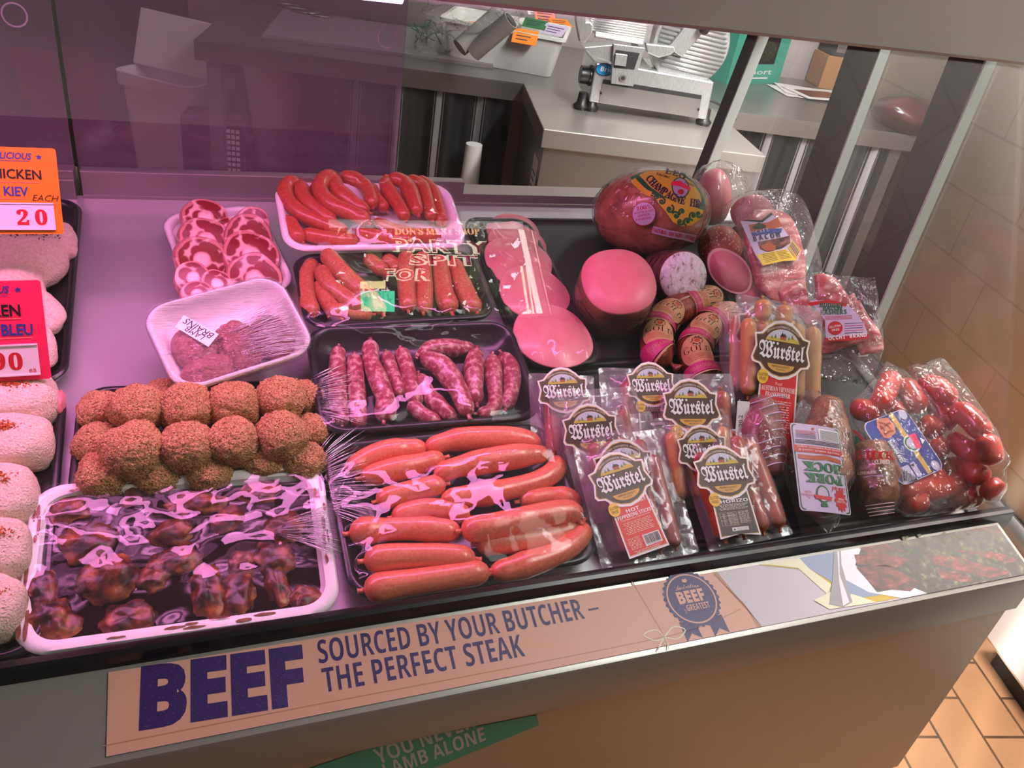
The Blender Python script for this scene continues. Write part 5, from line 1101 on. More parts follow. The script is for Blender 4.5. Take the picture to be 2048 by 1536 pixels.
# gold sausages with oval labels
GM = ['p_tan', 'p_magenta', 'ink_black', 'p_rust', 'p_brown']
M['gold_skin'] = mottled('printed_casing', [(0.35, '5A1E14'), (0.55, '8A3420'), (0.7, 'A8583A')], 120, 0.35, 0.4, 0.1)
def gold(label, pts, hs, r, labs, loc_px, ends=True):
    P0 = [deck(*Z6(*q_), h) for q_, h in zip(pts, hs)]; b, Q, _ = sausage_mesh(P0, r, 22, False, 0.02, 40); t = thing('gold_sausage', label, 'sausage', deck(*loc_px, 0), 'gold labelled sausages'); b.build('casing', M['gold_skin'], t)
    P = smooth(P0, 80); L = np.r_[0, np.cumsum(np.linalg.norm(np.diff(P, axis=0), axis=1))]; T = np.gradient(P, axis=0); T /= np.linalg.norm(T, axis=1)[:, None]
    def tf(s0, sg=1, o=0.0006):
        def fn(x, y, z=0):            # x round the tube, y back along it
            s = min(max(s0 - y*sg, 0.002), L[-1] - 0.002); p_ = np.array([np.interp(s, L, P[:, j]) for j in range(3)]); tt = unit([np.interp(s, L, T[:, j]) for j in range(3)])
            n1 = unit(EYE - p_)*0.8 + DN*0.5; n1 = unit(n1 - tt*(n1 @ tt)); n2 = np.cross(n1, tt)*sg; a = x/r; rr = r*1.012 + o + z*0.0003
            return p_ + rr*(n1*math.cos(a) + n2*math.sin(a)) if True else None
        return fn
    for fr_, sg in labs:
        fn = tf(fr_*L[-1], sg); b = MB(); b.poly(ell(0, 0, r*1.12, r*1.18, 34), fn, 0, 4, .006); b.poly(ell(0, 0, r*1.05, r*1.1, 34), fn, 1, 0, .006)
        b.poly(star(0, r*.68, r*.36, r*.28, 10), fn, 2, 4); b.poly(ell(0, r*.68, r*.16, n=12), fn, 3, 3); b.text(style('GOLD', 'serif'), 0, -r*.10, r*.46, fn, 2, 2, -0.035, width=r*1.6)
        for y in (-.28, -.38, -.48, -.6): b.poly(rc(-r*.7, y*r, r*.7, y*r + r*.025), fn, 2, 3, .006)
        b.poly(rc(-r*1.7, -r*1.30, r*1.7, -r*.80), fn, 3, 1, .006); b.text('POLISH SAUSAGE', 0, -r*1.14, r*.18, fn, 4, 0, width=r*1.5)
        b.poly(ell(r*1.35, -r*.1, r*.2, r*.26, 14), fn, 1, 0); b.poly(rc(-r*1.7, -r*1.42, r*1.7, -r*1.34), fn, 3, 0, .006)
        b.build('label', [M[k] for k in GM], t, False)
    b = MB(); d = unit(Q[-1] - Q[-3]); b.tube([Q[-1] - d*.003, Q[-1] + d*.004, Q[-1] + d*.009, Q[-1] + d*.014], [.004, .003, .006, .008], 9); b.build('twisted_end', M['gold_skin'], t)
gold('gold labelled sausage bent round on the left, twisted end in front', [(1085, 790), (960, 810), (820, 860), (735, 940), (720, 1040), (735, 1110), (800, 1160)], [.030, .030, .029, .028, .027, .027, .027], 0.0235, [(.18, 1), (.55, 1), (.80, 1)], (1330, 740))
gold('gold labelled sausage curving down on the right behind the packs', [(1140, 890), (1050, 920), (970, 1000), (935, 1090), (970, 1200), (1010, 1290)], [.030, .032, .032, .030, .028, .024], 0.0235, [(.12, 1), (.44, 1), (.76, 1)], (1400, 740))

# ---- vacuum packs
def frame_top(tl, tr, h, l, deg):
    n = tiltn(deg); b0 = deck((tl[0] + tr[0])/2, (tl[1] + tr[1])/2, h); A, B_ = hit(*tl, b0, n), hit(*tr, b0, n); x = unit(B_ - A); f = Fr((A + B_)/2 - np.cross(n, x)*l/2, x, np.cross(n, x), n); f.w, f.l = np.linalg.norm(B_ - A), l; return f
def pack(label, f, links, mat, r, lab=None, **k):
    t = vacuum_pack(label, f, links, mat, r, None, **k)
    if lab:
        kind, Lp, Rp, st, sl = lab; zt = 2*r + .0035
        A, B_ = f.lpx(*Lp, zt)[:2], f.lpx(*Rp, zt)[:2]; d = B_ - A; w = np.linalg.norm(d); ang = math.atan2(d[1], d[0]); n = np.array([-d[1], d[0]])/w; c = (A + B_)/2 + n*w*.17; sl = max(.1, min(sl, (c[1] + f.l/2 - .006)/w - .30)) if kind in ('hot', 'chorizo') else sl
        shield_label(f.mov(c[0], c[1], zt).rot(ang), w, kind, st, sl, t, kind == 'chorizo')
    return t
def rows_(n, x0, x1, y0, y1, j=.002): return [[(x0 + (x1 - x0)*i/max(1, n - 1) + random.uniform(-j, j)*.5, y0 + random.uniform(-j, j), 0), (x0 + (x1 - x0)*i/max(1, n - 1), (y0 + y1)/2, 0), (x0 + (x1 - x0)*i/max(1, n - 1) + random.uniform(-j, j), y1 + random.uniform(-j, j)*2, 0)] for i in range(n)]
GP = 'shield label sausage packs'
z7 = lambda x, y: Z7(x, y)
f = frame_top(Z7(120, 215), Z7(700, 170), .078, .12, 32); pack('vacuum pack of pepperoni in the second row, only the arch of its label showing', f, rows_(4, -f.w*.27, f.w*.27, -.052, .030), 's_pepp', .0085, ('hot', Z7(228, 545), Z7(588, 510), False, 0), group=GP)
f = frame_top(Z7(775, 95), Z7(1330, 90), .080, .12, 32); pack('vacuum pack with a full sausage label in the second row, under the gold sausage', f, rows_(3, -f.w*.26, f.w*.28, -.052, .036), 's_chorizo', .0105, ('chorizo', Z7(885, 372), Z7(1248, 372), True, .55), group=GP)
f = frame_top(Z7(-10, 85), Z7(420, 105), .068, .11, 30); pack('vacuum pack in the third row on the left, beside the ham slices', f, rows_(3, -f.w*.22, f.w*.25, -.046, .035), 's_chorizo', .009, ('plain', Z7(62, 270), Z7(390, 250), False, 0), group=GP)
f = frame_top(Z7(450, 50), Z7(860, 62), .070, .11, 30); pack('vacuum pack in the third row below the twisted gold sausage', f, rows_(3, -f.w*.1, f.w*.32, -.046, .038), 's_chorizo', .009, ('chorizo', Z7(650, 225), Z7(960, 215), True, .55), group=GP)
f = frame_top(Z7(815, 385), Z7(1305, 360), .070, .11, 30); pack('vacuum pack of pale frankfurters behind the chorizo pack', f, rows_(4, -f.w*.34, f.w*.34, -.046, .036), 's_frank', .0085, ('chorizo', Z7(985, 665), Z7(1310, 645), False, 0), group=GP)
f = frame_top(Z7(200, 445), Z7(800, 335), .070, .115, 30); pack('vacuum pack with a shadowy label directly behind the pepperoni pack', f, rows_(4, -f.w*.24, f.w*.24, -.048, .030), 's_pepp', .0085, ('hot', Z7(440, 815), Z7(830, 760), False, 0), group=GP)
f = frame_px([Z7(215, 525), Z7(880, 455), Z7(1126, 1268), Z7(528, 1372)], .012, 20); pack('vacuum pack of hot pepperoni sticks with a red label and barcode', f, rows_(4, -f.w*.24, f.w*.24, -f.l*.44, f.l*.30), 's_pepp', .0085, ('hot', Z7(437, 915), Z7(800, 800), True, 1.2), group=GP)
f = frame_px([Z7(935, 525), Z7(1515, 425), Z7(1710, 1165), Z7(1196, 1255)], .012, 20); pack('vacuum pack of orange chorizo with a dark grey label', f, [[(x*f.w, -f.l*.44, 0), (x*f.w, 0, 0), (x*f.w + dx, f.l*(.42 + dy), 0)] for x, dx, dy in ((-.34, -.004, -.08), (-.13, .004, -.03), (.10, .006, .0), (.30, -.002, -.06))], 's_chorizo', .0108, ('chorizo', Z7(1112, 828), Z7(1478, 795), True, 1.10), group=GP)
# frankfurters standing up behind
f = frame_px([(1452, 605), (1610, 615), (1585, 800), (1425, 795)], .012, 40); pack('vacuum pack of frankfurters half hidden behind the viennese ones', f, rows_(4, -f.w*.34, f.w*.34, -f.l*.4, f.l*.36), 's_frank', .0095, ('vienna', Z6(1170, 1010), Z6(1480, 1060), True, .55), group=GP)
f = frame_px([(1484, 592), (1656, 618), (1622, 822), (1444, 792)], .040, 42); W = f.w
pack('vacuum pack of viennese frankfurters with a red strip label', f, [[(f.lpx(*Z6(x, 1330))[0], -f.l*.46, 0), (f.lpx(*Z6(x, 1100))[0], 0, 0), (f.lpx(*Z6(x, y))[0], f.lpx(*Z6(x, y))[1], 0)] for x, y in ((1215, 900), (1300, 905), (1395, 910), (1490, 930), (1580, 950))] + [[(f.lpx(*Z6(x, y + 120))[0], f.lpx(*Z6(x, y + 120))[1], .006), (f.lpx(*Z6(x, y))[0], f.lpx(*Z6(x, y))[1], .006)] for x, y in ((1280, 800), (1400, 830))], 's_frank', .0108, ('vienna', Z6(1262, 1122), Z6(1580, 1172), True, 1.35), group=GP)

# ---- cafe bacon and rasher bags
c = [Zs(990, 330), Zs(1620, 440), Zs(1780, 1130), Zs(1440, 1400)]
f = frame_px([(1458, 398), (1572, 418), (1622, 565), (1545, 610)], .040, 34); f_ = f; f = Fr(pull(f_.o, .82), f_.x, f_.y); f.w, f.l = f_.w*f.o[0]/f_.o[0], f_.l*f.o[0]/f_.o[0]; t = thing('bacon_pack', 'flat clear bag of bacon with a cafe bacon label, leaning at the rear post', 'bacon', f.p(0, -f.l/2, -.01))
b = MB(); b.loft(blob_rings(f.mov(0, -.01, 0), f.w*.52, f.l*.50, .010, .1, 2, 34, 20, .7)); b.build('bacon_slices', M['bacon'], t)
b = MB(); b.loft(blob_rings(f.mov(.01, .0, .002), f.w*.68, f.l*.62, .016, .08, 2, 40, 26, .55, amp2=.02, fq2=8)); b.build('plastic_bag', M['bag'], t)
q = lambda x, y: tuple(f.lpx(*Zs(x, y), .019)[:2]); fn = lambda x, y, z=0: f.p(x, y, .019 + z*.0003); BMs = ['p_lav', 'p_blue', 'ink_navy', 'p_yellow', 'meat_print', 'ink_black', 'p_rust', 'p_gold', 'ink_purple']; b = MB()
b.poly([q(*a) for a in ((1100, 560), (1320, 560), (1440, 468), (1540, 600), (1660, 760), (1770, 880), (1730, 1000), (1550, 1000), (1340, 1050), (1270, 940))], fn, 0, 0)
b.poly([q(*a) for a in ((1140, 545), (1330, 552), (1440, 465), (1455, 490), (1340, 575), (1145, 560))], fn, 1, 5)
b.poly([q(*a) for a in ((1190, 600), (1400, 575), (1510, 520), (1560, 620), (1450, 650), (1220, 680))], fn, 1, 6); b.poly([q(*a) for a in ((1230, 625), (1300, 575), (1380, 610), (1370, 650), (1240, 650))], fn, 2, 5)
b.poly([q(*a) for a in ((1215, 690), (1380, 650), (1560, 640), (1545, 690), (1380, 700), (1240, 730))], fn, 2, 1); path_text(b, style('CAFE', 'serif'), [q(1265, 700), q(1420, 670)], .0055, fn, 3, 0)
path_text(b, style('BACON', 'sans'), [q(1235, 790), q(1390, 758), q(1550, 735)], .0072, fn, 3, 2, .02); b.poly([q(*a) for a in ((1290, 790), (1560, 740), (1640, 720), (1650, 800), (1560, 860), (1400, 900), (1320, 870))], fn, 1, 4)
b.poly([q(*a) for a in ((1320, 840), (1400, 790), (1490, 830), (1480, 880), (1380, 890))], fn, 2, 6)
b.poly([q(*a) for a in ((1275, 930), (1480, 890), (1610, 868), (1720, 990), (1540, 1005), (1345, 1050))], fn, 2, 3)
for i in range(6): b.poly([q(1330 + i*8, 930 + i*17), q(1470 + i*8, 905 + i*15), q(1470 + i*8, 909 + i*15), q(1330 + i*8, 934 + i*17)], fn, 3, 5); b.poly([q(1490 + i*10, 900 + i*15), q(1600 + i*12, 882 + i*15), q(1600 + i*12, 886 + i*15), q(1490 + i*10, 904 + i*15)], fn, 3, 5)
b.poly([q(*a) for a in ((1620, 850), (1670, 770), (1765, 880), (1715, 985))], fn, 2, 7)
for i in range(7): b.poly([q(1638 + i*12, 845 + i*16), q(1668 + i*12, 795 + i*14), q(1674 + i*12, 801 + i*14), q(1644 + i*12, 852 + i*16)], fn, 3, 8)
b.build('label', [M[k] for k in BMs], t, False)
c = pull(deck(1505, 425, .06), .85); f2 = facing(c); t = thing('bacon_pack', 'second bacon bag showing a round pink slice, behind the cafe bacon', 'bacon', c - DN*.05)
b = MB(); b.loft(blob_rings(f2, px_len(c, 40), px_len(c, 32), .012, .08, 1.5)); b.build('bacon_slices', M['loin'], t); b = MB(); b.loft(blob_rings(f2.mov(.004, -.004, 0), px_len(c, 58), px_len(c, 44), .02, .12, 1.8, amp2=.06, fq2=8)); b.build('plastic_bag', M['bag'], t)

c = pull(deck(1690, 690, .055), .845); f = facing(c, .25); t = thing('rasher_pack', 'soft bag of bacon rashers with a green and red lettered label', 'bacon', deck(1690, 740, 0)); q = lambda x, y, z=.020: tuple(f.lpx(*Z8(x, y), z)[:2]); fq = lambda x, y: pull(f.p(*q(x, y, 0)), .905)
P = []
for i, (pts, w, z) in enumerate([([(400, 40), (470, 150), (560, 260)], .020, .0), ([(560, 60), (640, 60), (720, 130), (760, 240)], .022, .004), ([(600, 170), (690, 280), (740, 400)], .034, .006), ([(740, 110), (820, 220), (870, 340), (900, 430)], .018, .002), ([(800, 130), (860, 250), (900, 350), (920, 430)], .012, .0)]):
    L = smooth([fq(*a) + f.z*z for a in pts], 16); b = MB(); T = np.gradient(L, axis=0); rings = []
    for j, p_ in enumerate(L):
        s = unit(np.cross(f.z, T[j])); k = w*(0.75 + 0.25*math.sin(j*.4 + i)); rings.append([p_ + s*k*math.cos(a) + f.z*(.004*math.sin(a) + .003*math.sin(j*.8)) for a in np.arange(14)*2*PI/14])
    b.loft(rings); b.build('rasher', M['bacon'], t); P += [r_ for rr in rings[::3] for r_ in rr[::3]]
P += [fq(380, 10), fq(640, -10), fq(900, 0), fq(905, 130), fq(940, 450), fq(880, 590), fq(700, 600), fq(570, 560)]
hull(P, .003, parent=t, amp=.005)
fn = lambda x, y, z=0: f.p(x, y, .021 + z*.0003); RM = ['p_lav', 'ink_red', 'ink_green', 'p_white', 'ink_black']; b = MB()
b.poly([q(*a) for a in ((530, 125), (640, 118), (745, 140), (800, 190), (850, 260), (880, 340), (740, 352), (625, 350), (620, 240), (560, 160))], fn, 0, 0, .02)
b.poly([q(*a) for a in ((515, 135), (640, 118), (750, 140), (745, 158), (630, 138), (530, 155))], fn, 1, 1); b.poly([q(*a) for a in ((615, 345), (740, 332), (875, 320), (880, 345), (745, 360), (620, 364))], fn, 1, 1)
path_text(b, style('BUDGET', 'sans'), [q(585, 162), q(730, 168)], .0064, fn, 2, 2, .02, .8); path_text(b, style('BACON', 'sans'), [q(605, 182), q(720, 180)], .0064, fn, 2, 2, .02, .8); path_text(b, style('RASHERS', 'sans'), [q(592, 206), q(752, 202)], .0064, fn, 2, 2, .02, .8)
path_text(b, style('OCCHI BRAND', 'sans'), [q(640, 357), q(750, 346), q(868, 336)], .0050, fn, 3, 3, .01, .85)
cx, cy = q(680, 285); b.poly(ell(cx, cy, .0098, n=24), fn, 1, 1); b.text('GLUTEN', cx, cy + .0008, .0032, fn, 2, 3, .01, width=.015); b.text('FREE', cx, cy - .0042, .0032, fn, 2, 3, .01, width=.010)
for i in range(5): b.poly([q(735, 258 + i*14), q(845, 252 + i*14), q(845, 255 + i*14), q(735, 261 + i*14)], fn, 1, 1 if i % 2 else 4)
for i in range(3): b.poly([q(620, 218 + i*8), q(780, 210 + i*8), q(780, 213 + i*8), q(620, 221 + i*8)], fn, 1, 1)
b.build('label', [M[k] for k in RM], t, False)

# ---- netted salami, pork hocks
def lump(path, radii, mat, seed, name, parent, seg=26, amp=.20):
    P = smooth(path, 30); L = np.linspace(0, 1, 30); r = np.interp(L, np.linspace(0, 1, len(radii)), radii)*np.sqrt(np.clip(1 - np.abs(2*L - 1)**7, .003, 1)); b = MB(); b.tube(P, r, seg)
    V = b.v[0].reshape(30, seg, 3)
    for i in range(30):
        for j in range(seg): d = V[i, j] - P[i]; V[i, j] = P[i] + d*(1 + amp*noise.noise(Vector(V[i, j]*32 + seed)) + amp*.5*noise.noise(Vector(V[i, j]*90 + seed)))
    b.v[0] = V.reshape(-1, 3); b.build(name, M[mat], parent); return b.v[0]
t = thing('netted_salami', 'short netted salami with a white tag beside the pork hock', 'salami', deck(1525, 930, 0))
V = lump([deck(1528, 800, .075), deck(1520, 850, .06), deck(1528, 960, .032)], [.022, .027, .026], 'net_meat', 1.0, 'salami_body', t)
for i in range(9):
    p_ = deck(1524, 800 + i*17, .074 - i*.0048); b = MB(); g = facing(p_); b.tube([g.p(.0285*math.cos(a), .004*math.sin(a*2), .0275*math.sin(a)) for a in np.linspace(-.3, PI + .3, 22)], .0008, 6); b.build('netting_string', M['p_lav'], t)
V2 = hull([p_ for p_ in V[::5]] + [deck(1478, 960, .02)], .003, parent=t, amp=.003)
g = Fr(deck(1486, 838, .068), (1, 0, 0), DN*.7 + DS*.7); g = g.rot(-.12); b = MB(); b.box(g, -.010, .008, -.026, .022, 0, .0005, 0); b.text('20.2', -.001, -.002, .006, lambda x, y, z=0: g.p(x, y, .0007), 0, 1, rot=PI/2 + .1); b.build('tag', [M['paper'], M['ink_navy']], t, False)
t = thing('pork_hock', 'smoked pork hock with an upside down pork hock label in front', 'pork hock', deck(1640, 1040, 0))
V = lump([deck(1652, 790, .075), deck(1655, 860, .058), deck(1645, 960, .038), deck(1640, 1034, .029)], [.020, .029, .033, .023], 'hock', 5.0, 'hock_meat', t)
hull([p_ for p_ in V[::6]] + [deck(*Z8(*a), .02) for a in ((425, 1200), (640, 1480), (690, 1440))] + [deck(*Z8(455, 640), .06)], .003, parent=t, amp=.006)
cc = [Z8(482, 855), Z8(770, 880), Z8(705, 1390), Z8(432, 1345)]; b0 = deck(1643, 950, .069); n = unit(tiltn(22)); Pq = [hit(*a, b0, n) for a in cc]
f = Fr(sum(Pq)/4, Pq[0] - Pq[1] + Pq[3] - Pq[2], Pq[3] - Pq[0] + Pq[2] - Pq[1]); f = Fr(f.o, f.x, f.y); wv, lv = np.linalg.norm(Pq[1] - Pq[0]), np.linalg.norm(Pq[3] - Pq[0])
HK = ['p_lav', 'ink_green', 'ink_red', 'p_rust', 'ink_black', 'p_white', 'ink_navy', 'p_cream']; b = MB(); fn = lambda x, y, z=0: f.p(x*wv, y*lv, .0006 + z*.0003 - .006*(2*x)**2*.5)
b.poly([(x, y) for x, y in rrect(1.0, 1.0, .05)], fn, 0, 0, .16); b.ring([(x, y) for x, y in rrect(.96, .98, .05)], [(x, y) for x, y in rrect(.92, .955, .05)], fn, 1, 1)
# reading upright for someone behind the counter: top of the label is its near edge
tx = lambda s, x, y, h, m, w, bo=0.0, **k: b.text(s, x, y, h, fn, 3, HK.index(m), bo, width=w, **k)
tx(style('Real', 'script'), -.28, .20, .075, 'ink_red', .30); tx(style('PORK', 'serif'), -.02, .075, .10, 'ink_green', .74, .03); tx(style('HOCK', 'serif'), -.04, -.055, .10, 'ink_green', .80, .03)
b.poly([(-.42, -.075), (-.3, -.085), (-.1, -.10), (.15, -.08), (.42, -.085), (.42, -.135), (.15, -.13), (-.1, -.15), (-.3, -.135), (-.42, -.125)], fn, 2, HK.index('p_rust'), .1)
b.poly(rc(-.48, -.245, .48, -.165), fn, 2, HK.index('ink_red'), .15); tx('Naturally smoked, cooked &', 0, -.20, .024, 'p_white', .8); tx('cured using traditional recipes', 0, -.235, .024, 'p_white', .84)
for i in range(3): b.poly(rc(-.44, -.275 - i*.018, .44, -.267 - i*.018), fn, 2, HK.index('ink_black'), .2)
b.poly(rc(-.46, -.46, -.02, -.33), fn, 2, HK.index('p_white'), .2)
for i in range(8): b.poly(rc(-.44, -.345 - i*.014, -.05, -.340 - i*.014), fn, 3, HK.index('ink_navy'), .2); b.poly(rc(.04, -.335 - i*.012, .42, -.331 - i*.012), fn, 3, HK.index('ink_black' if i < 4 else 'ink_red'), .2)
b.poly([(.05, -.46), (.11, -.46), (.08, -.43)], fn, 3, HK.index('ink_red'))
b.poly(ell(.05, .30, .13, .10, 24), fn, 2, HK.index('ink_green'), .2); b.poly(ell(.05, .30, .10, .08, 24), fn, 3, HK.index('p_lav'), .2); b.poly([(-.12, .325), (.22, .315), (.20, .36), (-.10, .37)], fn, 4, HK.index('ink_red')); b.poly([(0, .40), (.10, .40), (.12, .44), (-.02, .44)], fn, 3, HK.index('ink_green'))
b.poly(star(-.30, .35, .14, .10, 12), fn, 2, HK.index('ink_red'), .2); tx('GLUTEN', -.30, .355, .022, 'p_white', .17); tx('FREE', -.30, .325, .022, 'p_white', .12)
tx('AUSTRALIAN', .33, .31, .025, 'ink_red', .24); tx('PORK', .33, .275, .025, 'ink_red', .12); tx('By', .33, .345, .02, 'ink_red', .05)
b.build('label', [M[k] for k in HK], t, False)
t = thing('pork_hock', 'smoked pork hock in printed plastic, its red hock lettering half hidden', 'pork hock', deck(1745, 1030, 0))
V = lump([deck(1722, 885, .050), deck(1752, 950, .040), deck(1755, 1018, .029)], [.024, .031, .023], 'hock', 9.0, 'hock_meat', t)
hull([p_ for p_ in V[::6]] + [deck(*Z8(1080, 1360), .012)], .003, parent=t, amp=.005)
cc = deck(1745, 940, .060); f = facing(cc, .2).rot(.02); q = lambda x, y: tuple(f.lpx(*Z8(x, y))[:2]); fn = lambda x, y, z=0: f.p(x, y, .002 + z*.0003 - 8*(x - q(920, 1000)[0])**2); b = MB()
path_text(b, style('HOCK', 'serif'), [q(868, 1058), q(1022, 1062)], .0098, fn, 2, 0, .02); b.text(style('G', 'serif'), *q(822, 1055), .0098, fn, 2, 0, .02); path_text(b, style('CURED', 'sans'), [q(915, 1090), q(1000, 1088)], .0055, fn, 2, 1, .01)
path_text(b, 'AUSTRALIAN PORK', [q(815, 1150), q(925, 1145)], .004, fn, 2, 1); b.poly([q(*a) for a in ((845, 1160), (960, 1150), (995, 1270), (880, 1310))], fn, 1, 2, .01)
for i in range(7): b.poly([q(855 + i*4, 1172 + i*18), q(955 + i*5, 1163 + i*16), q(955 + i*5, 1167 + i*16), q(855 + i*4, 1176 + i*18)], fn, 2, 0, .01)
for i in range(4): b.poly([q(860 + i*8, 1330 + i*20), q(1030, 1312 + i*20), q(1030, 1316 + i*20), q(860 + i*8, 1336 + i*20)], fn, 1, 1, .01)
b.poly([q(*a) for a in ((780, 880), (800, 890), (855, 945), (845, 950), (790, 900))], fn, 1, 0); b.poly([q(*a) for a in ((800, 920), (825, 925), (820, 960), (795, 975))], fn, 1, 3)
b.build('printed_label', [M['ink_red'], M['p_cream'], M['p_lav'], M['ink_green']], t, False)

# ---- cocktail frankfurters
def cocktail(label, rows, loc_px, extra, h0):
    t = thing('cocktail_bag', label, 'sausage pack', deck(*loc_px, 0), 'bags of red cocktail frankfurters'); P = []
    for pts, h in rows:
        L = [pull(deck(*Z8(*a), h0 + h), .914) for a in pts]; b, Q, r = sausage_mesh([L[0]*1.12 - L[-1]*.12] + L[1:-1] + [L[-1]*1.12 - L[0]*.12], .0152, 16, False, .04, 16); b.build('cocktail_sausage', M['s_cocktail'], t); P += [v_ for v_ in b.v[0][::9]]
    hull(P + [pull(deck(*Z8(*a[:2]), h0 + a[2]), .926) for a in extra], .003, parent=t, amp=.005); return t
cocktail('bag of red cocktail frankfurters at the far right against the end glass', [([(1200, 620), (1290, 640), (1360, 720)], .05), ([(1250, 700), (1320, 790), (1350, 870)], .045), ([(1400, 760), (1490, 830), (1560, 910)], .03), ([(1560, 930), (1590, 1000), (1600, 1080)], .02), ([(1370, 940), (1450, 990), (1530, 1050)], .02), ([(1420, 1100), (1500, 1130), (1560, 1180)], .0), ([(1580, 1210), (1640, 1260)], .0)], (1930, 900), ((1120, 530, .09), (1310, 470, .09), (1400, 560, .07), (1700, 1060, .02), (1690, 1200, .0), (1530, 1310, .0)), .024)
t = cocktail('bag of red cocktail frankfurters with a blue label behind the hocks', [([(1015, 580), (980, 660), (950, 740)], .06), ([(1085, 610), (1130, 680), (1175, 760)], .06), ([(800, 770), (860, 770), (930, 810)], .045), ([(1190, 850), (1250, 870), (1310, 895)], .04), ([(1250, 960), (1290, 990), (1330, 1030)], .03), ([(1310, 1120), (1390, 1110), (1480, 1110)], .014), ([(1200, 1245), (1310, 1225), (1440, 1180)], .012), ([(1085, 1260), (1190, 1210), (1290, 1160)], .012), ([(1090, 1330), (1150, 1310), (1205, 1310)], .004), ([(1380, 1290), (1450, 1280), (1530, 1260)], .004), ([(1000, 760), (1050, 780), (1100, 800)], .04), ([(1100, 900), (1150, 960), (1200, 1000)], .02), ([(1000, 1000), (1080, 1060), (1150, 1100)], .01)], (1860, 960), ((990, 490, .08), (1090, 540, .075), (1330, 780, .05), (1460, 1140, .02), (1440, 1240, .01), (1090, 1375, .0)), .024)
cq = [Z8(838, 852), Z8(1098, 758), Z8(1312, 1112), Z8(1070, 1225)]; b0 = deck(1830, 880, .066); n = unit(tiltn(14)); Pq = [hit(*a, b0, n) for a in cq]; f = Fr(sum(Pq)/4, Pq[1] - Pq[0] + Pq[2] - Pq[3], Pq[0] - Pq[3] + Pq[1] - Pq[2]); wv, lv = np.linalg.norm(Pq[1] - Pq[0]), np.linalg.norm(Pq[3] - Pq[0])
f.w = wv; CM = ['p_lav', 'p_blue', 'p_gold', 'p_salmon', 'p_pink', 'ink_green', 'p_white', 'ink_black', 'p_rust']; b = MB(); sc_ = lambda pts: [(x*wv, y*lv) for x, y in pts]; fn = lambda x, y, z=0: f.p(x, y, .001 + z*.0003)
b.poly(rrect(wv, lv, .012), fn, 0, 0); b.poly(rrect(wv*.96, lv*.975, .011), fn, 1, 1); b.poly(sc_([(.10, .5), (.20, .5), (.20, -.48), (.10, -.48)]), fn, 2, 2)
q = lambda x, y: tuple(f.lpx(*Z8(x, y), .002)[:2])
b.poly([q(*a) for a in ((925, 820), (990, 812), (1030, 850), (1040, 900), (1000, 935), (970, 930), (930, 870))], fn, 2, 3)
for a, e in (((940, 840), (1010, 880)), ((950, 880), (1010, 840)), ((970, 910), (1025, 890)), ((945, 860), (980, 920))): strip(b, [q(*a), q((a[0] + e[0])/2 + 6, (a[1] + e[1])/2 - 6), q(*e)], .003, 8, fn, 3)
cx, cy = q(1135, 965); b.poly(ell(cx, cy, .0135, .0115, 22), fn, 3, 6); b.poly(ell(cx, cy, .012, .010, 22), fn, 4, 5); b.poly(ell(cx, cy, .0095, .0078, 22), fn, 5, 0); b.poly([q(*a) for a in ((1110, 920), (1150, 905), (1190, 990), (1160, 1000), (1130, 940))], fn, 6, 4); b.poly([q(*a) for a in ((1180, 930), (1210, 945), (1195, 970))], fn, 4, 6)
for a in ((1080, 796), (1272, 1095)): b.poly(ell(*q(*a), .0068, n=18), fn, 4, 0)
path_text(b, style('Cocktail', 'script'), [q(1018, 958), q(1095, 1085)], .0085, fn, 3, 0); path_text(b, style('FRANKFURTS', 'sans'), [q(990, 955), q(1070, 1080)], .0058, fn, 3, 6, .01)
b.poly([q(*a) for a in ((1065, 1110), (1110, 1090), (1165, 1170), (1085, 1210))], fn, 3, 0)
for i in range(11): x, y = 1068 + i*9, 1120 + i*5.5; b.poly([q(x, y - 8), q(x + (3 if i % 3 else 5), y - 10), q(x + 12, y + 68 - i*5), q(x + 8, y + 70 - i*5)], fn, 4, 7)
b.poly([q(*a) for a in ((1120, 1085), (1145, 1070), (1195, 1150), (1170, 1168))], fn, 3, 0); b.poly([q(*a) for a in ((1124, 1094), (1144, 1082), (1146, 1102))], fn, 4, 7)
b.build('label', [M[k] for k in CM], t, False)
# ------------------------------------------------------------------ behind the counter
RF = lambda x, y, z=0.0: ROOM.p(x, y, z)
def rl(u, v, z): return ROOM.loc(at_z(u, v, z))
BT = 0.90
# long steel bench
t = thing('steel_bench', 'long stainless steel work bench against the back wall', 'bench', RF(1.1, .35, 0))
b = MB(); b.box(ROOM, 0.0, 2.50, 0.0, 0.78, BT - .004, BT); b.box(ROOM, 0.0, 2.50, -.001, .02, BT - .058, BT - .003); b.box(ROOM, 0.0, .02, 0.0, .78, BT - .058, BT - .003); b.build('bench_top', M['steel'], t, False)
for x, y in ((.05, .05), (.05, .70), (2.44, .05), (2.44, .70)): b = MB(); b.box(ROOM, x - .022, x + .022, y - .022, y + .022, 0, BT - .058); b.build('leg', M['steel_dark'], t, False)
MB().box(ROOM, .03, .40, .06, .72, .34, .36).build('lower_shelf', M['steel_dark'], t, False)
tag(MB().box(ROOM, .18, .95, .16, .66, BT + .0005, BT + .012).build('cutting_board', plain('grey_board', '8A8386', 0.4), None, False), 'thin grey board lying on the left of the steel bench', 'board')
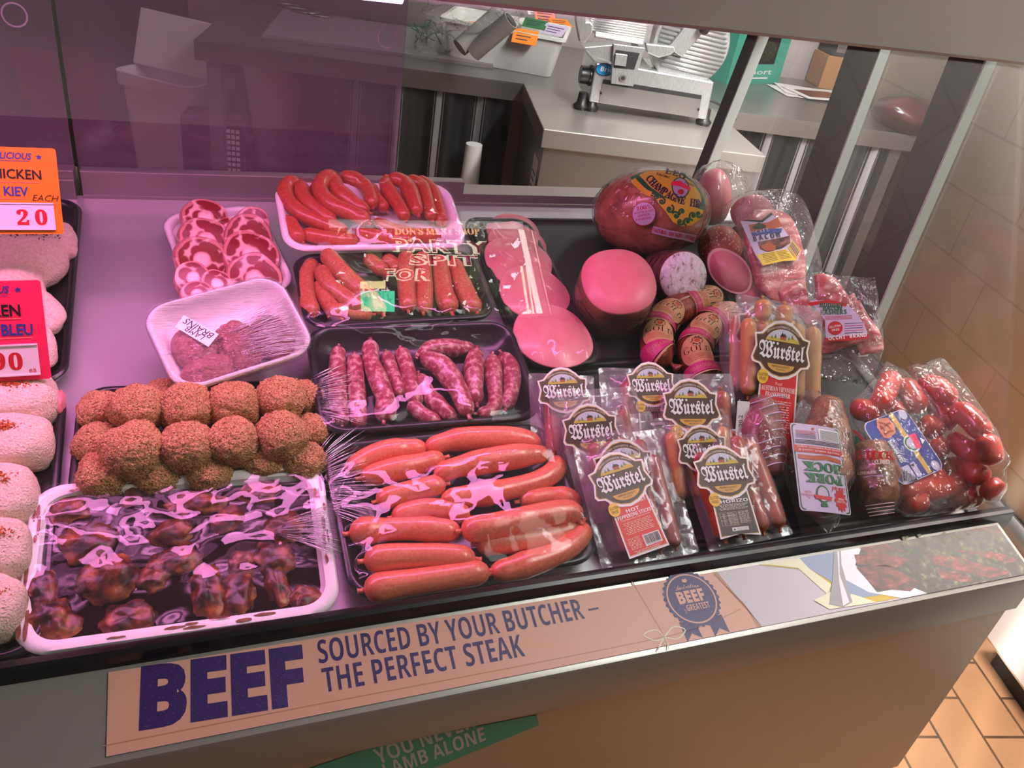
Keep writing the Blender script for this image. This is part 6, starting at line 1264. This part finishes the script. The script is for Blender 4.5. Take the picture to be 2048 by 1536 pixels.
# wire shapes lying on the board
for i, (u, v, r_) in enumerate(((610, 22, .055), (580, 12, .045), (640, 30, .045))):
    c = at_z(u, v, BT + .016); b = MB(); b.tube([c + E1*r_*math.cos(a) + E2*r_*math.sin(a)*.8 for a in np.linspace(0, 2*PI, 7)], .003, 6); tag(b.build('wire_ring', M['steel_dark']), ('six sided wire ring on the bench board, middle one', 'six sided wire ring on the bench board, left one', 'six sided wire ring on the bench board, right one')[i], 'ring', 'wire rings on the bench')
c = at_z(752, 90, BT + .004); g = Fr(c, E1, E2).rot(-.05); b = MB(); b.box(g, -.06, .07, -.028, .028, 0, .001, 0); b.box(g, -.04, .06, -.016, .016, .001, .0014, 1); [strip(b, [(x, -.006), (x + .005, .008), (x + .010, -.004), (x + .014, .006)], .002, 2, lambda x, y, z=0: g.p(x, y, .0018), 0) for x in (-.03, -.01, .012, .034)]; tag(b.build('price_ticket', [M['p_yellow'], M['paper'], M['ink_navy']], None, False), 'yellow handwritten ticket on the bench seen through the door glass', 'ticket')

# striped cloths hung under the bench
m, nt, p, o = new_mat('striped_cloth'); uvn = nd(nt, 'ShaderNodeUVMap', uv_map='uv'); sx = nd(nt, 'ShaderNodeSeparateXYZ'); nt.links.new(uvn.outputs[0], sx.inputs[0])
md = nd(nt, 'ShaderNodeMath', operation='FRACT'); nt.links.new(sx.outputs[0], md.inputs[0])
rp = nd(nt, 'ShaderNodeValToRGB'); rp.color_ramp.interpolation = 'CONSTANT'; e = rp.color_ramp.elements
for pos, c in ((0.0, .012), (.37, .30), (.382, .012), (.42, .30), (.56, .012), (.60, .30), (.612, .012)):
    el_ = e[0] if pos == 0 else e.new(pos); el_.position = pos; el_.color = (c*.95, c*.9, c*.92, 1)
nt.links.new(md.outputs[0], rp.inputs[0]); nt.links.new(rp.outputs[0], p.inputs['Base Color']); p.inputs['Roughness'].default_value = .75
def cloth(label, x0, x1, y, n, z0=.08, z1=BT - .06):
    b = MB(); nx, nz = 120, 6; v, uv = [], []
    for j in range(nz + 1):
        for i in range(nx + 1):
            s = i/nx; amp = .012 + .022*(1 - j/nz); x = x0 + (x1 - x0)*s; w = math.sin(s*n*2*PI + .6)*amp + .006*math.sin(s*n*4.6*PI + 2)
            v.append(RF(x + .006*math.sin(s*n*6 + j*.5)*(1 - j/nz), y + w, z0 + (z1 - z0)*j/nz)); uv.append((s*n, j/nz))
    f_ = [(j*(nx+1)+i, j*(nx+1)+i+1, (j+1)*(nx+1)+i+1, (j+1)*(nx+1)+i) for j in range(nz) for i in range(nx)]; b.add(v, f_, 0, uv)
    k = len(v); b.add([q + E2*.003 for q in np.array(v)], [tuple(reversed(q)) for q in f_], 0, uv)
    return tag(b.build('striped_curtain', m), label, 'curtain', 'striped cloths under the bench')
cloth('black and white striped cloth hanging under the left of the bench', .43, 1.02, .035, 4.3); cloth('black and white striped cloth hanging right of the steel cabinet', 1.74, 2.40, .035, 4.8)
# steel cabinet and slicer
A, B_ = rl(1087, 258, BT), rl(1538, 318, BT); cx0, cx1, cy0 = A[0], B_[0], A[1]
t = thing('steel_cabinet', 'low stainless steel cabinet with the slicer on top', 'cabinet', RF((cx0 + cx1)/2, cy0/2, 0))
b = MB(); b.box(ROOM, cx0 + .012, cx1 - .012, cy0 + .014, -.002, .06, BT - .05); b.build('body', M['steel'], t, False); b = MB(); b.box(ROOM, cx0, cx1, cy0, -.002, BT - .052, BT + .001); b.build('cabinet_top', M['rail'], t, False, bevel=.003)
b = MB(); b.box(ROOM, cx0 + .05, cx1 - .05, cy0 + .06, -.06, 0, .06); b.build('base', M['black_mat'], t, False)
g = Fr(RF(cx0 + .0115, cy0 + .10, .66), -E2, (0, 0, 1)); b = MB(); b.box(g, -.045, .045, -.13, .13, 0, .001, 0)
for i in range(9): b.poly(rc(-.035, .08 - i*.022, .03 - .01*(i % 3), .086 - i*.022), g.p, .0016, 1)
b.build('info_label', [M['paper'], M['ink_navy']], t, False)
tag(MB().box(ROOM, cx0 - .008, cx0 + .008, 0, 0.001, 0, .001).build('x', M['black']), None) if False else None

SO = at_z(1300, 226, BT + .02); SF = Fr(SO, E1, UP)            # plane facing the customer through the slicer's foot
def sp(u, v, d=0.0):
    f_ = SF.mov(0, 0, d); return f_.lpx(u, v)[:2]
def spoly(mb, pts, d0, d1, m=0):
    P = [sp(*a, d1) for a in pts]; k = len(P); P = P if sum(P[i][0]*P[(i+1) % k][1] - P[(i+1) % k][0]*P[i][1] for i in range(k)) > 0 else P[::-1]
    v = [SF.p(x, y, d0) for x, y in P] + [SF.p(x, y, d1) for x, y in P]; mb.add(v, [tuple(range(k))[::-1], tuple(range(k, 2*k))] + [(i, (i+1) % k, k + (i+1) % k, k + i) for i in range(k)], m)
Zc = zoom(820, 0, 3.012)
t = thing('meat_slicer', 'silver meat slicer with ribbed plates standing on the steel cabinet', 'meat slicer', SO)
M['slicer'] = steel('polished_alloy', (.72, .74, .73), .28, (40, 40, 3), .7)
b = MB(); spoly(b, [Zc(*a) for a in ((1120, 380), (1210, 380), (1832, 495), (1785, 722), (1078, 612))], -.20, .0); b.build('base_body', M['slicer'], t, False, bevel=.004)
b = MB(); spoly(b, [Zc(*a) for a in ((1160, 505), (1755, 600), (1735, 712), (1140, 616))], .0, .004); b.build('front_plate', M['steel'], t, False); b = MB(); spoly(b, [Zc(*a) for a in ((1165, 478), (1758, 574), (1754, 600), (1160, 504))], .0, .002); b.build('slot', M['black_mat'], t, False)
for a in ((1150, 562), (1738, 660)): b = MB(); b.poly(ell(*sp(*Zc(*a), .006), .004, n=10), lambda x, y, z=0: SF.p(x, y, .0062)); b.build('screw', M['black_mat'], t, False)
for a in ((1030, 640), (1090, 640), (1760, 760)): c = SF.px(*Zc(*a), -.02); b = MB(); b.lathe(Fr((c[0], c[1], BT + .001), (1, 0, 0), (0, 1, 0)), [(.022, 0), (.026, .01), (.016, .02), (.014, .05)], 16); b.build('foot', M['knob'], t, angle=50)
b = MB(); P = ell(*sp(*Zc(1172, 420), .003), .026, .017, 24); b.poly(P, lambda x, y, z=0: SF.p(x, y, .0026 + z), 0, 0); c = np.mean(P, axis=0); b.ring(ell(*c, .0275, .0185, 24), ell(*c, .0255, .0165, 24), lambda x, y, z=0: SF.p(x, y, .003), 0, 2); b.text(style('Bric', 'sans'), c[0] + .006, c[1] - .005, .013, lambda x, y, z=0: SF.p(x, y, .0032), 0, 1, width=.036); b.build('badge', [plain('badge_blue', '1C8CC8', .4), M['paper'], M['ink_navy']], t, False)
b = MB(); spoly(b, [Zc(*a) for a in ((1228, 265), (1415, 290), (1345, 520), (1212, 503))], .03, .045, 0); spoly(b, [Zc(*a) for a in ((1240, 300), (1385, 320), (1350, 420), (1228, 408))], .0455, .047, 1); spoly(b, [Zc(*a) for a in ((1240, 322), (1310, 332), (1300, 400), (1232, 392))], .0472, .055, 0); b.build('carriage_bracket', [M['slicer'], M['black_mat']], t, False, bevel=.002)
b = MB(); P = sp(*Zc(1282, 470), .048); b.poly(ell(*P, .011, .011, 6), lambda x, y, z=0: SF.p(x, y, .050)); b.poly(ell(*P, .006, n=12), lambda x, y, z=0: SF.p(x, y, .0505), 0, 1); b.build('hex_bolt', [M['steel_dark'], M['black_mat']], t, False)
b = MB(); spoly(b, [Zc(*a) for a in ((1045, 285), (1225, 270), (1215, 380), (1130, 350))], -.03, .03); b.build('carriage_arm', M['slicer'], t, False, bevel=.002)
b = MB(); spoly(b, [Zc(*a) for a in ((1010, 35), (1080, 35), (1480, 90), (1440, 255), (1080, 240), (1020, 250), (1000, 120))], .015, .03)
for i in range(11):
    y0 = 58 + i*15; x0 = 1085 if i < 9 else 1110; a, c = SF.px(*Zc(x0, y0), .03), SF.px(*Zc(1440 - i*3, y0 + 52), .03); b.tube([a, a + (c - a)*.03, a + (c - a)*.97, c], [.001, .0055, .0055, .001], 8, m=0)
b.build('carriage_plate', M['slicer'], t, angle=40)
b = MB(); spoly(b, [Zc(*a) for a in ((1010, 35), (1075, 35), (1065, 130), (1085, 130), (1105, 150), (1100, 200), (1050, 265), (1020, 250), (995, 120))], .03, .055); b.build('end_guard', M['slicer'], t, False, bevel=.004)
c = SF.px(*Zc(1690, 270), -.03); R = px_len(c, 72); g = Fr(c, E1, UP); b = MB(); b.lathe(g, [(R*.9, -.05), (R, -.04), (R, 0.004), (R*.97, .008)], 48); b.build('blade_guard', M['slicer'], t, angle=40)
b = MB()
for i in range(14):
    y = R*(.78 - i*.105); w = math.sqrt(max(0, (R*.92)**2 - y*y)); b.tube([g.p(-w*.95, y + .18*w*.5, .010), g.p(w, y - .18*w*.5 - .0, .010)], .0052, 8) if w > .01 else None
b.build('thickness_plate', M['slicer'], t)
b = MB(); b.ring(ell(0, 0, R*1.16, R*1.2, 48), ell(0, 0, R*1.0, R*1.02, 48), lambda x, y, z=0: g.p(x - R*.42, y + R*.25, -.004)); b.build('blade', M['steel'], t, False)
b = MB(); spoly(b, [Zc(*a) for a in ((1700, 110), (1820, 122), (1790, 170), (1640, 345), (1555, 290))], -.01, .004); b.build('blade_cover', M['slicer'], t, False, bevel=.002)
b = MB(); spoly(b, [Zc(*a) for a in ((1420, 262), (1590, 280), (1600, 310), (1570, 330), (1500, 350), (1430, 320))], .012, .03); b.build('link_arm', M['slicer'], t, False, bevel=.003)
c = SF.px(*Zc(1758, 166), .005); b = MB(); b.lathe(Fr(c, E1, UP), [(.006, 0), (.006, .012), (.014, .014), (.015, .03), (.010, .034)], 18); b.build('knob', M['knob'], t, angle=40)
c = SF.px(*Zc(1035, 448), -.04); b = MB(); g = Fr(c, E2, UP); b.lathe(Fr(c, UP, -E2), [(.026, -.005), (.027, .02), (.024, .026)], 20); b.lathe(Fr(c + E1*.026, UP, -E2), [(.030, -.004), (.030, .006)], 24); b.build('dial', M['knob'], t, angle=40)
b = MB(); b.tube(smooth([SF.px(*Zc(1800, 600), -.02), SF.px(*Zc(1880, 640), -.03), SF.px(*Zc(1930, 700), -.04), SF.px(*Zc(1960, 720), -.1)], 14), .004, 8); b.build('power_cord', M['knob'], t)
# white tub of tickets
A, B_, Cq = at_z(893, 118, BT), at_z(1100, 156, BT), at_z(1145, 110, BT + .12); g = Fr((A + B_)/2, B_ - A, np.cross(UP, B_ - A)); W = np.linalg.norm(B_ - A); H = .135; D = .24
t = thing('plastic_tub', 'white plastic tub full of price tickets on the bench', 'tub', g.p(0, D/2, 0)); ctr = g.mov(0, D/2, 0)
R_ = lambda k, z, r=.025: [ctr.p(x, y, z) for x, y in rrect(W + 2*k, D + 2*k, r, 5)]
b = MB(); b.loft([R_(0, .001), R_(.022, H - .012), R_(.034, H - .010), R_(.034, H), R_(.022, H), R_(.017, H - .015), R_(-.004, .008)]); b.build('tub_body', M['white'], t, angle=40)
TT = [('orange ticket sticking out at the left of the tub', 'p_orange', 965, 70, .5), ('orange ticket leaning at the tub front', 'p_orange', 1050, 88, -.2), ('orange ticket at the right end of the tub', 'p_orange', 1120, 60, .3), ('pale pink ticket lying over the tub end', 'p_lav', 1110, 75, -.4), ('pink ticket on the right of the tub', 'p_salmon', 1090, 48, .2), ('green ticket in the tub', 'ink_green', 1070, 62, -.3), ('white ticket standing at the back of the tub', 'paper', 1075, 38, .1)]
for i, (lab, mm, u, v, a) in enumerate(TT):
    c = at_z(u, v - 14, BT + H - .015 + .003*i); gg = Fr(c, E1*math.cos(a) + E2*math.sin(a), E2*.7 + UP*(.35 + .2*math.sin(i*2)) - E1*.2); b = MB(); b.box(gg, -.042, .042, -.03, .03, 0, .0015, 0)
    for j in range(3): b.poly(rc(-.03, .012 - j*.014, .03 - .01*j, .016 - j*.014), gg.p, .002, 1)
    tag(b.build('price_ticket', [M[mm], M['ink_navy']], None, False), lab, 'ticket', 'tickets in the white tub')
for i, (a, c, lab) in enumerate((((1000, 26), (958, 62), 'left grey cardboard tube lying in the tub'), ((1022, 40), (985, 72), 'right grey cardboard tube lying in the tub'))):
    A, B_ = at_z(*a, BT + H + .075), at_z(*c, BT + H + .02); d = unit(B_ - A); gg = Fr(A, np.cross(d, UP), np.cross(d, np.cross(d, UP)), d); b = MB(); b.lathe(gg, [(.024, .03), (.024, 0), (.028, 0), (.028, np.linalg.norm(B_ - A) + .08)], 24, cap0=True); b.lathe(gg, [(.0235, .01), (.001, .0105)], 24, 1, False, False); tag(b.build('cardboard_tube', [plain('tube_grey', '8F8A88', .6), M['black_mat']], angle=40), lab, 'tube', 'tubes in the white tub')
c = at_z(945, 25, BT + .20); o = blob('plastic_bag', 'bag', Fr(c, E1, E2), .13, .08, .07, 'crumpled clear bag lying on the back of the tub', 'plastic bag', amp=.5, fq=2.2, amp2=.2, fq2=6, nu=40, nv=26)
c = at_z(868, 85, BT + .05); o = blob('plastic_bag', 'bag', Fr(c, E1, E2), .06, .05, .05, 'small crumpled bag on the bench left of the tub', 'plastic bag', amp=.5, fq=2.2, amp2=.2, fq2=6)
b = MB()
for i in range(26): c = at_z(random.uniform(832, 890), random.uniform(45, 80), BT + .02 + random.random()*.04); gg = Fr(c, RNG.normal(size=3), RNG.normal(size=3)); b.box(gg, -.03, .03, -.002, .002, 0, .001)
tag(b.build('plastic_grass_strip', plain('strip_green', '1F6A5A', .5), None, False), 'green plastic garnish strips heaped beside the tub', 'garnish', None, 'stuff')
# green box, papers, carton, stacked things on the bench to the right
A, B_ = at_z(1452, 168, BT), at_z(1556, 166, BT); d = unit(B_ - A); W = np.linalg.norm(B_ - A); g = Fr((A + B_)/2, d, UP); b = MB()
b.box(g, -W/2, W/2, 0, .21, -.10, 0, 0); q_ = lambda x, y, z=0: g.p(x*W, y, .0006 + z*.0004); b.poly(rc(-.05, .075, .30, .20), q_, 0, 1); b.poly(ell(.12, .125, .15, .038, 20), q_, 1, 2); b.text('Short', .05, .035, .022, q_, 1, 3, width=.5); b.poly(rc(-.05, .018, .25, .024), q_, 1, 3)
tag(b.build('food_box', [M['p_box'], M['ink_black'], M['herb_print'], M['p_lightgrey']], None, False), 'tall green box with a noodle picture behind the slicer', 'box')
c = at_z(1610, 188, BT); 
for i, (dx, dy, a, lab) in enumerate(((0, 0, .1, 'printed sheet lying under the others on the bench'), (.03, .02, -.1, 'printed sheet in the middle of the loose bench papers'), (.06, -.01, .25, 'topmost printed sheet of the loose bench papers'))):
    g = Fr(c + E1*dx + E2*dy + UP*(.002 + .003*i), E1, E2).rot(a); b = MB(); b.box(g, -.13, .13, -.09, .09, 0, .0012, 0); b.poly(rc(-.10, -.06, .08, .05), g.p, .0018, 1); tag(b.build('paper_sheet', [M['p_lightgrey'], M['meat_print'] if i == 2 else M['p_stone']], None, False), lab, 'paper', 'loose papers on the bench')
A = at_z(1640, 178, BT); g = Fr(A, E1, UP); MBx = MB(); MBx.box(g, 0, .20, 0, .13, -.16, -.02); tag(MBx.build('carton', M['p_carton'], None, False, bevel=.002), 'brown carton on the bench behind the papers', 'box')
for i in range(3): b = MB(); b.box(g, .01, .18, .1305 + i*.075, .20 + i*.075, -.15, -.03, 0); b.box(g, .03, .16, .145 + i*.075, .185 + i*.075, -.03, -.027, 1); tag(b.build('dark_crate', [plain('crate_dark', '2A2626', .5), M['steel_dark']], None, False, bevel=.002), ('dark crate standing directly on the brown carton', 'dark crate in the middle of the stack on the carton', 'topmost dark crate of the stack on the carton')[i], 'crate', 'dark crates on the carton')
c = at_z(1805, 262, BT); g = Fr(c, E1, E2); o = blob('wrapped_meat', mottled('dark_joint', [(0.3, '2A0C12'), (0.6, '4A1A22'), (0.8, '6A2E38')], 12, 0.3, 0.6, 0.4, 0.01), Fr(c + UP*.06, E1, E2), .13, .10, .06, 'dark red wrapped meat joint on the bench by the far post', 'meat', amp=.2, fq=1.5, flat=-.059)
A = at_z(1800, 200, BT + .001); g = Fr(A, E1, UP); b = MB(); b.box(g, -.09, .11, 0, .42, 0, .004, 0); b.text('tea', -.01, .13, .085, g.p, .006, 1, .02, rot=PI/2); b.text('150', .10, .17, .085, g.p, .006, 2, .05, rot=PI/2); b.poly(rc(.02, .01, .10, .05), g.p, .006, 2); tag(b.build('painted_sign', [plain('sign_pink', 'C9A8B8', .6), M['ink_navy'], M['ink_red']], None, False), 'hand painted white sign with red and blue figures at the back right', 'sign')

# things left of and under the bench
Zl = zoom(0, 0, 2.438); zt = .66; A, B_, Cq = at_z(258, 142, zt), at_z(418, 182, zt), at_z(303, 98, zt); d = B_ - A; W, D = np.linalg.norm(d)*.94, .28; g = Fr(A - E1*.05, d, np.cross(UP, d)); t = thing('white_bin', 'tall white plastic bin left of the steel bench', 'bin', g.p(W/2, D/2, 0) - UP*zt)
rr_ = lambda k, z, r=.05: [g.p(W/2 + x, D/2 + y, 0) + UP*(z - zt) for x, y in rrect(W + 2*k, D + 2*k, r, 5)]
b = MB(); b.loft([rr_(-.03, .0), rr_(-.002, zt - .05), rr_(.012, zt - .045), rr_(.012, zt), rr_(.0, zt), rr_(-.012, zt - .03), rr_(-.04, .02)]); b.build('bin_body', M['white'], t, angle=40)
b = MB(); b.box(Fr(g.p(0, D*.45, 0), d, np.cross(UP, d)*.5 + UP*.45), -.01, W + .01, 0, .20, 0, .02); b.build('bin_lid', M['white'], t, False, bevel=.005)
c0 = rl(563, 290, .36); g = Fr(RF(c0[0], min(.55, max(.30, c0[1])), .361), E1, E2); t = thing('white_bucket', 'tapering white bucket standing on the bench shelf', 'bucket', g.o); b = MB(); b.lathe(g, [(.072, 0), (.085, .10), (.105, .36), (.125, .362), (.125, .395), (.118, .395), (.112, .365), (.07, .01)], 32); b.build('bucket_body', M['white'], t, angle=40)
c0 = rl(480, 290, .36); g = Fr(RF(c0[0], max(.10, min(.2, c0[1])), .361), E1, UP); t = thing('black_scale', 'black bench scale with a keypad on the shelf under the bench', 'scale', g.o)
b = MB(); b.box(g, -.11, .11, 0, .24, -.14, 0); b.build('scale_body', plain('scale_black', '1E1A1E', .4), t, False, bevel=.006)
b = MB(); b.box(g, -.09, .02, .13, .20, 0.001, .004, 0)
for i in range(4):
    for j in range(8): b.box(g, .03 + i*.016, .042 + i*.016, .06 + j*.02, .072 + j*.02, .001, .004, 1)
b.poly(rc(-.05, .03, .02, .045), g.p, .002, 1); b.build('keypad', [plain('lcd_dark', '332C33', .3), M['p_lightgrey']], t, False)
A = RF(.30, .16, 0); b = MB(); b.box(Fr(A, E1, E2), -.12, .12, -.1, .12, 0, .26); tag(b.build('blue_crate', plain('crate_blue', '22409A', .5), None, False, bevel=.008), 'blue crate on the floor under the bench', 'crate')
c0 = RF(.36, -.14, .12); blob('crumpled_bag', 'p_lightgrey', Fr(c0, E1, E2), .08, .07, .13, 'crumpled pale paper bag under the bench, beside the blue crate', 'paper bag', amp=.3, fq=2.2, amp2=.1, fq2=7, flat=-.119)
c0 = rl(900, 300, .30); g = Fr(RF(c0[0], -.06, 0), E1, E2); b = MB(); b.lathe(g, [(.045, 0), (.05, .02), (.04, .35), (.03, .62), (.028, .70), (.012, .70)], 20); tag(b.build('white_pole', M['white'], angle=40), 'white plastic post standing in front of the striped cloth', 'post')
# white freezer on the right, on the tiled floor
A, B_ = at_z(1972, 1282, .06), at_z(2046, 1392, .06); d = unit(A - B_)
t = thing('white_freezer', 'white freezer cabinet in the sun beyond the counter end', 'freezer', A + E1*.3 - UP*.06)
g = Fr(np.array([A[0], A[1], 0]), E1, E2); b = MB(); b.box(g, .0, .55, -.9, .02, .06, .52); b.build('freezer_body', M['white'], t, False, bevel=.012)
MB().box(g, .03, .52, -.86, -.02, 0, .06).build('kick_plinth', M['black_mat'], t, False)
g2 = Fr(g.p(0, -.12, .36), -E2, UP)
for i in range(9): b = MB(); gg = Fr(g2.p(-.10 + i*.035, 0, .0005), -E2, UP); b.box(gg, -.006, .006, -.03, .05, 0, .002); b.build('vent_slot', plain('slot_grey', '6A6A62', .6), t, False)
# poster facing the shopfront behind the customer: seen reversed in the case glass
Zp_ = zoom(1400, 0, 2.438); t = thing('prawn_poster', 'handwritten tiger prawns poster with a red butcher banner by the shopfront', 'poster', (3.2, WY + .02, 1.7))
PQ = [mirror_at(*Zp_(*a)) for a in ((540, 1000), (1080, 930), (1080, 1330), (590, 1330))]; xs = [p_[0] for p_ in PQ]; zs = [p_[2] for p_ in PQ]
x0, x1, z0, z1 = min(xs), max(xs), min(zs), min(2.86, max(zs)); W, H = x1 - x0, z1 - z0; fnp = lambda x, y, z=0: np.array([x1 - x*W, WY + .022 + z*.002, z0 + y*H])
b = MB(); b.box(WORLD, x0, x1, WY + .002, WY + .02, z0, z1, 0); b.poly(rc(0, .82, 1, 1), fnp, 0, 1); b.text(style('BUTCHER SPECIAL', 'sans'), .5, .86, .09, fnp, 1, 0, width=.86); b.text('TIGER', .5, .55, .17, fnp, 1, 2, .02, width=.5); b.text('PRAWNS', .5, .30, .17, fnp, 1, 2, .02, width=.7); b.text('30\u00b700', .5, .06, .17, fnp, 1, 2, .02, width=.6)
b.build('poster_sheet', [M['paper'], M['ink_red'], M['ink_navy']], t, False)
for o in S.objects:
    if '_org' in o: del o['_org']
